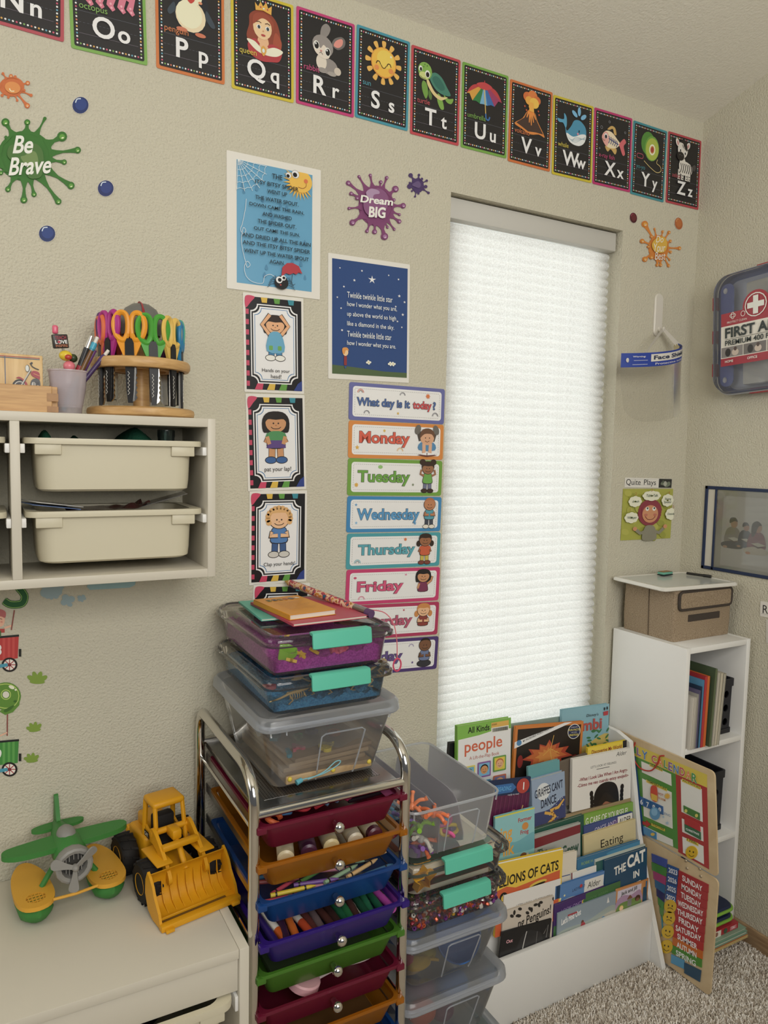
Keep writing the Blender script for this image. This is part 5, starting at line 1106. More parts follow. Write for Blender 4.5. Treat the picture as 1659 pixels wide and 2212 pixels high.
def wing(sx): 
    pts = catmull([(0, -.034), (.045, -.036), (.090, -.031), (.112, -.018), (.115, -.004), (.104, .008), (.070, .013), (.03, .016), (0, .017)], False, 4)
    o = MB(); o.prism([(sx*x, y) for x, y in (pts if sx > 0 else pts[::-1])], .109, .119, None, True); return o.build('wing', GRN, pl3)
wing(1); wing(-1)
for sx in (-1, 1):
    pts = catmull([(0, .058), (.03, .056), (.046, .062), (.050, .072), (.040, .080), (.018, .084), (0, .085)], False, 4)
    MB().prism([(sx*x, y) for x, y in (pts if sx > 0 else pts[::-1])], .107, .113, None, True).build('tailplane', GRN, pl3)
MB(MX(((0, 0, 1, -.004), (1, 0, 0, 0), (0, 1, 0, 0), (0, 0, 0, 1)))).prism(catmull([(.045, .112), (.062, .120), (.074, .150), (.081, .168), (.087, .168), (.089, .140), (.089, .108)], True, 3), 0, .008, None, True).build('tail_fin', GRN, pl3)
MB().ell((0, -.004, .124), (.018, .026, .017), None, 16, 10).build('canopy', GRY, pl3)
b = MB(); b.loft([body_ring(-.052, .033, .033, .092), body_ring(-.064, .036, .036, .092), body_ring(-.073, .034, .034, .092), body_ring(-.075, .030, .030, .092), body_ring(-.073, .024, .024, .092), body_ring(-.058, .022, .022, .092)], None, True, True); b.build('cowl', GRY, pl3)
MB().lathe([(.0, .062), (.021, .062), (.021, .060), (0, .060)], 16).build('engine_face', pm('#3a3937', .6), pl3).matrix_local = MX.Translation((0, 0, .092)) @ MX.Rotation(PI/2, 4, 'X')
b = MB()
for i in range(12): t = i*PI/6; b.box(-.0008+.016*math.cos(t), .0008+.016*math.cos(t), -.0665, -.062, .092+.016*math.sin(t)-.006, .092+.016*math.sin(t)+.006)
b.build('cooling_rib', GRY, pl3)
pr = MB().ell((0, -.079, .092), (.007, .010, .007), None, 12, 8).build('propeller_hub', GRY, pl3)
for t in (155, 38, 265):
    q = MX.Translation((0, -.080, .092)) @ MX.Rotation(math.radians(-t), 4, 'Y') @ MX.Rotation(PI/2+.35, 4, 'X')
    MB(q).prism(catmull([(.0, -.003), (.018, -.005), (.040, -.0095), (.047, -.004), (.047, .004), (.040, .0095), (.018, .005), (0, .003)], True, 3), -.0015, .0015).build('propeller_blade', GRY, pl3).data.transform(MX.Identity(4))
for sx in (-1, 1):
    x = sx*.066
    def fr(y, w, z0, z1, k=1.): return [(x+w*math.cos(2*PI*j/14), y, (z0+z1)/2+(z1-z0)/2*math.sin(2*PI*j/14)) for j in range(14)]
    b = MB(); b.loft([fr(-.088, .004, .020, .036), fr(-.080, .020, .008, .040), fr(-.062, .030, .001, .041), fr(-.02, .031, .0, .041), fr(.03, .026, .004, .041), fr(.068, .012, .016, .041), fr(.074, .002, .03, .04)], None, True, True); b.build('float_hull', GRN, pl3)
    deck = catmull([(x, -.092), (x+.022, -.084), (x+.033, -.060), (x+.034, -.02), (x+.029, .03), (x+.014, .068), (x, .078), (x-.014, .068), (x-.029, .03), (x-.034, -.02), (x-.033, -.060), (x-.022, -.084)], True, 3)
    hole = [(x+.017*math.cos(-2*PI*j/18), -.058+.017*math.sin(-2*PI*j/18)) for j in range(18)]
    MB().prism([deck, hole], .037, .045, None, True).build('float_deck', YEL, pl3)
    b = MB()
    for k in (-2, -1, 0, 1, 2): b.box(x+k*.0062-.0009, x+k*.0062+.0009, -.075, -.041, .041, .0445)
    for k in (-1, 0, 1): b.box(x-.017, x+.017, -.058+k*.009-.0008, -.058+k*.009+.0008, .041, .0440)
    b.build('float_grille', YEL, pl3)
    MB().prism([(x+.0165*math.cos(2*PI*j/18), -.058+.0165*math.sin(2*PI*j/18)) for j in range(18)], .0372, .0378).build('float_well', pm('#2b2219', .8), pl3)
    b = MB(); b.tube([(sx*.020, -.022, .088), (sx*.050, -.026, .044)], .0055, 8); b.build('strut', GRN, pl3)
MB().tube([(-.040, -.078, .042), (0, -.082, .042), (.040, -.078, .042)], .0028, 8).build('float_bar', YEL, pl3)

ld = thing('toy_loader', 'yellow toy wheel loader with wide front bucket', 'toy loader', (.316, -.148, DZ+.0006), rot=(0, 0, math.radians(11)))
YZ = MX(((0, 0, 1, 0), (1, 0, 0, 0), (0, 1, 0, 0), (0, 0, 0, 1)))    # outline (y, z) pushed along x
def wheel(x, y, r=.041, w=.034):
    s = 1 if x > 0 else -1
    q = MX.Translation((x, y, r)) @ MX.Rotation(PI/2, 4, 'Y')
    b = MB(q); b.lathe([(.018, -w/2), (r*.86, -w/2), (r*.97, -w*.36), (r, -w*.12), (r, w*.12), (r*.97, w*.36), (r*.86, w/2), (.018, w/2)], 32, cap0=True, cap1=True); o = b.build('tyre', TYRE, ld)
    b = MB(q)
    for i in range(14):
        t = 2*PI*i/14
        for sd in (-1, 1): b.add([(r*1.04*math.cos(t+d+sd*e_*.11), r*1.04*math.sin(t+d+sd*e_*.11), sd*z) for z, e_ in ((w*.02, 0), (w*.44, 1)) for d in (-.055, .055)]+[(r*.95*math.cos(t+d+sd*e_*.11), r*.95*math.sin(t+d+sd*e_*.11), sd*z) for z, e_ in ((w*.02, 0), (w*.44, 1)) for d in (-.055, .055)], [(0, 1, 3, 2), (0, 4, 5, 1), (2, 3, 7, 6), (0, 2, 6, 4), (1, 5, 7, 3)])
    b.build('tread', TYRE, o)
    b = MB(q); b.lathe([(.0, s*w*.40), (.010, s*w*.42), (.016, s*w*.44), (.021, s*w*.52), (.021, s*w*.40), (.0, s*w*.38)], 20); b.build('wheel_hub', CYEL, o)
for x in (-.062, .062):
    wheel(x, -.045); wheel(x, .078)
MB().rbox(-.040, .040, .028, .118, .030, .088, .008, 3).build('rear_body', CYEL, ld)
MB().rbox(-.044, .044, .112, .128, .036, .080, .006, 2).build('counterweight', CYEL, ld)
MB().rbox(-.030, .030, -.075, .03, .024, .062, .006, 2).build('front_frame', CYEL, ld)
MB().rbox(-.024, .024, .048, .110, .086, .112, .006, 2).build('engine_hood', CYEL, ld)
# cab: roof, four pillars, dark inside
MB().rbox(-.034, .034, -.006, .052, .158, .172, .006, 3).build('cab_roof', CYEL, ld)
for sx in (-1, 1):
    MB().tube([(sx*.031, -.014, .088), (sx*.029, -.001, .162)], .0048, 8).build('cab_pillar', CYEL, ld)
    MB().tube([(sx*.031, .050, .088), (sx*.029, .047, .162)], .0055, 8).build('cab_pillar', CYEL, ld)
    MB(YZ).prism([(-.016, .084), (.052, .084), (.052, .112), (.030, .104), (-.014, .100)], sx*.030-.0025, sx*.030+.0025).build('cab_side', CYEL, ld)
    MB().rbox(sx*.044-.016, sx*.044+.016, -.086, -.004, .084, .088, .0015).build('fender', CYEL, ld)
MB().rbox(-.022, .022, .018, .044, .088, .132, .006, 2).build('seat', TYRE, ld); MB().rbox(-.028, .028, -.010, .05, .082, .090, .002).build('cab_floor', TYRE, ld)
a = Art(.03, .014, 60, 28); a.on('decal_print').rect(0, 0, 60, 28, '#26221e', 3); a.text('CAT', 30, 21, 14, '#e8e2d4', 'c', .02); a.build(ld, INK, MX.Translation((-.0330, .034, .094)) @ MX(((0, 0, -1), (-1, 0, 0), (0, 1, 0))).to_4x4())
# lift arms with their window-like yoke
for sx in (-1, 1):
    MB(YZ).prism(catmull([(-.004, .122), (-.020, .126), (-.052, .106), (-.092, .070), (-.098, .052), (-.086, .050), (-.050, .086), (-.006, .104)], True, 3), sx*.038-.0035, sx*.038+.0035, None, True).build('lift_arm', CYEL, ld)
MB().rbox(-.038, .038, -.062, -.048, .096, .108, .003, 2).build('arm_crossbar', CYEL, ld); MB().cyl((-.042, -.008, .114), (.042, -.008, .114), .0065).build('arm_pivot', CYEL, ld)
MB().tube([(0, -.012, .112), (0, -.050, .096), (0, -.084, .062)], .0062, 10).build('tilt_cylinder', CYEL, ld); MB().rbox(-.010, .010, -.044, -.010, .104, .124, .004, 2).build('tilt_link', CYEL, ld)
# bucket: curved shell with ribs, side plates, cutting edge with slot
prof = catmull([(-.146, .006), (-.112, .008), (-.090, .018), (-.080, .040), (-.082, .066), (-.092, .082)], False, 4); BW = .078
b = MB(); ins = [(y-.003*(.2+i/len(prof)), z+.003*(1-i/len(prof))) for i, (y, z) in enumerate(prof)]
b.loft([[(x, y, z) for y, z in prof+ins[::-1]] for x in (-BW, BW)], None, True, True); b.build('bucket_shell', CYEL, ld)
for sx in (-1, 1):
    MB(YZ).prism([(-.150, .004), (-.112, .004), (-.090, .014), (-.077, .040), (-.079, .068), (-.088, .086), (-.098, .080), (-.112, .066), (-.120, .050), (-.140, .028)], sx*BW-.0025, sx*BW+.0025).build('bucket_side', CYEL, ld)
for i in range(9):
    x = -BW+.0165*(i+.6)
    MB(YZ).prism([(-.122, .0085), (-.098, .016), (-.086, .038), (-.087, .060), (-.090, .038), (-.100, .019)], x-.0009, x+.0009).build('bucket_rib', CYEL, ld)
MB().rbox(-BW-.003, BW+.003, -.158, -.143, .001, .012, .0015).build('cutting_edge', CYEL, ld); MB().rbox(-BW, BW, -.134, -.131, .0085, .014, .0005, 1).build('edge_rib', CYEL, ld)
MB().box(-BW+.004, BW-.02, -.1425, -.1345, .0092, .0100).build('bucket_slot', pm('#6a4a10', .7), ld)
for sx in (-1, 1): MB().rbox(sx*BW*.86-.008, sx*BW*.86+.008, -.166, -.156, .001, .007, .001).build('cutter_tooth', CYEL, ld)
# ================================================================== picture books
PAGES = pm('#d9d2c2', .8)
class BookArt(Art):
    def P(s, u, v): return Art.P(s, max(0., min(s.w, u)), max(0., min(s.h, v)))
def book(label, tl, tr, y, H, col, art=None, T=.009, tilt=-4, ext=0., rough=.35, drop=0., px=True, name='picture_book', group='picture books in the display bookcase', spine=None):
    """Book standing cover outward; tl, tr: its top corners in the picture, y: depth of that top edge."""
    p, q = hit(*tl, 1, y), hit(*tr, 1, y); d = q-p; W = d.length+ext; p = q-d.normalized()*W
    o = thing(name, label, 'book', group=group, mat=pose((p+q)/2, BACK, math.degrees(math.atan2(d.z, d.x)), tilt))
    c = pm(col, rough); h = .0014
    MB().rbox(-W/2, W/2, -H, 0, -h, 0, .0005, 1).build('front_cover', c, o); MB().rbox(-W/2, W/2, -H, 0, -T, -T+h, .0005, 1).build('back_cover', c, o)
    MB().rbox(-W/2, -W/2+h, -H, 0, -T+h, -h, .0004, 1).build('spine', pm(spine, rough) if spine else c, o); MB().box(-W/2+h, W/2-.003, -H+.003, -.003, -T+h, -h).build('pages', PAGES, o)
    if art:
        a = BookArt(W, H, W*1000, H*1000, .00012); a.EPS = .00007; art(a); a.build(o, INKG, MX.Translation((0, -H/2, 0)))
    return o
ZA = lambda u, v: (940+u*.3014, 1500+v*.3014)
ZB = lambda u, v: (1060+u*.2411, 1760+v*.2411)
def face(a, u, v, r, skin, hair): a.e(u, v-r*.25, r*1.12, r*1.0, hair); a.e(u, v, r, r*.95, skin); a.line([(u-r*.4, v+r*.35), (u, v+r*.55), (u+r*.4, v+r*.35)], r*.1, '#5a3426', smooth=True); a.dots([(u-r*.35, v-r*.1), (u+r*.35, v-r*.1)], r*.09, ['#2a1a16'])
def c_people(a):
    a.on('background_print').rect(0, 0, a.w, a.h, '#e4e4e2'); a.poly([(0, 0), (a.w, 0), (a.w, 30), (a.w*.7, 27), (a.w*.4, 34), (0, 38)], '#7fb84a'); a.rect(0, 0, 3, a.h, '#7fb84a')
    a.on('lettering').fit('All Kinds', 34, 8, 106, 25, '#1f1f21', .02); a.fit('people', 24, 44, 150, 86, '#d2613c', .012); a.fit('A Lift-the-Flap Book', 40, 88, 140, 100, '#b5574a')
    a.on('sticker_print').rect(112, 6, 172, 20, '#dcae4a'); a.rect(112, 20, 172, 34, '#e8e4d8'); a.text('83000', 114, 14, 5, '#2b2b2b'); [a.rect(116+i*2.1, 22, 117.2+i*2.1, 32, '#2b2b2b') for i in range(25)]
    a.on('picture_print')
    for i, (u, v, c1, c2, sk, hr) in enumerate(((14, 112, '#e0cf5a', '#6fb3c9', '#c07f4a', '#1d1a1c'), (66, 108, '#8a5aa0', '#7ab7d8', '#d69a62', '#1d1a1c'), (118, 100, '#6aa04a', '#e3c93f', '#e8b083', '#c2602f'), (14, 160, '#c04a70', '#c9b8a0', '#b08a78', '#7a4a3a'), (66, 158, '#4a9ac0', '#d98ac0', '#e6b088', '#c79a4a'), (118, 152, '#c46a4a', '#7a78a8', '#e0a878', '#e0a878'))):
        a.rect(u, v, u+44, v+42, c1, 3); a.rect(u+4, v+4, u+40, v+38, c2, 2); face(a, u+22, v+22, 12, sk, hr)
def c_leaf(a):
    a.on('background_print').rect(0, 0, a.w, a.h, '#cf7a2c'); a.rect(9, 9, a.w-9, a.h-9, '#2a2422')
    a.on('picture_print'); L = [(.50, .14), (.56, .30), (.68, .24), (.66, .38), (.84, .36), (.78, .50), (.92, .62), (.72, .66), (.74, .84), (.56, .76), (.46, .92), (.36, .76), (.20, .84), (.22, .66), (.06, .60), (.22, .48), (.16, .34), (.34, .38), (.34, .24), (.45, .30)]
    a.poly([(16+u*(a.w-32), 30+v*110) for u, v in L], '#b5442a'); a.poly([(16+(u*.8+.08)*(a.w-32), 40+v*88) for u, v in L], '#c96a2e'); a.poly([(16+(u*.5+.24)*(a.w-32), 58+v*60) for u, v in L], '#d98a3a'); a.line([(a.w*.56, 34), (a.w*.52, 80), (a.w*.56, 110)], 2, '#e0b048'); a.line([(a.w*.52, 72), (a.w*.42, 90)], 1.6, '#e0b048'); a.line([(a.w*.52, 72), (a.w*.66, 88)], 1.6, '#e0b048'); a.e(24, 100, 10, 18, '#8f2f2a'); a.e(a.w-26, 110, 14, 14, '#7a1f22')
    a.on('banner_print').poly([(0, 62), (0, 44), (a.w-74, 0), (a.w-44, 0)], '#e4e6ea'); a.e(16, 47, 9, 8, '#4a86b8'); a.e(a.w-36, 28, 25, 22, '#dcdad2', 0, 24); a.e(a.w-36, 28, 22.5, 20, '#24305a', 0, 24)
    a.on('lettering').text('MY INCREDIBLE WORLD Picture Book', 30, 46, 5.6, '#26262a', 'l', .01, 0, .9, -17.5); a.text('COMES WITH', a.w-36, 17, 3, '#e8e8e8', 'c'); a.text('FUN FACTS', a.w-36, 26, 6, '#e0d04a', 'c', .02); a.text('AND COOL', a.w-36, 32, 3, '#e8e8e8', 'c'); a.text('PHOTOS!', a.w-36, 41, 6, '#e0d04a', 'c', .02)
def c_deer(a):
    a.on('background_print').rect(0, 0, a.w, a.h, '#7fb0bf'); a.sm([(0, 110), (a.w*.4, 120), (a.w, 90), (a.w, 190), (0, 190)], '#c9b25a')
    a.on('picture_print')
    for i in range(26): u, v = random.Random(i).uniform(a.w*.5, a.w), random.Random(i+50).uniform(70, 170); a.e(u, v, 9, 3, '#3f7a4a', random.Random(i+9).uniform(-50, 50))
    a.on('lettering').fit("Disney's", a.w*.5, 22, a.w*.76, 33, '#2b2b30', 0, .2); a.fit('mbi', a.w*.42, 38, a.w*.84, 72, '#b04a44', .03); a.on('logo_print').poly([(a.w-26, 22), (a.w-5, 20), (a.w-6, 33), (a.w-24, 34)], '#b03038'); a.e(a.w-21, 13, 3, 5, '#22222a'); a.e(a.w-10, 12, 3, 5, '#22222a')
book('thin grey-green book standing behind the autumn leaf book', ZA(545, 213), ZA(1045, 138), -.036, .26, '#8fa39a', None, .006)
book('light blue forest picture book, topmost in the corner of the bookcase', ZA(912, 112), ZA(1247, 66), -.050, .28, '#86b3c0', c_deer, .011)
book('white and green lift-the-flap book with drawn faces, tallest at the back', ZA(160, 228), ZA(543, 165), -.058, .255, '#7fb84a', c_people, .013, -4, 0, .3)
book('orange-framed book with red maple leaves on its cover', ZA(578, 230), ZA(1062, 190), -.062, .25, '#cf7a2c', c_leaf, .008)
book('dark book mostly hidden behind the white and green one', ZA(105, 348), ZA(300, 330), -.040, .20, '#1f1e22', None, .012)
def c_world(a): a.on('background_print').rect(0, 0, a.w, a.h, '#e0c52e'); a.rect(a.w-16, 0, a.w, a.h, '#23222a'); a.on('lettering').fit('Discovering My World', 14, 9, a.w-20, 24, '#8c2f24', .02, .1)
book('yellow book with dark red title peeking over the white one', ZA(1095, 385), ZA(1372, 327), -.117, .15, '#e0c52e', c_world, .008)
book('plain teal book peeking out in the middle of the bookcase', ZA(668, 522), ZA(892, 465), -.117, .13, '#6aa3a8', None, .009)
book('brown-grey book peeking out beside the plain teal one', ZA(888, 490), ZA(1090, 420), -.117, .13, '#6b6054', None, .008)
def c_angry(a):
    a.on('background_print').rect(0, 0, a.w, a.h, '#dedbd4')
    a.on('lettering').text('Alder', a.w-62, 17, 13, '#2b2b2d', 'l', 0, .25); a.text('LET\'S LOOK AT FEELINGS', a.w*.52, 37, 6.5, '#3a3a3c', 'c'); a.line([(a.w*.40, 43), (a.w*.62, 43)], 1.6, '#3a3a3c'); a.fit('-What I Look Like When I Am Angry-', 26, 58, a.w-14, 71, '#8c2430', .02); a.fit('-Cómo me veo cuando estoy enojado-', 20, 74, a.w-10, 87, '#8c2430', .02)
    a.on('picture_print').sm([(88, 170), (84, 120), (104, 92), (140, 86), (172, 100), (184, 140), (178, 180), (150, 230), (110, 230)], '#1f1a19'); a.sm([(100, 190), (102, 150), (124, 138), (150, 140), (170, 152), (172, 200), (150, 240), (112, 240)], '#9a6248'); a.sm([(98, 150), (130, 116), (172, 150), (168, 160), (130, 142), (104, 164)], '#2a211e')
    for u in (74, 196):
        for k in range(9): a.e(u+(3 if u < 100 else -2)*math.sin(k*.6), 110+k*12, 7, 8.5, '#1d1918')
book('white book with a child with braids on its cover', ZA(985, 466), ZA(1405, 381), -.131, .15, '#dedbd4', c_angry, .010, -4, 0, .3)
def c_step(a):
    a.on('background_print').rect(0, 0, a.w, a.h, '#5a1f44'); a.rect(0, 0, a.w, 42, '#1f2f52'); a.poly([(0, 14), (a.w-62, 12), (a.w-48, 24), (a.w-62, 36), (0, 38)], '#2f6aa8'); [a.line([(u, 44), (u-8, 200)], 3, '#6e2a52') for u in range(20, int(a.w), 14)]
    a.on('lettering').fit('STEP', 8, 19, 34, 31, '#5aa8dc', .02, .2); a.fit('READING', a.w-112, 18, a.w-66, 30, '#5aa8dc', .02, .2); a.text('ready to read', a.w-76, 44, 5, '#c9d0dc'); a.on('badge_print').e(a.w-26, 22, 22, 20, '#b23a30', 0, 24); a.on('numeral_print').text('1', a.w-24, 32, 20, '#efe9e0', 'c', .02)
    a.on('picture_print').e(a.w-52, 92, 9, 9, '#b58a5a'); a.line([(a.w-52, 100), (a.w-56, 150)], 11, '#a8804f'); a.line([(a.w-52, 108), (a.w-28, 96), (a.w-22, 74)], 5, '#b58a5a'); a.line([(a.w-54, 108), (a.w-76, 140)], 5, '#b58a5a')
book('dark blue and maroon early reader with a red number badge', ZA(395, 622), ZA(685, 588), -.136, .13, '#1f2f52', c_step, .005, -4, .02)
def c_giraffe(a):
    a.on('background_print').rect(0, 0, a.w, a.h, '#8fa3bd'); a.sm([(0, 96), (a.w*.5, 94), (a.w, 70), (a.w, 130), (0, 130)], '#3a4270'); a.e(a.w*.34, 40, 24, 24, '#d3d8da')
    rn = random.Random(5); a.on('picture_print'); a.dots([(rn.uniform(a.w*.5, a.w-4), rn.uniform(60, 170)) for _ in range(26)], 1.2, ['#e3e3da']); a.line([(a.w*.50, 170), (a.w*.66, 120), (a.w*.56, 98), (a.w*.78, 96), (a.w*.96, 78)], [16, 15, 12, 9, 5], '#d8a53f', smooth=False); a.line([(a.w*.36, 100), (a.w*.60, 110)], 8, '#d8a53f'); a.dots([(a.w*(.50+.012*i)+rn.uniform(-5, 5), 165-i*6) for i in range(12)], 2.6, ['#7a4a22'])
    a.on('lettering').fit("GIRAFFES CAN'T", 10, 30, a.w-8, 54, '#23283c', .012, 0, 10); a.fit('DANCE', a.w*.26, 62, a.w*.72, 86, '#23283c', .012, 0, 6)
book('blue night-sky book with a dancing giraffe', ZA(690, 617), ZA(927, 550), -.132, .13, '#8fa3bd', c_giraffe, .012)
def c_milk(a):
    a.on('background_print').rect(0, 0, a.w, a.h, '#86c0c4'); a.rect(0, 0, a.w, 4, '#d8cf3a'); a.sm([(0, 60), (a.w*.5, 80), (a.w, 66), (a.w, 110), (0, 100)], '#6aacb8')
    a.on('lettering').fit('sing', a.w-128, 34, a.w-76, 78, '#e0a23a', .02); a.fit('ilk', a.w-106, 76, a.w-68, 110, '#e0a23a', .02); a.text('Former', a.w-56, 30, 11, '#b8383c', 'l', .02); a.text('Frog', a.w-48, 64, 11, '#b8383c', 'l', .02); a.on('logo_print').e(a.w-32, 44, 11, 10, '#cf8a3a'); a.on('picture_print').e(a.w-50, 140, 40, 16, '#7a4a2c'); a.e(a.w-38, 124, 12, 10, '#8a5634'); a.e(a.w-24, 122, 4, 5, '#d8d0c0')
book('pale teal book with yellow lettering and a small round logo', ZA(430, 880), ZA(712, 808), -.160, .20, '#86c0c4', c_milk, .008)
book('dark green book edge behind the garden book', ZA(712, 972), ZA(1065, 860), -.150, .19, '#2f5a4c', None, .009)
def c_garden(a): a.on('background_print').rect(0, 0, a.w, a.h, '#a8aaa4'); a.poly([(0, 10), (a.w, 6), (a.w, 30), (0, 36)], '#7d2a33'); a.on('lettering').fit('The', 10, 42, 46, 64, '#3a5a48', .02); a.fit('Garden Grew', 8, 62, a.w-6, 96, '#3a5a48', .025, 0, 14); a.on('picture_print'); [a.e(30+i*17, 118+(i*37 % 19), 8, 6, ['#5a7a4a', '#c9c2b0', '#7d8a5a'][i % 3], i*40) for i in range(12)]
book('grey garden book with a maroon stripe', ZA(712, 1010), ZA(1040, 915), -.160, .18, '#a8aaa4', c_garden, .007)
book('tan book edge above the green care book', ZA(930, 872), ZA(1402, 740), -.141, .20, '#a8926f', None, .008)
def c_care(a): a.on('background_print').rect(0, 0, a.w, a.h, '#7ba63e'); a.on('lettering').fit('G CARE OF YOURSELF!', 6, 12, a.w-22, 32, '#e8e6d6', .012)
book('green self-care book in the upper pocket beside the side panel', ZA(1068, 862), ZA(1418, 770), -.149, .19, '#7ba63e', c_care, .006)
def c_orange(a): a.on('background_print').rect(0, 0, a.w, a.h, '#3f4f86'); a.poly([(30, 34), (a.w-60, 4), (a.w, 4), (a.w, 60), (30, 60)], '#5a3f80'); a.rect(a.w-62, 2, a.w-2, 32, '#e2dfd6'); a.on('lettering').fit('ONGE AND', 40, 14, a.w-68, 28, '#c9c4dc', 0, 0, 6); a.fit('ALDER', a.w-56, 9, a.w-8, 27, '#2b2024', .01)
book('blue and purple book with a white name sticker', ZA(1068, 946), ZA(1416, 840), -.1565, .18, '#3f4f86', c_orange, .006)
def c_eat(a): a.on('background_print').rect(0, 0, a.w, a.h, '#d3c391'); a.on('lettering').text('Eating', a.w*.53, 52, 24, '#2b2622', 'c', 0, 0, 1.15); a.on('picture_print').sm([(10, 120), (30, 92), (90, 84), (150, 72), (180, 66), (184, 84), (120, 110), (70, 124)], '#2a221d')
book('cream book with widely spaced title, middle pocket', ZA(1065, 1012), ZA(1436, 890), -.165, .18, '#d3c391', c_eat, .007)
def c_cats(a):
    a.on('background_print').rect(0, 0, a.w, a.h, '#e3bf2c'); a.poly([(0, 72), (30, 66), (60, 74), (a.w-8, 56), (a.w-8, 200), (0, 200)], '#cf5a26'); a.rect(0, 0, a.w, 3, '#e8e4d6')
    a.on('lettering').fit('LLIONS OF CATS', 6, 40, a.w-14, 66, '#201d1a', .02, 0, 12); a.on('picture_print'); a.e(a.w*.62, 78, 30, 7, '#d8b63a', -8); a.e(a.w*.62, 81, 26, 3.4, '#201d1a', -8); a.e(a.w*.72, 92, 30, 6, '#d8b63a', 10); a.e(a.w*.10, 92, 13, 13, '#201d1a'); a.e(a.w*.10, 94, 8, 8, '#d8b63a'); a.e(a.w*.36, 96, 9, 12, '#201d1a'); a.e(a.w*.36, 93, 5, 4, '#d8b63a')
book('yellow and orange cats book with hand lettered title', ZB(70, 432), ZB(648, 300), -.206, .19, '#e3bf2c', c_cats, .008)
def c_t(a): a.on('background_print').rect(0, 0, a.w, a.h, '#d8cfbd'); a.on('lettering').text('T', 12, 40, 14, '#4a4038'); a.on('picture_print').ring(-6, 60, a.w-8, 150, 2.4, '#2f4a86'); a.sm([(4, 100), (20, 84), (40, 96), (30, 120), (8, 118)], '#6a6a62')
book('narrow cream book beside the yellow cats book', ZB(560, 372), ZB(772, 320), -.1975, .18, '#d8cfbd', c_t, .008)
def c_robie(a): a.on('background_print').rect(0, 0, a.w, a.h, '#2f6f96'); a.on('lettering').fit('ROBIE H.', 16, 12, 60, 20, '#8fb04a'); a.on('picture_print').sm([(120, 6), (a.w, 3), (a.w, 12), (130, 16)], '#3f86ac')
book('blue book with small green lettering behind the navy one', ZB(775, 402), ZB(1336, 225), -.199, .20, '#2f6f96', c_robie, .008)
book('white and green book edge behind the navy one', ZB(940, 408), ZB(1386, 262), -.2055, .19, '#c4cabf', lambda a: a.on('background_print').rect(0, 5, a.w, a.h, '#2f5f5c'), .006)
def c_navy(a): a.on('background_print').rect(0, 0, a.w, a.h, '#1f4a66'); a.on('lettering').fit('THE', 36, 28, 82, 52, '#e6e2d8', .03, 0, 5); a.fit('CAT', 88, 8, 160, 44, '#e6e2d8', .04, 0, 6); a.fit('IN', 112, 58, 136, 78, '#e6e2d8', .03, 0, 2); a.fit('THE', 100, 92, 142, 112, '#e6e2d8', .03, 0, 3)
book('navy book with large white title beside the side panel', ZB(1022, 412), ZB(1400, 290), -.214, .19, '#1f4a66', c_navy, .008)
def c_chap(a): a.on('background_print').rect(0, 0, a.w, a.h, '#dcdad4'); a.rect(0, 0, 4, a.h, '#7d2a33'); a.on('lettering').fit('Chan', 30, 20, a.w-6, 48, '#222224', .01)
book('white book with black title in the lower middle', ZB(722, 522), ZB(946, 450), -.2065, .16, '#dcdad4', c_chap, .007)
def c_feel(a): a.on('background_print').rect(0, 0, a.w, a.h, '#e0ddd8'); a.on('lettering').text("LET'S LOOK AT FEELINGS", a.w*.52, 44, 8, '#3a3438', 'c', 0, 0, .9, 0); a.on('picture_print').rect(2, 52, a.w*.74, 140, '#3a2530'); a.line([(30, 130), (60, 54)], 2, '#8a4a6a'); a.rect(a.w*.52, 58, a.w*.7, 100, '#a8b86a')
book('white feelings book in the lowest pockets above the penguin book', ZB(120, 722), ZB(628, 570), -.2158, .19, '#e0ddd8', c_feel, .006, 0)
def c_lady(a): a.on('background_print').rect(0, 0, a.w, a.h, '#4f7fb8'); a.sm([(0, 60), (60, 44), (120, 56), (a.w, 40), (a.w, 120), (0, 120)], '#b8c2bd'); a.rect(a.w-74, 10, a.w-2, 60, '#dcdad2'); a.on('lettering').fit('LADYBIRD', 62, 24, 108, 32, '#2a3a5a', 0, 0, 4); a.on('logo_print').e(a.w-86, 22, 5, 5, '#b8333a'); a.on('name_print').fit('Alder', a.w-62, 18, a.w-14, 36, '#2b2b2d', 0, .1); a.on('picture_print').e(a.w*.74, 52, 16, 5, '#6a7a4a'); a.e(20, 40, 3, 3, '#e3dca0'); a.e(34, 34, 3, 3, '#e3dca0')
book('light blue book with a white name sticker in the lower pocket', ZB(580, 642), ZB(1020, 500), -.2158, .18, '#4f7fb8', c_lady, .006, 0)
def c_look(a): a.on('background_print').rect(0, 0, a.w, a.h, '#40703f'); a.poly([(0, 0), (a.w*.46, 0), (a.w*.46, 60), (0, 60)], '#45286a'); a.on('lettering').fit('LOOK ONCE', 26, 20, a.w*.42, 30, '#a88ac0', 0, 0, 5); a.fit('LOOK AGAIN', a.w*.5, 16, a.w*.8, 25, '#5a8a52', 0, 0, 4); a.e(a.w*.43, 20, 6, 6, '#d8b83a'); a.e(a.w*.44, 19, 5, 5, '#40703f')
book('purple and green landscape book behind the beach book', ZB(570, 812), ZB(1163, 590), -.2222, .17, '#45286a', c_look, .006, 0)
def c_peng(a): a.on('background_print').rect(0, 0, a.w, a.h, '#c9bdae'); a.on('lettering').fit('ng Penguins!', a.w-118, 34, a.w-8, 66, '#231f1d', .02, 0, 12); rn = random.Random(8); a.on('picture_print'); [a.e(rn.uniform(20, a.w), rn.uniform(6, 26), 7, 4, '#2b2826', rn.uniform(0, 90)) for _ in range(12)]
book('beige penguin book with black hand lettered title', ZB(110, 872), ZB(566, 722), -.2222, .17, '#c9bdae', c_peng, .006, 0)
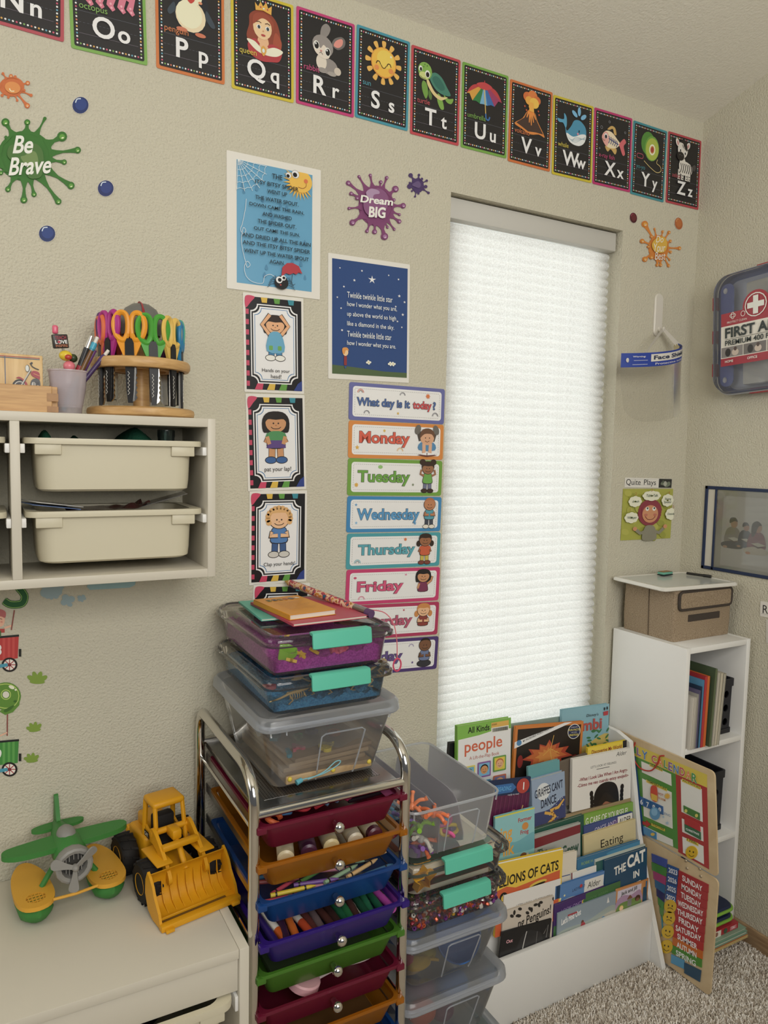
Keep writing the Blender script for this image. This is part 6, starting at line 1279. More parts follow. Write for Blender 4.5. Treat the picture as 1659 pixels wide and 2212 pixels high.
def c_black(a): a.on('background_print').rect(0, 0, a.w, a.h, '#1f1e20'); a.on('lettering').text('Out', 18, 34, 9, '#e0a0a8', 'l', .03); a.on('picture_print'); a.sm([(a.w*.34, 90), (a.w*.36, 40), (a.w*.50, 16), (a.w*.66, 20), (a.w*.82, 36), (a.w*.84, 90)], '#2c2b2d'); a.line([(a.w*.50, 16), (a.w*.46, 50), (a.w*.44, 86)], 3, '#bdbbb8', smooth=True); a.line([(a.w*.36, 84), (a.w*.44, 68), (a.w*.54, 72)], 2, '#8d8b88', smooth=True); a.line([(a.w*.72, 24), (a.w*.72, 70)], 1.6, '#6f6d6c'); a.line([(a.w*.86, 36), (a.w*.94, 14), (a.w*.92, 48)], 1.4, '#a5a3a0')
book('black book with a grey animal on its cover, lowest pocket', ZB(100, 1052), ZB(546, 930), -.2268, .14, '#1f1e20', c_black, .004, 0)
def c_beach(a): a.on('background_print').rect(0, 0, a.w, a.h, '#8a9aa6'); a.sm([(0, 60), (a.w*.5, 54), (a.w, 40), (a.w, 150), (0, 150)], '#9aa6a0'); a.sm([(0, 88), (a.w*.5, 70), (a.w, 56), (a.w, 150), (0, 150)], '#b5b1a2'); a.on('lettering').fit("Let's Find Out", 14, 20, 84, 38, '#f0efec', .04, 0, 10); a.rect(36, 14, 70, 19, '#a83a44'); a.on('picture_print').poly([(a.w-36, 24), (a.w-32, 6), (a.w-26, 24)], '#d8d8d4'); a.e(a.w*.42, 52, 5, 6, '#6a3a2c'); a.e(a.w*.43, 64, 9, 12, '#a82f3c'); a.e(a.w*.20, 66, 5, 6, '#4a2c22'); a.e(a.w*.20, 78, 8, 8, '#a82f3c'); a.on('title_print').fit('What Do', a.w*.52, 66, a.w*.86, 84, '#4a8ab8', .02, 0, 10)
book('grey-blue beach book in the lowest pocket', ZB(600, 886), ZB(1126, 686), -.2268, .14, '#8a9aa6', c_beach, .004, 0)
def c_jack(a): a.on('background_print').rect(0, 0, a.w, a.h, '#c98a4f'); a.rect(6, 6, a.w-8, a.h, '#c9c3d2'); a.sm([(6, 34), (30, 24), (60, 30), (90, 22), (a.w-8, 30), (a.w-8, 60), (6, 60)], '#a88aa8'); a.sm([(6, 56), (50, 44), (a.w-8, 50), (a.w-8, 130), (6, 130)], '#6a8a3f'); a.on('lettering').fit('Jack and Jill', 20, 12, a.w-26, 26, '#2b3a2a', .02, 0, 4); a.on('picture_print').rect(48, 40, 64, 62, '#7a7a78'); a.poly([(44, 40), (56, 28), (68, 40)], '#7a4f38'); a.e(24, 60, 8, 8, '#e8c86a'); a.e(24, 62, 6, 6, '#ecc29a'); a.e(88, 46, 11, 9, '#4a2f24'); a.e(88, 50, 7, 5, '#7a4f3a')
book('orange-framed nursery rhyme book peeking from behind its twin', ZB(1200, 640), ZB(1417, 568), -.2222, .16, '#c98a4f', lambda a: a.on('background_print').rect(a.w-12, 6, a.w-6, a.h, '#3f6a8a'), .004, 0)
book('orange-framed nursery rhyme book with two children and a well', ZB(1126, 672), ZB(1370, 590), -.2268, .16, '#c98a4f', c_jack, .004, 0)
# ================================================================== calendar board leaning on the corner cabinet
BIRCH = wood('birch_ply', '#c2a983', '#d3bd98', 8, (1, 1, 9))
def yz_pose(loc, turn=0, rot=0): return MX.Translation(loc) @ RIGHT.to_4x4() @ MX.Rotation(math.radians(turn), 4, 'Y') @ MX.Rotation(math.radians(rot), 4, 'Z')
def on_board(u, v): return hit(1300+u*.2803, 1560+v*.2803, 0, 1.6945)
cal = thing('calendar_board', 'hinged wooden daily calendar board leaning against the corner cabinet', 'calendar board', mat=yz_pose(V((1.6945, 0, 0)), 0))
# board plane is x = const, local X runs out of the corner (-y world), local Y up
def L_(u, v): p = on_board(u, v); return (-p.y, p.z)
def board(q, name, r=.016):
    ys = [p[0] for p in q]; MB().prism(rounded(q, r), -.0055, 0).build(name, BIRCH, cal)
def rounded(q, r):
    out = []; n = len(q)
    for i in range(n):
        p, a_, b_ = V(q[i]), V(q[i-1]), V(q[(i+1) % n]); u1 = (a_-p).normalized(); u2 = (b_-p).normalized()
        s, e = p+u1*r, p+u2*r
        for k in range(6): t = k/5; m = s.lerp(p, t).lerp(p.lerp(e, t), t); out.append((m.x, m.y))
    return out
TL, TR, BR, BL = L_(62, 35), L_(868, 385), L_(893, 1200), (L_(62, 35)[0], L_(893, 1200)[1]+.004)
board([TL, TR, BR, BL], 'upper_panel')
TR2, BR2 = L_(898, 1222), L_(800, 2075); x0 = TL[0]
board([(x0, TR2[1]), TR2, (TR2[0]-.004, .0105), (x0, .0105)], 'lower_panel')
class BoardArt(Art):
    def __init__(s): Art.__init__(s, 1, 1, 1, 1, .0003); s.EPS = .00008
    def P(s, u, v): return L_(u, v)
a = BoardArt(); a.on('header_print')
TLp, TRp = (235, 170), (812, 408)
def sl(u, v): return (u, v+(u-300)*.0)
a.poly([(225, 160), (812, 405), (812, 505), (230, 250)], '#cdb83a'); a.poly([(232, 250), (570, 400), (590, 980), (300, 850)], '#4f8a38'); a.poly([(570, 400), (812, 505), (828, 1135), (590, 1000)], '#a8302f'); a.poly([(232, 250), (262, 262), (330, 880), (300, 860)], '#2f5f9a')
for q, c in (([(305, 300), (535, 400), (540, 492), (310, 385)], '#4f8a38'), ([(312, 432), (540, 540), (548, 822), (325, 722)], 0), ([(330, 800), (548, 905), (552, 960), (332, 862)], 0), ([(610, 440), (772, 515), (780, 770), (615, 690)], 0), ([(618, 740), (782, 810), (786, 920), (622, 845)], 0), ([(622, 880), (786, 955), (790, 1095), (628, 1005)], 0)):
    a.on('panel_print').poly(q, '#d9d8d2')
a.on('caption_print')
for q, t in (([(370, 318), (470, 362), (470, 382), (370, 338)], 'SEASON'), ([(345, 440), (505, 512), (505, 534), (345, 462)], 'TEMPERATURE'), ([(620, 432), (765, 498), (765, 522), (620, 456)], 'ACTIVITIES'), ([(385, 775), (490, 822), (490, 842), (385, 795)], 'WEATHER'), ([(655, 890), (748, 932), (748, 955), (655, 912)], 'I FEEL')):
    a.poly(q, '#d2b83a')
    a.fit(t, q[0][0]+6, q[3][1]-20, q[1][0]-6, q[3][1]-4, '#3a5a2a', .02, 0, -(q[1][1]-q[0][1])*.93)
a.on('title_lettering'); TC = ['#2f6fb0', '#3f8f48', '#b8383c', '#7a4a8a', '#d8782f']
for i, (t, u0, u1, v0, v1) in enumerate((('I', 250, 268, 180, 236), ('L', 274, 306, 192, 252), ('Y', 312, 356, 212, 278), ('C', 388, 428, 246, 308), ('A', 434, 478, 268, 330), ('L', 484, 512, 288, 350), ('E', 518, 550, 302, 368), ('N', 558, 598, 322, 386), ('D', 606, 646, 342, 406), ('A', 652, 694, 364, 430), ('R', 698, 742, 386, 456))):
    a.fit(t, u0, v0, u1, v1, '#efece0', .05, 0, -(u1-u0)*.4); a.fit(t, u0+1, v0+1, u1-1, v1-1, TC[(i*2+1) % 5], .02, 0, -(u1-u0)*.4)
a.on('picture_print'); a.sm([(382, 520), (390, 490), (410, 485), (432, 505), (434, 610), (388, 590)], '#c8452f'); a.poly([(386, 545), (434, 565), (434, 612), (388, 592)], '#d8b23f'); a.e(416, 702, 40, 50, '#4f8fc0', -10); a.e(412, 690, 24, 30, '#7ab0d8', -10); a.star(512, 568, 26, '#d8a83a', 10, .6); a.fit('HOT', 442, 535, 482, 553, '#b8483c', .01, 0, -18); a.fit('WARM', 442, 570, 498, 588, '#c9782f', .01, 0, -22); a.fit('FREEZING', 440, 672, 536, 690, '#4f7fb0', .0, 0, -38); a.star(482, 728, 14, '#9ab8d0', 6, .3); a.star(512, 775, 20, '#9ab8d0', 6, .3)
a.build(cal, INKG)
def tile(name, q, col, part, fn=None, th=.0022, cat=None):
    """A loose magnet tile held on the board (traced corners)."""
    b = MB(); pts = [L_(*p) for p in q]; b.prism(pts, .0009, .0009+th); o = b.build(name, pm(col, .35), cal)
    if fn: t = BoardArt(); t.z = .0009+th+.0001; fn(t); t.build(cal, INKG)
    return o
def word(t, u0, v0, u1, v1, rise, c='#efece4'): return lambda a: a.on('tile_lettering').fit(t, u0, v0, u1, v1, c, .02, 0, -rise)
for i, n in enumerate('6789'):
    u = 290+i*47; v = 566+i*21; tile('number_magnet', [(u, v), (u+44, v+20), (u+46, v+84), (u+2, v+64)], '#2f5f9a', 0, word(n, u+12, v+24, u+32, v+64, 6))
tile('activity_magnet', [(634, 640), (758, 700), (760, 755), (638, 690)], '#4a7a3f', 0, lambda a: (a.on('tile_print').e(654, 682, 12, 14, '#c9c25a'), a.e(736, 718, 12, 14, '#c9c25a')))
tile('activity_magnet', [(640, 722), (760, 780), (764, 842), (644, 782)], '#b0383a', 0); tile('activity_magnet', [(642, 782), (766, 848), (768, 906), (646, 838)], '#3f6a4a', 0, word('CHRISTMAS', 654, 812, 756, 828, 44))
tile('weather_magnet', [(322, 800), (424, 850), (426, 904), (326, 858)], '#4f8ab8', 0, lambda a: (a.on('tile_print').e(398, 862, 16, 12, '#d8b84a'),)); tile('arrow_magnet', [(318, 762), (346, 770), (346, 756), (380, 788), (350, 808), (348, 794), (320, 786)], '#b03230', 0)
def smile(u, v, r, m):
    o = MB(); o.prism([L_(u+r*.92*math.cos(-t), v+r*math.sin(-t)) for t in [2*PI*i/22 for i in range(22)]], .0009, .0033); o.build('face_magnet', pm('#d6b02f', .35), cal); t = BoardArt(); t.z = .0034; t.on('face_print')
    t.e(u-r*.25, v-r*.2, r*.1, r*.15, '#2b2416'); t.e(u+r*.3, v-r*.05, r*.1, r*.15, '#2b2416'); t.line([(u-r*.4, v+r*.30), (u, v+r*(.42+.2*m)), (u+r*.42, v+r*.48)], r*.08, '#2b2416', smooth=True); t.build(cal, INKG)
smile(697, 1002, 50, 1)
for i, v in enumerate((1417, 1508, 1614, 1728)): smile(534-i*10, v, 52, (-1, -1, 1, 1)[i])
for i, t in enumerate(('2023', '2026', '2025', '2022')): v = 1092+i*68; tile('year_magnet', [(512-i*5, v), (598-i*6, v+36), (596-i*6, v+100), (508-i*5, v+62)], '#2f5590', 0, word(t, 520-i*5, v+24, 588-i*6, v+62, 26))
for i, (t, c) in enumerate((('SUNDAY', '#a62c30'), ('MONDAY', '#a62c30'), ('TUESDAY', '#a62c30'), ('WEDNESDAY', '#a62c30'), ('THURSDAY', '#a62c30'), ('FRIDAY', '#a62c30'), ('SATURDAY', '#a62c30'), ('SUMMER', '#b0302f'), ('AUTUMN', '#c46a2c'), ('SPRING', '#4f8a38'))):
    v = 1138+i*64; u0, u1 = 596-i*5.4, 826-i*5.6; tile('word_magnet', [(u0, v), (u1, v+112), (u1-2, v+176), (u0-4, v+63)], c, 0, word(t, u0+(30 if len(t) < 8 else 12), v+36, u1-(46 if len(t) < 8 else 22), v+80, 88))
tile('season_magnet', [(540, 1786), (640, 1834), (638, 1900), (538, 1852)], '#5a9ac0', 0); tile('season_magnet', [(642, 1850), (770, 1912), (760, 2000), (640, 1930)], '#33526a', 0)
for i, c in enumerate(('#4a5aa0', '#4f8a48', '#a84a78', '#3a6a94', '#2f2f62', '#4f8a48', '#5a8a4a', '#2f7f92', '#3a8a9a')):
    v = 1010+i*66; u0 = 388+max(0, i-1)*12
    tile('holiday_magnet', [(u0, v), (508-i*5, v+48), (504-i*5, v+112), (u0+4, v+62)], c, 0)
for u, v in ((648, 1068), (756, 1132), (658, 1126), (764, 1188)):
    p = L_(u, v); MB().ell((p[0], p[1], .0008), (.0042, .0042, .0022), None, 12, 6).build('rivet', pm('#b5a58c', .3, .6), cal)
cord_pts = []
for u, v, h_ in ((262, 155, .001), (244, 250, .002), (290, 340, .002), (350, 372, .002), (400, 364, .002), (440, 310, .002), (455, 262, .002), (484, 258, .0)):
    q = L_(u, v); cord_pts.append((q[0], q[1], h_+.002))
MB().tube(catmull(cord_pts, False, 5), .0019, 7).build('hanging_cord', pm('#b8322a', .6), cal)

# ================================================================== corner cabinet: box on top, books, crates
FAB = speckle('burlap_fabric', ['#7d6c57', '#9a8871', '#ab9a82'], 420, .95, (600, .5, .001, 2)); PIPE = pm('#3f362f', .8)
fb = thing('fabric_box', 'tan fabric storage box with dark piping on the corner cabinet', 'storage box', (1.843, -.123, KZ+.0006), rot=(0, 0, 0))
X0, X1, Y0, Y1 = -.118, .128, -.094, .095
b = MB(); b.loft([[(x, y, z) for x, y in rr(X1-X0+dw, Y1-Y0+dw, .008, 3, (X0+X1)/2, (Y0+Y1)/2)] for z, dw in ((0, 0), (.05, .003), (.10, .002), (.142, 0))], None, True, True); b.build('box_body', FAB, fb)
MB().tube([(X0+.105-.222/2*0-.06, Y0*0+X0*0-.0, 0)]*1+[(X0-.0012, .0, .004)], .0001, 3).build('seam', PIPE, fb) if False else None
MB().tube([(X0-.0012, -.004, .002), (X0-.0030, -.004, .05), (X0-.0022, -.002, .10), (X0-.0012, .0, .140)], .0012, 6).build('side_seam', pm('#5e5040', .9), fb)
b = MB(); b.loft([[(x, y, z) for x, y in rr(X1-X0+.006, Y1-Y0+.006, .010, 3, (X0+X1)/2, (Y0+Y1)/2)] for z in (.1425, .149)], None, True, True); b.build('lid_top', FAB, fb)
flap = rr(X1-X0-.018, .052, .012, 4, (X0+X1)/2+.002, .1190); MB(MX.Rotation(PI/2, 4, 'X')).prism(flap, -Y0+.0045, -Y0+.0075).build('lid_flap', FAB, fb)
MB().tube([(x, Y0-.006, z) for x, z in rr(X1-X0-.018, .052, .012, 4, (X0+X1)/2+.002, .1190)], .0042, 8, None, True).build('flap_piping', PIPE, fb)
MB().rbox(-.062, .076, Y0-.0035, Y0-.0010, .055, .075, .0008, 1).build('label_holder', PIPE, fb)
wbd = thing('lap_whiteboard', 'small white dry-erase board lying on the tan fabric box', 'whiteboard', (1.826, -.128, KZ+.1505), rot=(0, 0, math.radians(-4)))
MB().loft([[(x, y, z) for x, y in rr(.300-d, .212-d, .014, 5)] for z, d in ((0, .012), (.003, 0), (.009, 0), (.0125, .006), (.0125, .026), (.0108, .030))], None, True, True).build('frame', pm('#dedbd2', .35), wbd)
MB().prism(rr(.268, .180, .008, 4), .0108, .0112).build('writing_surface', pm('#c9ccc8', .12, 0, .6), wbd)
er = thing('board_eraser', 'small mint green felt eraser on the whiteboard', 'eraser', (1.862, -.062, KZ+.1505+.0128), rot=(0, 0, .1)); MB().rbox(-.024, .024, -.012, .012, .0, .003, .001).build('felt', pm('#23302d', .95), er); MB().rbox(-.024, .024, -.012, .012, .003, .011, .003, 2).build('grip', pm('#6fae98', .6), er); MB().rbox(-.0225, .0225, -.0105, .0105, .011, .0118, .0005, 1).build('top_label', pm('#9a7a52', .6), er)
mk = thing('dry_erase_marker', 'black marker resting at the whiteboard edge', 'marker', (1.944, -.112, KZ+.1505+.0168), rot=(0, 0, math.radians(-76))); MB().cyl((-.03, 0, 0), (.022, 0, 0), .0042).build('barrel', pm('#26241f', .4), mk); MB().cyl((.022, 0, 0), (.046, 0, 0), .0048).build('cap', pm('#1d1c1b', .35), mk)
def upright(label, x, w, col, H=.205, D=.235, lean=0., y=-.296, z=.6448, sp=None, pages=True, name='magazine'):
    """Thin book standing on the shelf with its fore edge or spine to the room."""
    o = thing(name, label, 'book', (x, y, z), group='books standing on the cabinet shelf', rot=(0, lean, 0))
    c = pm(col, .4); MB().box(-w/2, -w/2+.0012, 0, D, 0, H).build('cover', c, o); MB().box(w/2-.0012, w/2, 0, D, 0, H).build('cover', c, o)
    if pages: MB().box(-w/2+.0012, w/2-.0012, .003, D-.002, .002, H-.003).build('pages', PAGES, o)
    if sp: MB().box(-w/2, w/2, -.0012, 0, 0, H).build('spine', pm(sp, .4), o)
    return o
SHX = KX0+.0185; ux = SHX+.004
for lab, w_, col, H_, sp in (('thin white pamphlet nearest the cabinet side panel', .007, '#cfcac0', .150, None), ('second thin white pamphlet on the cabinet shelf', .007, '#c9c4ba', .150, None), ('third thin pamphlet with a grey cover', .006, '#a8a49c', .158, None), ('pamphlet with a purple grey cover', .005, '#6a6482', .168, None),
                          ('dark blue thin book on the cabinet shelf', .005, '#2a3a52', .178, None), ('light blue thin book beside the red one', .006, '#5a93b8', .196, None), ('red thin book standing on the cabinet shelf', .009, '#a8323a', .206, '#b5363c'), ('orange and yellow thin book beside the red one', .010, '#cf6a34', .205, '#cf6a34')):
    upright(lab, ux+w_/2+.001, w_, col, H_, .235, .02, -.292, .6452, sp); ux += w_+.0012
upright('green leafy magazine with a library letter label', ux+.010, .008, '#4a5a42', .226, .235, .045, -.300, .6455, '#5d6a4c'); 
for i, lab in enumerate(('pale grey magazine leaning beside the leafy one', 'cream magazine leaning in the middle of the pile', 'outermost pale magazine leaning by the black crate')): upright(lab, ux+.020+i*.0105, .0088, ('#b5b0a2', '#c4bda8', '#a8a494')[i], .215-.003*i, .24, .045+.012*i, -.304, .6458)
def crate(label, x0, x1, z0, H=.165, y0=-.255, y1=-.03):
    """Black plastic crate: tapered walls with round holes, thick rim, foot rail."""
    o = thing('plastic_crate', label, 'crate', ((x0+x1)/2, (y0+y1)/2, z0), group='black crates in the corner cabinet'); BLK = pm('#1d1d22', .45, 0, .4); W_, D_ = x1-x0, y1-y0; t = .004
    def wall(w, nh, q):
        holes = []
        for r_ in range(3):
            for c_ in range(nh):
                cx = (c_+.5)/nh*w*.8-w*.4; cz = .035+r_*.042; holes.append([(cx+.011*math.cos(-2*PI*k/14), cz+.011*math.sin(-2*PI*k/14)) for k in range(14)])
        MB(q).prism([[(-w/2+.004, 0), (w/2-.004, 0), (w/2, H), (-w/2, H)]]+holes, 0, t).build('wall_panel', BLK, o)
    Rx = MX.Rotation(PI/2, 4, 'X')
    wall(W_-.014, 2 if W_ < .1 else 3, MX.Translation((0, -D_/2+.008, 0)) @ Rx); wall(W_-.014, 2 if W_ < .1 else 3, MX.Translation((0, D_/2-.004, 0)) @ Rx)
    for s in (-1, 1): wall(D_-.022, 4, MX.Translation((s*(W_/2-.006)-.002, 0, 0)) @ MX.Rotation(PI/2, 4, 'Z') @ Rx)
    MB().box(-W_/2+.01, W_/2-.01, -D_/2+.009, D_/2-.009, 0, .003).build('bottom', BLK, o)
    b = MB(); b.prism([rr(W_, D_, .008, 3), rr(W_-.014, D_-.014, .006, 3)[::-1]], H-.022, H); b.build('rim', BLK, o)
    b = MB(); b.prism([rr(W_-.004, D_-.004, .008, 3), rr(W_-.016, D_-.016, .006, 3)[::-1]], .0, .014); b.build('foot_rail', BLK, o)
    return o
crate('black plastic crate behind the magazines on the middle shelf', 1.866, 1.960, .6455)
crate('black plastic crate on the lower shelf behind the calendar board', 1.80, 1.945, .3445, .185)
o = thing('shelf_ball', 'bright green toy glimpsed through the crate holes', 'toy', (1.885, -.20, .6490)); MB().ell((0, 0, .022), (.022, .022, .022), None, 14, 9).build('body', pm('#5f9a2f', .5), o)
# bottom compartment: zip case on a pile of books
zc = .048
for i, (lab, x0, x1, y0, th, col) in enumerate((('lowest tan picture book in the pile at the cabinet foot', 1.735, 1.963, -.345, .006, '#c9b27a'), ('orange-brown book second from the bottom of the pile', 1.732, 1.962, -.343, .006, '#b5764a'), ('pale green book in the pile at the cabinet foot', 1.734, 1.960, -.345, .008, '#7a9a86'), ('grey-green book in the pile under the red one', 1.736, 1.960, -.340, .007, '#86a08a'))):
    o = thing('picture_book', lab, 'book', ((x0+x1)/2, y0+.14, zc), group='books piled at the bottom of the cabinet'); w_ = x1-x0
    c = pm(col, .4); MB().box(-w_/2, w_/2, -.14, .14, 0, .0013).build('cover', c, o); MB().box(-w_/2, w_/2, -.14, .14, th-.0013, th).build('cover', c, o); MB().box(-w_/2+.002, w_/2-.002, -.137, .138, .0013, th-.0013).build('pages', PAGES, o); zc += th+.0003
o = thing('activity_set', 'red and white boxed book below the zip case', 'book', (1.838, -.225, zc), group='books piled at the bottom of the cabinet'); MB().rbox(-.10, .098, -.105, .10, 0, .019, .001, 1).build('box', pm('#a83038', .4), o)
a = Art(.198, .019, 200, 19); a.on('spine_print').rect(0, 0, 120, 19, '#d8d2c4'); a.e(100, 9, 7, 7, '#8a5a4a'); a.e(140, 9, 8, 8, '#3a5a44'); a.rect(160, 3, 190, 15, '#c46a72'); a.text('DK', 168, 13, 8, '#f0ece4'); a.build(o, INK, MX.Translation((-.001, -.1052, .0095)) @ BACK.to_4x4()); zc += .0195
o = thing('zip_case', 'navy zip case with bright green piping on the book pile', 'case', (1.835, -.215, zc)); NV = pm('#1c2746', .6)
for k, (z_, ti) in enumerate(((0, 0), (.024, .05))):
    b = MB(MX.Translation((0, 0, z_)) @ MX.Rotation(-ti, 4, 'X')); b.loft([[(x, y, z) for x, y in rr(.196-d, .21-d, .03, 6)] for z, d in ((0, .006), (.004, 0), (.017, 0), (.021, .006))], None, True, True); b.build('shell', NV, o)
    b = MB(MX.Translation((0, 0, z_)) @ MX.Rotation(-ti, 4, 'X')); b.tube([(x, y, .0105) for x, y in rr(.199, .213, .031, 6)], .0045, 8, None, True); b.build('piping', pm('#7fae3f', .6), o)
MB().rbox(-.09, .07, .05, .058, .048, .20, .012, 3).build('standing_flap', NV, o)

# ================================================================== on the far wall: first aid kit, pocket chart; hook with face shield
kit = thing('first_aid_kit', 'clear and blue first aid kit with red latches hung on the wall', 'first aid kit', mat=None)
KT = 2.024; KB = 1.668; KH = KT-KB; KYL = -.120; KW = .46; TH_ = .075
kit.matrix_world = pose(V((XR-.001, KYL-KW/2, (KT+KB)/2)), RIGHT, 3.2)
def kring(w, h, r, z): return [(x, y, z) for x, y in rr(w, h, r, 7)]
MB().loft([kring(KW-.02, KH-.02, .045, .001), kring(KW-.004, KH-.004, .05, .008), kring(KW-.004, KH-.004, .05, .034)], None, True).build('back_shell', pm('#5566a6', .35), kit)
MB().loft([kring(KW-.03, KH-.03, .04, .006), kring(KW-.03, KH-.03, .04, .0065)], None, True, True).build('inner_tray', pm('#c2c7d8', .4), kit)
MB().loft([kring(KW-.004, KH-.004, .05, .034), kring(KW, KH, .052, .036), kring(KW, KH, .052, .042), kring(KW-.006, KH-.006, .05, .044), kring(KW-.012, KH-.012, .048, .062), kring(KW-.03, KH-.03, .042, .068)], None, False, True).build('front_shell', clear('kit_cover', '#f8f9fb', .14, .05, '#e8eaf0', .4), kit)
MB().tube([(x, y, .0385) for x, y in rr(KW+.001, KH+.001, .053, 7)], .003, 6, None, True).build('seal', pm('#a3a3a6', .4), kit)
RED = pm('#b02a35', .4)
for v in (.10, .0, -.10): MB().rbox(-KW/2-.010, -KW/2+.002, v-.020, v+.020, .026, .046, .002).build('latch', RED, kit)
MB().rbox(-.10, KW/2-.03, KH/2-.001, KH/2+.006, .022, .040, .002).build('rail', RED, kit); MB().rbox(-.12, KW/2-.03, -KH/2-.005, -KH/2+.001, .022, .040, .002).build('rail', RED, kit)
for i, (x, y, w_, h_, c) in enumerate(((-.09, .10, .10, .09, '#c9c7bb'), (.02, .10, .09, .09, '#bdbfb4'), (.12, .10, .09, .09, '#c9c7bb'), (-.07, -.10, .15, .11, '#d2d0c6'), (.10, -.10, .15, .11, '#c6c6be'), (-.02, .0, .25, .08, '#b5aca0'))): MB().rbox(x-w_/2, x+w_/2, y-h_/2, y+h_/2, .008, .030+.002*i, .006, 2).build('supply_packet', pm(c, .5), kit)
for sx in (-1, 1):
    MB().prism(rr(.045, KH-.05, .02, 4, sx*(KW/2-.034), 0), .0345, .0365).build('side_panel', pm('#4a5ca8', .4), kit)
    for y in (KH/2-.045, -KH/2+.045): MB().ell((sx*(KW/2-.028), y, .0365), (.007, .009, .004), None, 12, 6).build('rivet', pm('#d0d0d4', .4), kit)
a = Art(.40, .155, 400, 155, .0003); a.on('label_print').rect(0, 0, 400, 155, '#a83440'); a.e(112, -6, 42, 42, '#a83440', 0, 28); a.rect(0, 38, 400, 132, '#e2ddd0'); [a.rect(2+i*72, 100, 72+i*72, 130, c) for i, c in enumerate(('#8a8480', '#76706c', '#a89c90', '#6a6664', '#948c84'))]
for i in range(5): a.e(24+i*72, 116, 9, 12, '#3a3634'); a.e(48+i*72, 118, 11, 10, '#c9b8a8'); a.e(48+i*72, 108, 5, 6, '#5a4a44')
a.ring(78, -40, 146, 28, 3, '#ece6da', 34); a.rect(104, -32, 120, 20, '#ece6da'); a.rect(86, -14, 138, 2, '#ece6da')
a.on('icon_print'); a.ring(30, 6, 50, 16, 1.6, '#ece6da', 5); a.ring(35, 1, 45, 21, 1.6, '#ece6da', 5); a.ring(66, 4, 80, 20, 1.6, '#ece6da', 7); a.rect(158, 4, 182, 20, '#ece6da', 3); a.rect(166, 0, 174, 4, '#ece6da'); a.e(170, 12, 4, 4, '#a83440')
a.on('lettering').text('PROTECT', 40, 32, 6, '#ece6da', 'c'); a.text('CLEAN', 73, 32, 6, '#ece6da', 'c'); a.text('TREAT', 170, 31, 6, '#ece6da', 'c'); a.text('FIRST AID', 16, 73, 29, '#333b3a', 'l', .03); a.line([(16, 78), (392, 78)], 1.2, '#55504a'); a.text('PREMIUM 400 PIECE', 16, 96, 15, '#333b3a', 'l', .02); [a.text(t, 30+i*74, 146, 7, '#ece6da', 'c', .02) for i, t in enumerate(('HOME', 'OFFICE', 'OUTDOOR'))]
a.build(kit, INKG, MX.Translation((.008, -.020, .0684)))
# pocket chart
M_, W, H = quad_on_wall([(1524, 1048), (1800, 1066), (1800, 1274), (1518, 1228)], 0, XR, .003)
pc = thing('pocket_chart', 'blue-edged clear plastic pocket with a photo of reading children', 'pocket chart', mat=M_); NVY = pm('#1c2c4e', .5)
MB().box(-W/2, W/2, -H/2, H/2, -.002, -.0012).build('backing', pm('#cfcabd', .5), pc)
for x0, x1, y0, y1 in ((-W/2, W/2, H/2-.010, H/2), (-W/2, W/2, -H/2, -H/2+.010), (-W/2, -W/2+.010, -H/2, H/2), (-W/2+.036, -W/2+.044, -H/2, H/2), (W/2-.01, W/2, -H/2, H/2)): MB().rbox(x0, x1, y0, y1, -.0025, .0025, .001, 1).build('binding', NVY, pc)
a = Art(W, H, W*1000, H*1000, -.0008); a.on('photo_print').rect(66, 28, a.w-20, a.h-20, '#dcd9d2')
for i, (u, v, s, sh, sk, hr) in enumerate(((104, 110, 1., '#a09888', '#c99a78', '#33261f'), (146, 118, .8, '#3a3f52', '#c08a68', '#2a2220'), (184, 116, 1.05, '#8f3044', '#c99a78', '#3a2620'))):
    a.sm([(u-26*s, v+62*s), (u-22*s, v+22*s), (u, v+10*s), (u+22*s, v+22*s), (u+26*s, v+62*s)], sh, 4); a.e(u+3, v, 12*s, 14*s, sk); a.sm([(u-12*s, v), (u-10*s, v-16*s), (u+6*s, v-18*s), (u+15*s, v-6*s), (u+4*s, v-7*s)] if i < 2 else [(u-16*s, v+24*s), (u-16*s, v-8*s), (u, v-19*s), (u+14*s, v-8*s), (u+4*s, v-4*s), (u-6*s, v+22*s)], hr, 4)
    a.sm([(u-36*s, v+62*s), (u, v+54*s), (u+34*s, v+62*s), (u+28*s, v+76*s), (u-30*s, v+76*s)], ('#33343c', '#4a4f62', '#cfc3a8')[i], 4); a.poly([(u-16*s, v+46*s), (u+6*s, v+42*s), (u+30*s, v+48*s), (u+6*s, v+54*s)], '#e6e1d4'); a.poly([(u-14*s, v+50*s), (u+6*s, v+54*s), (u+30*s, v+51*s), (u+6*s, v+58*s)], '#5a3a30'); a.e(u-24*s, v+74*s, 8*s, 4*s, '#c99a78')
a.build(pc, INK); MB().box(-W/2+.044, W/2-.01, -H/2+.01, H/2-.01, .0012, .0018).build('clear_pocket', clear('pocket_film', '#f2f2f0', .06, .05), pc)
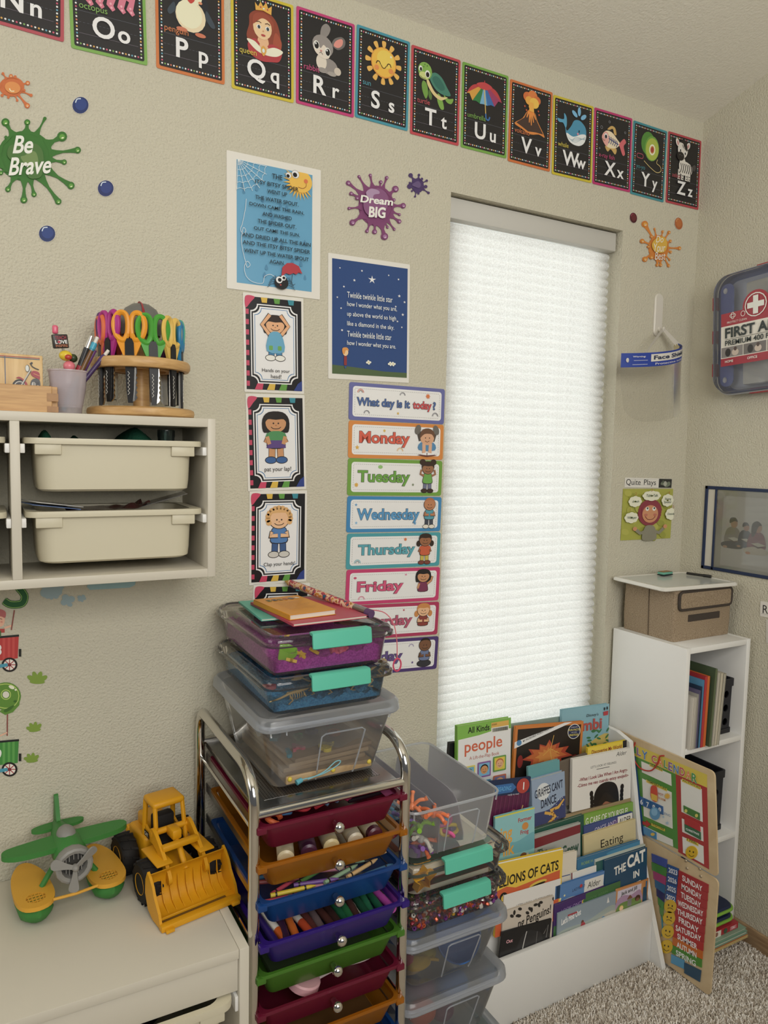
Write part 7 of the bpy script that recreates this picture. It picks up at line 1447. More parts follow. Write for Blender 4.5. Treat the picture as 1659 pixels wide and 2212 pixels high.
# adhesive hook and face shield
hk = thing('wall_hook', 'white adhesive wall hook between window and corner', 'hook', mat=pose(V((1.8405, -.0005, 1.905)))); WP = pm('#d9d4c8', .35)
MB().loft([[(x, y, z) for x, y in rr(.036-d, .130-d, .0175, 7)] for z, d in ((0, 0), (.004, 0), (.007, .006))], None, True, True).build('plate', WP, hk)
MB().tube(catmull([(0, -.040, .006), (0, -.050, .014), (0, -.050, .024), (0, -.040, .028)], False, 5), .0042, 8).build('peg', WP, hk)
fs = thing('face_shield', 'clear face shield with a blue band hanging on the hook', 'face shield', (1.78, -.06, 1.79))
SHP = catmull([(1.598, -.092, 1.737), (1.650, -.112, 1.740), (1.710, -.124, 1.746), (1.775, -.122, 1.757), (1.832, -.104, 1.772), (1.868, -.074, 1.786), (1.884, -.040, 1.798)], False, 8)
def shp(t, dz=0.):   # curved band, t 0..1: from near the window round to the wall side
    k = max(0., min(.9999, t))*(len(SHP)-1); i = int(k); p = V(SHP[i]).lerp(V(SHP[i+1]), k-i); return p+V((0, 0, dz))
n = 22; BLUE = colmat('shield_band_print', .35, .5)
def strip(name, z0, z1, mat, push=0., t0=0., t1=1., col=None, par=fs):
    b = MB(); P0 = [shp(t0+(t1-t0)*i/n) for i in range(n+1)]
    def q(i, z):
        a_ = P0[max(0, i-1)]; c_ = P0[min(n, i+1)]; d = (c_-a_); nn = V((d.y, -d.x, 0)).normalized(); p = P0[i]; return (p.x+nn.x*push, p.y+nn.y*push, p.z+z)
    b.add([q(i, z) for i in range(n+1) for z in (z0, z1)], [(2*i, 2*i+2, 2*i+3, 2*i+1) for i in range(n)], col, True); return b.build(name, mat, par, True)
strip('blue_band', -.018, .022, pm('#24409a', .35)); strip('white_patch', -.004, .017, pm('#dcd9cf', .4), .0008, .27, .72)
strip('foam_pad', -.010, .020, pm('#cbbf9a', .9), -.008, .50, .98)
b = MB(); vg = []
for i in range(n+1):
    p = shp(i/n); k = (1-abs(2*i/n-1)**5)**.5
    for j in range(7): vg.append((p.x, p.y+.0006-.006*(j/6)**2, p.z-.017-(.06+.10*k)*j/6))
b.add(vg, [(i*7+j, (i+1)*7+j, (i+1)*7+j+1, i*7+j+1) for i in range(n) for j in range(6)], None, True); b.build('visor', clear('visor_film', '#f2f1ee', .05, .3, None, .3, 1.12), fs, True)
def band_text(t, t0, t1, z0, z1, col, bold):
    vs_, fs_, x0, x1, y0, y1 = glyphs(t, bold, 0.); b = MB(); pts = []
    for x, y in vs_:
        tt = t0+(t1-t0)*(x-x0)/(x1-x0); p = shp(tt); d = shp(tt+.01)-shp(tt-.01); nn = V((d.y, -d.x, 0)).normalized(); pts.append((p.x+nn.x*.0016, p.y+nn.y*.0016, p.z+z0+(z1-z0)*(y-y0)/(y1-y0)))
    b.add(pts, fs_, col); b.build('lettering', BLUE, fs, True)
band_text('Face Shield', .295, .69, .001, .013, '#22304f', .03); band_text('Protective isolation', .31, .74, -.014, -.008, '#d9dae2', .01); band_text('Warning:', .11, .22, .008, .014, '#d9dae2', .02); strip('fine_print', .0, .0014, pm('#b9bcd0', .5), .0009, .12, .24); strip('fine_print', -.0115, -.0100, pm('#b9bcd0', .5), .0009, .11, .24)
MB().ell(shp(.07, .002)+V((0, -.001, 0)), (.0065, .001, .0065), None, 14, 8).build('rivet', pm('#d8d6d0', .4), fs, True)
hp = V((1.8405, -.0255, 1.860))
def ribbon(p0, p1, w0, w1, name):
    u = V((0, 0, 1)); d = (p1-p0).normalized(); s = d.cross(V((0, -1, 0))).normalized(); N_ = 6; b = MB()
    pts = []
    for i in range(N_+1): t = i/N_; c = p0.lerp(p1, t); w_ = w0+(w1-w0)*t; pts += [tuple(c+s*w_/2), tuple(c-s*w_/2)]
    b.add(pts, [(2*i, 2*i+2, 2*i+3, 2*i+1) for i in range(N_)]); b.build(name, pm('#c9c4b8', .8), fs, True)
ribbon(shp(.22, .022), hp, .004, .010, 'elastic_strap'); ribbon(hp, shp(.93, .016), .012, .018, 'elastic_strap')
# ================================================================== what the boxes, tubs and drawers hold
from mathutils import noise
def sand(name, label, cx, cy, z0, w, d, fn, cols, seed):
    o = thing(name, label, 'sand', (cx, cy, z0)); tag(o, kind='stuff'); nx, ny = 64, 76; off = V((seed*3.1, seed*1.7, 0))
    def f(u, v):
        x, y = (u-.5)*w, (v-.5)*d; h = fn(u, v)+.009*noise.fractal(V((x*40, y*40, seed)), 1, 2, 4)+.003*noise.noise(V((x*160, y*160, seed)))
        return (x, y, max(.002, h))
    b = MB(); b.grid(nx, ny, f)
    for j in range(2):
        e0 = [f(i/nx, j) for i in range(nx+1)]; q = e0 if j == 0 else e0[::-1]; b.add([p for p in q]+[(p[0], p[1], 0) for p in q], [(i, len(q)+i, len(q)+i+1, i+1) for i in range(nx)], None, True)
        e1 = [f(j, i/ny) for i in range(ny+1)]; q = e1[::-1] if j == 0 else e1; b.add([p for p in q]+[(p[0], p[1], 0) for p in q], [(i, len(q)+i, len(q)+i+1, i+1) for i in range(ny)], None, True)
    b.build('sand_heap', speckle(name+'_grains', cols, 260, .95, (420, .9, .003, 4)), o); return o
BXC, BYC, BW_, BD_ = .5825, -.198, .280, .357
sand('purple_sand', 'purple play sand in the top latch box', BXC, BYC, 1.0475, .226, .302, lambda u, v: .011+.034*math.exp(-((u-.05)**2*6+(v-.75)**2*3))+.022*math.exp(-((u-.85)**2*14+(v-.12)**2*16))+.012*math.exp(-((u-.35)**2*20+(v-.12)**2*30)), ['#8a2f86', '#a53aa0', '#b850b0'], 1)
sand('blue_sand', 'blue play sand in the middle latch box', BXC, BYC, .9725, .226, .302, lambda u, v: .007+.034*math.exp(-((u-.05)**2*6+(v-.8)**2*3))+.008*math.exp(-((u-.6)**2*10+(v-.2)**2*10)), ['#2f6a96', '#3f86b4', '#5096c0'], 2)
o = thing('sand_cup', 'lime green cup half buried in the purple sand', 'toy', (.500, -.330, 1.072), rot=(.35, .1, .2)); MB().lathe([(.0, -.018), (.015, -.018), (.020, .016), (.018, .016), (.014, -.015), (0, -.015)], 6, sm=False).build('cup', pm('#8cc63f', .4), o)
o = thing('castle_mould', 'pink castle shaped sand mould', 'toy', (.612, -.326, 1.070), rot=(.15, -.1, .3)); b = MB()
b.lathe([(.026, -.010), (.020, -.004), (.019, .004), (.014, .005), (.013, .014), (.008, .015), (.006, .022), (0, .022)], 12, sm=False); b.build('mould', pm('#e0708f', .4), o)
for k in range(6): t = k*PI/3; MB().rbox(.0165*math.cos(t)-.0035, .0165*math.cos(t)+.0035, .0165*math.sin(t)-.0035, .0165*math.sin(t)+.0035, .002, .010, .001).build('turret', pm('#e0708f', .4), o)
for i, (x, y, z, r_) in enumerate(((.525, -.345, 1.076, .3), (.551, -.346, 1.080, 1.2), (.502, -.350, 1.068, 2.))):
    o = thing('sand_figure', ('yellow sea creature figure on the purple sand', 'star shaped yellow figure on the purple sand mound', 'small yellow figure at the front corner of the purple sand')[i], 'toy', (x, y, z), rot=(.5, .2, r_))
    MB().prism([((.011 if k % 2 == 0 else .005)*math.cos(k*PI/5), (.011 if k % 2 == 0 else .005)*math.sin(k*PI/5)) for k in range(10)], -.003, .003).build('body', pm('#d8b13c', .5), o)
def dino(label, x, y, z, s, rz, rx=0.):
    o = thing('dinosaur_skeleton', label, 'toy', (x, y, z), rot=(rx, 0, rz), group='dinosaur skeletons in the blue sand'); BN = pm('#a8946c', .7)
    sp = catmull([(-.075*s, 0, .010*s), (-.045*s, 0, .014*s), (-.015*s, 0, .024*s), (.015*s, 0, .026*s), (.035*s, 0, .028*s), (.052*s, 0, .036*s)], False, 5)
    MB().tube(sp, [.0014*s+.0022*s*math.sin(PI*i/(len(sp)-1)) for i in range(len(sp))], 7).build('spine', BN, o)
    b = MB()
    for k in range(7):
        x0 = (-.018+k*.0072)*s; R_ = (.012-.0007*abs(k-3))*s
        for sd in (-1, 1): b.tube([(x0, sd*R_*math.sin(t), .025*s-R_*.9*(1-math.cos(t))) for t in (0, .5, 1., 1.6, 2.2)], .0013*s, 5)
    b.build('rib', BN, o)
    for x0 in (-.018, .026):
        for sd in (-1, 1): MB().tube([(x0*s, sd*.006*s, .022*s), ((x0+.008)*s, sd*.013*s, .010*s), ((x0-.002)*s, sd*.014*s, 0), ((x0+.008)*s, sd*.016*s, -.002*s)], [.003*s, .0024*s, .0018*s, .002*s], 6).build('leg_bone', BN, o)
    MB().ell((.062*s, 0, .040*s), (.013*s, .0075*s, .008*s), None, 10, 7).build('skull', BN, o); MB().ell((.070*s, 0, .034*s), (.010*s, .005*s, .003*s), None, 8, 5).build('jaw_bone', BN, o)
    return o
dino('dinosaur skeleton lying at the front corner of the blue sand', .512, -.334, .987, .72, .2, .5)
dino('dinosaur skeleton standing in the middle of the blue sand', .578, -.330, .992, .80, 2.9)
dino('largest dinosaur skeleton leaning at the far side of the blue sand', .652, -.322, .992, 1.0, .15, .2)
dino('dinosaur skeleton half hidden behind the largest one', .665, -.285, 1.0, .8, .5, .1)
o = thing('sand_shape', 'small pink shape buried in the blue sand', 'toy', (.483, -.285, 1.0)); MB().prism(catmull([(.014, 0), (.004, .008), (-.012, .010), (-.006, 0), (-.012, -.010), (.004, -.008)], True, 3), -.004, .004).build('body', pm('#b8606e', .5), o)
# on the top lid
LZ = 1.1225
def flat_book(name, label, cat, x, y, z, w, d, t, rz, col, sp=None, page='#ded8c8'):
    o = thing(name, label, cat, (x, y, z), rot=(0, 0, rz)); c = pm(col, .4)
    MB().rbox(-w/2, w/2, -d/2, d/2, t-.0012, t, .0004, 1).build('front_cover', c, o); MB().rbox(-w/2, w/2, -d/2, d/2, 0, .0012, .0004, 1).build('back_cover', c, o); MB().box(-w/2+.002, w/2-.002, -d/2+.002, d/2-.002, .0012, t-.0012).build('pages', pm(page, .8), o)
    MB().rbox(-w/2, -w/2+.0012, -d/2, d/2, .0012, t-.0012, .0003, 1).build('spine', c, o); return o
flat_book('notebook', 'teal notebook edge under the red one on the top box', 'notebook', .560, -.155, LZ, .150, .185, .005, -.06, '#5db7a5')
rb = flat_book('notebook', 'thin red booklet on the top latch box', 'notebook', .590, -.215, LZ+.0054, .165, .225, .006, .05, '#b8465a')
a = Art(.16, .22, 160, 220); a.on('cover_print'); [a.e(100+6*i, 60+4*i, 6, 4, c, 30*i) for i, c in enumerate(('#d98a3a', '#3f8a9a', '#e0c04a'))]; a.build(rb, INK, MX.Translation((0, 0, .006)))
ob = flat_book('notebook', 'orange booklet lying on the red booklet', 'notebook', .560, -.215, LZ+.0118, .105, .170, .011, .10, '#d99427')
a = Art(.10, .165, 100, 165); a.on('cover_print'); [a.rect(14+i*13, 20, 24+i*13, 26, c, 2) for i, c in enumerate(('#3a4a2c', '#2c3a5a', '#7a6a2c', '#b0503a', '#5a7a9a', '#d8d0b8'))]; [a.rect(14+i*13, 30, 24+i*13, 36, c, 2) for i, c in enumerate(('#5a7a3c', '#3a3a3a', '#9a7a3c', '#c0703a', '#4a5a6a', '#e8e0c8'))]; [a.line([(16, 60+i*10), (84-(i % 3)*8, 60+i*10)], 1.2, '#a86a1c') for i in range(8)]; a.build(ob, INK, MX.Translation((0, 0, .011)))
gp = thing('giant_pencil', 'jumbo pencil with colourful print and purple eraser across the boxes', 'pencil', (.694, -.310, LZ+.0095)); dv = V((-.075, .300, .024))
def seg(t0, t1, r0, r1, nm, m, n=16): MB().tube([dv*t0, dv*t1], [r0, r1], n).build(nm, m, gp)
PENM = speckle('floral_pencil_print', ['#2f5f7a', '#b5484f', '#e0c0a0', '#c98a3a', '#3f3a4a'], 95, .35)
for nd in PENM.node_tree.nodes:
    if nd.type == 'VALTORGB': nd.color_ramp.interpolation = 'CONSTANT'
seg(.17, .93, .0085, .0085, 'barrel', PENM); seg(.93, 1.0, .0085, .0012, 'tip', pm('#d0a850', .5)); seg(.05, .17, .0090, .0090, 'ferrule', pm('#b5aeb0', .25, 1.)); seg(0, .06, .0088, .0088, 'eraser', pm('#5c3f66', .6))
MB().tube(catmull([dv*.04+V((.006, -.004, .006)), V((.022, -.014, .004)), V((.035, -.030, -.016)), V((.036, -.044, -.05)), V((.035, -.048, -.085))], False, 5), .0012, 6).build('cord', pm('#d0707c', .5), gp)
MB().tube([V((.035, -.049, -.098))+V((.009*math.cos(t), 0, .013*math.sin(t))) for t in [i*PI/8 for i in range(16)]], .0018, 6, None, True).build('clip', pm('#cf4a6a', .4), gp)
# frosted tub on the cart: boards, bag of letters
o = thing('puzzle_board', 'tan wooden board with yellow pegs in the frosted tub', 'board', (.590, -.200, TZ+.0125), rot=(0, 0, .03)); MB().rbox(-.095, .095, -.135, .12, 0, .016, .002).build('board', wood('mdf_board', '#a08460', '#b59a74', 20, (1, 1, 1)), o)
for x, y in ((-.088, -.136), (.005, -.137), (.088, -.136)): MB().ell((x, y, .011), (.005, .004, .005), None, 10, 7).build('peg', pm('#d8c04a', .4), o)
for i in range(3):
    o = thing('puzzle_tray', ('lower thin wooden tray in the frosted tub', 'middle thin wooden tray in the frosted tub', 'upper thin wooden tray in the frosted tub')[i], 'tray', (.590+.004*i, -.195, TZ+.0292+i*.0095), rot=(0, 0, .05*i)); MB().rbox(-.09, .09, -.125, .11, 0, .0085, .0015).build('tray', pm(('#a98f6c', '#b59b78', '#9c8468')[i], .6), o)
rl = random.Random(11); LC = [('#3f8a9a', 'teal'), ('#c0566a', 'rose'), ('#d8c24a', 'yellow'), ('#5a9a5a', 'green'), ('#7a6aa0', 'violet'), ('#d8875a', 'coral')]
for i, ch in enumerate('JARPCOEN8SU'):
    vs_, fs_, x0, x1, y0, y1 = glyphs(ch, .05, 0.); c, cn = LC[i % 6]
    spot = ((.515, -.305), (.540, -.285), (.600, -.300), (.565, -.24), (.60, -.22), (.640, -.25), (.52, -.22), (.655, -.19), (.590, -.318), (.54, -.16), (.62, -.15))[i]
    o = thing('letter_magnet', cn+' foam '+('number ' if ch.isdigit() else 'letter ')+ch+' lying in the frosted tub', 'letter', (*spot, TZ+.0585+.0001*i), group='foam letters in the frosted tub', rot=(0, 0, rl.uniform(-1, 1)))
    k = .034; b = MB(); n0 = len(vs_); mx, my = (x0+x1)/2, (y0+y1)/2
    edges = {}
    for f in fs_:
        for a_, b_ in zip(f, f[1:]+f[:1]): edges[(a_, b_)] = 1
    bd = [(p, q) for p, q in edges if (q, p) not in edges]
    P_ = [((x-mx)*k, (y-my)*k, z) for z in (0, .007) for x, y in vs_]
    b.add(P_, [tuple(reversed(f)) for f in fs_]+[tuple(n0+j for j in f) for f in fs_]+[(p, q, n0+q, n0+p) for p, q in bd]); b.build('letter', pm(c, .5), o)
o = thing('zip_bag', 'clear zip bag over the foam letters', 'bag', (.588, -.215, TZ+.070)); MB().grid(16, 16, lambda u, v: ((u-.5)*.185, (v-.5)*.23, .006*math.sin(7*u+3*v)+.004*math.sin(17*u-5*v)+.004)).build('film', clear('bag_film', '#f0efef', .14, .12), o)
o = thing('corded_pen', 'pale blue pen with looped cord at the tub front', 'pen', (.530, -.343, TZ+.016)); MB().cyl((-.012, 0, 0), (.0, .002, .003), .0055, .0045).build('pen_body', pm('#5ea7b8', .4), o); MB().tube(catmull([(0, .002, .003), (.04, -.003, .008), (.075, .0, .018), (.082, .0, .026), (.07, .0, .026), (.045, -.003, .012), (.01, -.004, .004)], False, 5), .0012, 6).build('cord', pm('#7fb8c4', .5), o)
o = thing('paper_sheet', 'white contents sheet standing inside the frosted tub', 'paper', (.545, -.13, TZ+.082), rot=(.9, 0, .35)); MB().box(-.06, .06, -.04, .04, 0, .0006).build('sheet', pm('#d4d2cc', .6), o)
a = Art(.12, .08, 120, 80); a.on('lettering').text('CONTENTS', 60, 50, 9, '#55524e', 'c'); a.text('SITE', 40, 68, 8, '#55524e', 'c'); a.build(o, INK, MX.Translation((0, 0, .0006)))

# open tub: dividers, suction figures, sensory toys
for k, (y0, lab) in enumerate((((.836), 'frosted divider panel with a cut corner in the open tub'), (.905, 'second frosted divider panel in the open tub'))):
    o = thing('divider_panel', lab, 'divider', (y0, -.215, .608), group='dividers in the open tub'); MB(YZ).prism(catmull([(-.125, .0), (-.130, .06), (-.10, .100), (.0, .104), (.135, .104), (.13, 0)], True, 4) if k else [(-.150, 0), (-.157, .098), (-.10, .108), (.14, .106), (.135, 0)], -.001, .001).build('panel', clear('divider_plastic', '#e9e8ee', .42, .2, '#d6d6de', .5), o)
def sucker(name, label, c, col, seed, s=1., g='suction-cup toys in the open tub'):
    """Stretchy figure of tubes joined by a ball, a sucker at each end."""
    r_ = random.Random(seed); o = thing(name, label, 'toy', c, group=g, rot=(r_.uniform(-.5, .5), r_.uniform(-.5, .5), r_.uniform(0, 6))); m = pm(col, .35, 0, .5)
    MB().ell((0, 0, 0), .009*s, None, 12, 8).build('ball', m, o)
    for k in range(5):
        t = 2*PI*k/5+r_.uniform(-.3, .3); e_ = V((.030*math.cos(t), .030*math.sin(t), r_.uniform(-.012, .014)))*s
        MB().tube(catmull([(0, 0, 0), tuple(e_*.55+V((0, 0, .006*s))), tuple(e_)], False, 4), .0042*s, 8).build('limb', m, o); MB().tube([e_, e_*1.18], [.0042*s, .0056*s], 10).build('sucker', m, o)
    return o
SC_ = [('coral orange suction figure standing tallest in the open tub', (.786, -.338, .712), '#e58a62'), ('coral orange suction figure leaning over the tub front', (.822, -.366, .700), '#e57c50'), ('black suction figure upright behind the orange ones', (.790, -.322, .682), '#2c2b2d'), ('lime green suction figure near the tub front', (.796, -.352, .672), '#84b83c'),
       ('clear white suction figure low in the tub', (.796, -.360, .648), '#c4c0b8'), ('purple suction figure at the bottom front of the tub', (.788, -.358, .626), '#7a4a9a'), ('orange suction figure at the bottom of the tub', (.806, -.345, .628), '#dd7650'), ('pale blue suction figure at the cart side of the tub', (.774, -.30, .660), '#5fa4c8'),
       ('violet suction figure at the cart side of the tub', (.776, -.318, .672), '#8a6ac0'), ('dark red suction figure half buried in the tub', (.780, -.330, .655), '#8f2f38'), ('pink suction figure at the back of the tub', (.782, -.20, .690), '#e2a0bc'), ('sky blue suction figure at the back of the tub', (.780, -.235, .665), '#6fb4d8')]
for i, (lab, c, col) in enumerate(SC_): sucker('suction_toy', lab, c, col, i+3, .95)
def loop_toy(label, c, col, bead, rz):
    o = thing('loop_toy', label, 'toy', c, rot=(.9, .2, rz), group='loop toys in the open tub'); m = pm(col, .4)
    MB().tube(catmull([(-.028, -.006, 0), (0, -.010, .002), (.026, -.005, 0), (.028, .006, 0), (0, .010, -.002), (-.026, .007, 0)], True, 5), .0038, 8, None, True).build('loop', m, o)
    for x in (-.012, .006): MB().ell((x, 0, 0), .0048, None, 10, 7).build('bead', pm(bead, .4), o)
loop_toy('rose pink loop toy with blue balls in the open tub', (.872, -.335, .660), '#c0648c', '#4a86b8', .5); loop_toy('yellow loop toy with purple balls in the open tub', (.878, -.346, .642), '#d6bf52', '#6a5a8c', .3); loop_toy('bright pink loop toy standing on end in the open tub', (.862, -.345, .640), '#d95f98', '#d95f98', 1.8)
# story box and star cutter
sb = flat_book('picture_book', 'illustrated storybook lying in the clear latch box', 'book', .884, -.222, .5725, .225, .27, .012, .04, '#e2d6bc')
a = Art(.22, .26, 220, 260); a.on('cover_print').rect(0, 0, 220, 260, '#d2bfa0'); a.sm([(10, 190), (60, 180), (120, 200), (180, 185), (210, 210), (210, 255), (10, 255)], '#6f9a84'); a.rect(120, 215, 150, 240, '#c98a3a'); a.poly([(160, 210), (190, 200), (196, 230), (168, 238)], '#8a7a64'); a.rect(0, 140, 90, 190, '#c0623c'); a.build(sb, INK, MX.Translation((0, 0, .012)))
flat_book('folder', 'blue folder under the storybook in the clear latch box', 'folder', .885, -.215, .5640, .228, .27, .006, .02, '#2f5f9a'); flat_book('picture_book', 'red picture book below the folder in the clear latch box', 'book', .884, -.210, .5375, .225, .26, .015, 0, '#8f2f2f')
sc = thing('star_cutter', 'yellow star shaped cookie cutter standing in the clear latch box', 'cookie cutter', (.800, -.366, .5625), rot=(.25, 0, .1))
pts = [((.030 if i % 2 == 0 else .014)*math.cos(PI/2+i*PI/5), (.030 if i % 2 == 0 else .014)*math.sin(PI/2+i*PI/5)) for i in range(10)]; MB(MX.Rotation(PI/2, 4, 'X')).prism([pts, [(x*.88, y*.88) for x, y in pts][::-1]], -.009, .009).build('cutter_wall', pm('#e0a52a', .35), sc)
# beads
bb = thing('pony_beads', 'mixed metallic pony beads filling the clear box', 'beads', (.883, -.226, .4545)); tag(bb, kind='stuff'); b = MB(); rb_ = random.Random(9); BC = [lin(c) for c in ('#8a2f3a', '#b8963a', '#4a7a4a', '#7a3f8a', '#b8b4ae', '#2f6f7a', '#c05a3a', '#3a3a3c', '#a0507a', '#d8d4cc', '#5a2f6a', '#6a8a3a')]
for i in range(1500):
    x = rb_.uniform(-.112, .112); y = rb_.uniform(-.145, .05) if i % 3 else rb_.uniform(-.148, -.120); z = rb_.uniform(.004, .038); b.T = MX.Translation((x, y, z)) @ Euler((rb_.uniform(0, 6), rb_.uniform(0, 6), 0)).to_matrix().to_4x4()
    b.lathe([(.0046, -.003), (.0056, 0), (.0046, .003), (.0022, .003), (.0022, -.003), (.0046, -.003)], 7, (0, 0, 0), BC[i % 12])
b.build('bead_mass', colmat('metallic_bead', .25, .5, .35), bb)
for i, (x, y, z, c) in enumerate(((.955, -.30, .500, '#5a3f8a'), (.940, -.33, .498, '#a8324a'), (.965, -.345, .492, '#c06a8a'), (.925, -.28, .502, '#c05a2f'), (.90, -.30, .503, '#3a5a3a'))):
    o = thing('bead_bag', ('bag of purple beads', 'bag of crimson beads', 'bag of rose pink beads', 'bag of orange beads', 'bag of dark green beads')[i]+' on top of the pony beads', 'bag', (x, y, z), rot=(.1, .2, i*.7)); MB().ell((0, 0, 0), (.024, .034, .009), None, 12, 7).build('pouch', speckle('bag_'+c[1:], [c, '#2a2226', c], 380, .3), o)
# strainer tub
S15 = 1.12; st = thing('toy_strainer', 'blue toy strainer with a handle in the frosted tub', 'strainer', (.922, -.322, .372), rot=(math.radians(62), math.radians(-16), .15)); BL = pm('#2a62a8', .45); st.scale = (S15,)*3
b = MB(); b.lathe([(.002, -.026), (.018, -.024), (.034, -.017), (.046, -.004), (.050, .010), (.053, .010), (.049, -.006), (.036, -.020), (.018, -.027), (.002, -.029)], 30); b.build('bowl', BL, st)
hl = MB()
for i in range(9):
    for j in range(9):
        x, y = (i-4)*.0075, (j-4)*.0075
        if math.hypot(x, y) < .032: hl.ell((x, y, -.0285+.3*(math.hypot(x, y)**2)*13), (.0016, .0016, .0012), None, 5, 3)
hl.build('perforation_dot', pm('#aebccb', .6), st); MB().tube(catmull([(.048, 0, .008), (.075, .0, .016), (.095, 0, .004), (.098, 0, -.03), (.080, 0, -.05)], False, 5), .0075, 10, None, False, True, .7).build('handle', BL, st)
for i, (x, y, z, r_, c, lab, cat) in enumerate(((.812, -.335, .352, (.03, .018, .014), '#c2a032', 'yellow toy fish in the strainer tub', 'toy'), (.785, -.325, .360, (.022, .016, .010), '#a84048', 'red toy boat in the strainer tub', 'toy'), (.800, -.318, .338, (.03, .024, .014), '#a89678', 'tan sea sponge in the strainer tub', 'sponge'), (.845, -.315, .350, (.024, .02, .012), '#ab9a3a', 'olive yellow ring toy in the strainer tub', 'toy'), (.82, -.26, .385, (.05, .05, .022), '#2f5f96', 'blue toy bowl behind the yellow fish', 'toy'))):
    o = thing('water_toy', lab, cat, (x, y, z-r_[2]*.3)); b = MB(); b.grid(18, 12, lambda u, v: tuple(q*k*(1+.16*noise.noise(V((u*5, v*6, i*3)))) for q, k in zip(r_, (math.sin(PI*v)*math.cos(2*PI*u), math.sin(PI*v)*math.sin(2*PI*u), -math.cos(PI*v))))); b.build('body', pm(c, .7, 0, .3), o)
    if i == 0: MB().prism([(.026, 0), (.046, .014), (.040, 0), (.046, -.014)], -.003, .003).build('tail', pm(c, .6), o)
for i, (x, y, z, r_, c, lab) in enumerate(((.935, -.29, .225, .034, '#3f6aa0', 'blue ball in the second tub'), (.835, -.32, .215, .028, '#b8502f', 'orange red ball in the second tub'), (.885, -.33, .205, .022, '#6a3f5a', 'plum coloured block in the second tub'), (.86, -.27, .225, .03, '#7a4a62', 'mauve toy in the second tub'), (.80, -.26, .215, .03, '#2c3a5a', 'navy toy in the second tub'),
                                           (.955, -.33, .075, .03, '#3a7a50', 'green toy in the lowest tub'), (.88, -.335, .06, .028, '#a83a40', 'red toy in the lowest tub'), (.83, -.30, .07, .032, '#33447a', 'dark blue toy in the lowest tub'), (.93, -.35, .05, .018, '#c9b23a', 'yellow toy in the lowest tub'))):
    o = thing('soft_toy', lab, 'toy', (x, y, z)); MB().ell((0, 0, 0), (r_*1.25, r_, r_*.9), None, 14, 9).build('body', pm(c, .6), o)
flat_book('craft_sheet', 'green craft sheet on top of the lowest tub toys', 'sheet', .955, -.30, .117, .11, .16, .003, .35, '#2f6a48')

# drawers
def in_drawer(i): return DZS[i]-.058
xm = (CXL+CXR)/2
def dy(i): return CYF-.012-PULL[i]
def stick(name, label, cat, p, ang, L, r, cols, group, lift=0.):
    """Crayon or marker: cols = list of (part, t0, t1, r0, r1, colour)."""
    o = thing(name, label, cat, p, rot=(0, lift, ang), group=group)
    for nm, t0, t1, a_, b_, c in cols: MB().tube([(-L/2+L*t0, 0, 0), (-L/2+L*t1, 0, 0)], [a_*r, b_*r], 10).build(nm, pm(c, .45), o)
    return o
cz = in_drawer(2); rc = random.Random(4); CR = [('#b5485a', 'rose'), ('#c9b23a', 'yellow'), ('#5a8a4a', 'green'), ('#6a4a8a', 'violet'), ('#d08a9a', 'pale pink'), ('#8aa88a', 'sage'), ('#3a3a3c', 'black'), ('#c9a878', 'peach'), ('#4a7aa0', 'blue'), ('#7a3a3a', 'brown')]
for i in range(26):
    c, cn = CR[i % 10]; row = i//9; x = xm-.100+(i % 9)*.0245+rc.uniform(-.004, .004); y = dy(2)+.030+row*.034+rc.uniform(-.006, .006); z = cz+.043+(.009 if i % 2 else 0)+row*.003
    stick('wax_crayon', cn+' wax crayon in the blue drawer, '+('front row', 'second row', 'rear row')[row]+(' near the yellow loader', ' in the middle', ' at the far end')[min(2, (i % 9)//3)], 'crayon', (x, y, z), rc.uniform(-.5, .5), .088, .0042, [('wrapper', .0, .86, 1, 1, c), ('band_print', .10, .14, 1.03, 1.03, '#26241f'), ('band_print', .74, .78, 1.03, 1.03, '#26241f'), ('wax_tip', .86, .90, .85, .85, c), ('wax_point', .90, 1., .8, .3, c)], 'wax crayons in the blue drawer')
mz = in_drawer(3); MK_ = [('#2f1f6a', 'indigo'), ('#c05a22', 'orange'), ('#3a1f3a', 'dark plum'), ('#cc6a2c', 'bright orange'), ('#b84a2a', 'rust'), ('#5a2f2a', 'brown'), ('#6a5a5a', 'grey'), ('#4a2a24', 'dark brown'), ('#3a2420', 'umber'), ('#1f5a3a', 'green'), ('#2a6a3f', 'leaf green'), ('#4a2f2a', 'chestnut'), ('#1f4f38', 'bottle green'), ('#2a6a4a', 'sea green'), ('#1f5a40', 'pine green'), ('#b04aa0', 'magenta')]
for i, (c, cn) in enumerate(MK_):
    x = xm-.120+i*.0162; y = dy(3)+.078; stick('felt_marker', cn+' capped marker lying in the purple drawer', 'marker', (x, y, mz+.040), PI/2+rc.uniform(-.15, .15), .120, .0073, [('cap', .0, .34, 1.05, 1.1, c), ('barrel', .34, .95, 1, 1, '#d6d2c8' if i in (1, 4) else c), ('end_plug', .95, 1., .8, .7, c)], 'felt markers in the purple drawer', -.12 if i % 2 else -.05)
pz = in_drawer(1)
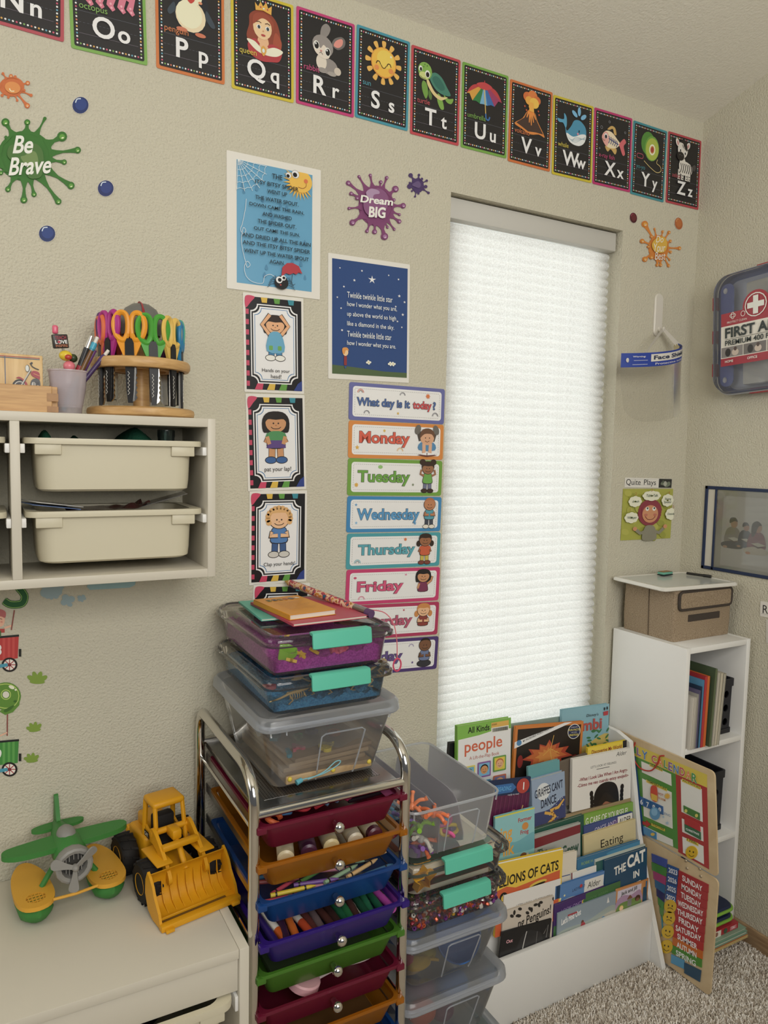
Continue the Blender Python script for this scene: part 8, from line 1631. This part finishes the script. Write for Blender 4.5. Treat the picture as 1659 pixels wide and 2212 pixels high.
for i, (x, c, cap, lab) in enumerate(((.500, '#d8cba6', '#4a6a3a', 'cream labelled paint bottle at the drawer end'), (.545, '#4a2440', '#3a1f33', 'dark purple paint bottle in the orange drawer'), (.590, '#e0d2a0', '#5a2f3a', 'cream labelled paint bottle in the middle of the orange drawer'), (.640, '#d0c8b0', '#4a2440', 'pale paint bottle with a dark cap in the orange drawer'), (.682, '#5a2a3a', '#4a2030', 'wine red paint bottle in the orange drawer'))):
    o = thing('paint_bottle', lab, 'bottle', (x, dy(1)+.085, pz+.034), rot=(0, 0, 1.25+.06*i), group='paint bottles in the orange drawer')
    MB().tube([(-.045, 0, 0), (-.042, 0, 0), (.028, 0, 0), (.036, 0, 0), (.040, 0, 0)], [.012, .0165, .0165, .011, .008], 16).build('bottle_body', pm(c, .35), o); MB().tube([(.040, 0, 0), (.058, 0, 0)], [.010, .0095], 14).build('cap', pm(cap, .4), o); MB().tube([(-.03, 0, 0), (.018, 0, 0)], [.0168, .0168], 16, None, False, False).build('label_print', pm('#e2d9b8' if i != 1 else '#6a4a60', .5), o)
fz = in_drawer(0)
for i, (x, y, c, lab) in enumerate(((.462, .040, '#e07040', 'coral foam shape at the drawer front corner'), (.488, .060, '#4a86b8', 'blue foam shape in the topmost maroon drawer'), (.525, .055, '#c23a44', 'red curled foam shape in the topmost maroon drawer'), (.560, .060, '#b8363f', 'crimson foam shape in the topmost maroon drawer'), (.590, .065, '#7fa8c8', 'pale blue foam shape in the topmost maroon drawer'), (.625, .062, '#a82f5a', 'magenta foam shape in the topmost maroon drawer'))):
    o = thing('foam_shape', lab, 'foam shape', (x, dy(0)+y, fz+.048), rot=(.3, .2, i*1.3), group='foam shapes in the topmost drawer'); MB().tube([(.013*math.cos(t), .013*math.sin(t), .002*math.sin(2*t)) for t in [k*PI/8 for k in range(14)]], .0052, 8).build('curl', pm(c, .6), o)
o = thing('black_case', 'flat black case at the back of the topmost maroon drawer', 'case', (.662, dy(0)+.095, fz+.046), rot=(.12, 0, .05)); MB().rbox(-.045, .045, -.05, .05, 0, .008, .002).build('case', pm('#1d1a20', .4), o)
o = thing('paper_card', 'purple pink card sticking out of the topmost maroon drawer', 'card', (.708, dy(0)+.09, fz+.053), rot=(.1, -.1, .1)); MB().box(-.020, .014, -.06, .05, 0, .001).build('sheet', pm('#a8507a', .5), o)
lz = in_drawer(5)
o = thing('round_lid', 'pale pink round lid in the second maroon drawer', 'lid', (.530, dy(5)+.055, lz+.050), rot=(.12, .25, 0)); MB().lathe([(.0, .010), (.030, .010), (.033, .007), (.033, -.006), (.031, -.006), (.030, .006), (0, .006)], 26).build('lid', pm('#d8a8ae', .45), o)
for i in range(3):
    o = thing('coiled_cord', ('front white cord in the second maroon drawer', 'middle pinkish cord in the second maroon drawer', 'looped white cord in the second maroon drawer')[i], 'cord', (.610, dy(5)+.05+.012*i, lz+.047+.002*i)); MB().tube(catmull([(-.06, 0, 0), (0, .006, .004), (.05, 0, .006), (.08, .004, .010), (.085, .016, .012), (.07, .02, .010)], False, 5), .0026, 7).build('cord', pm(('#d4c8c4', '#c9a2a4', '#dcd6d0')[i], .5), o)
o = thing('craft_pad', 'dark folded pad lying inside the green drawer', 'pad', (xm, dy(4)+.15, in_drawer(4)+.008)); MB().rbox(-.11, .11, -.12, .12, 0, .012, .002).build('pad', pm('#3a4a2c', .6), o)
o = thing('craft_pad', 'brown folded pad lying inside the lowest orange drawer', 'pad', (xm, dy(6)+.15, in_drawer(6)+.008)); MB().rbox(-.11, .11, -.12, .12, 0, .012, .002).build('pad', pm('#5a3f1c', .6), o)
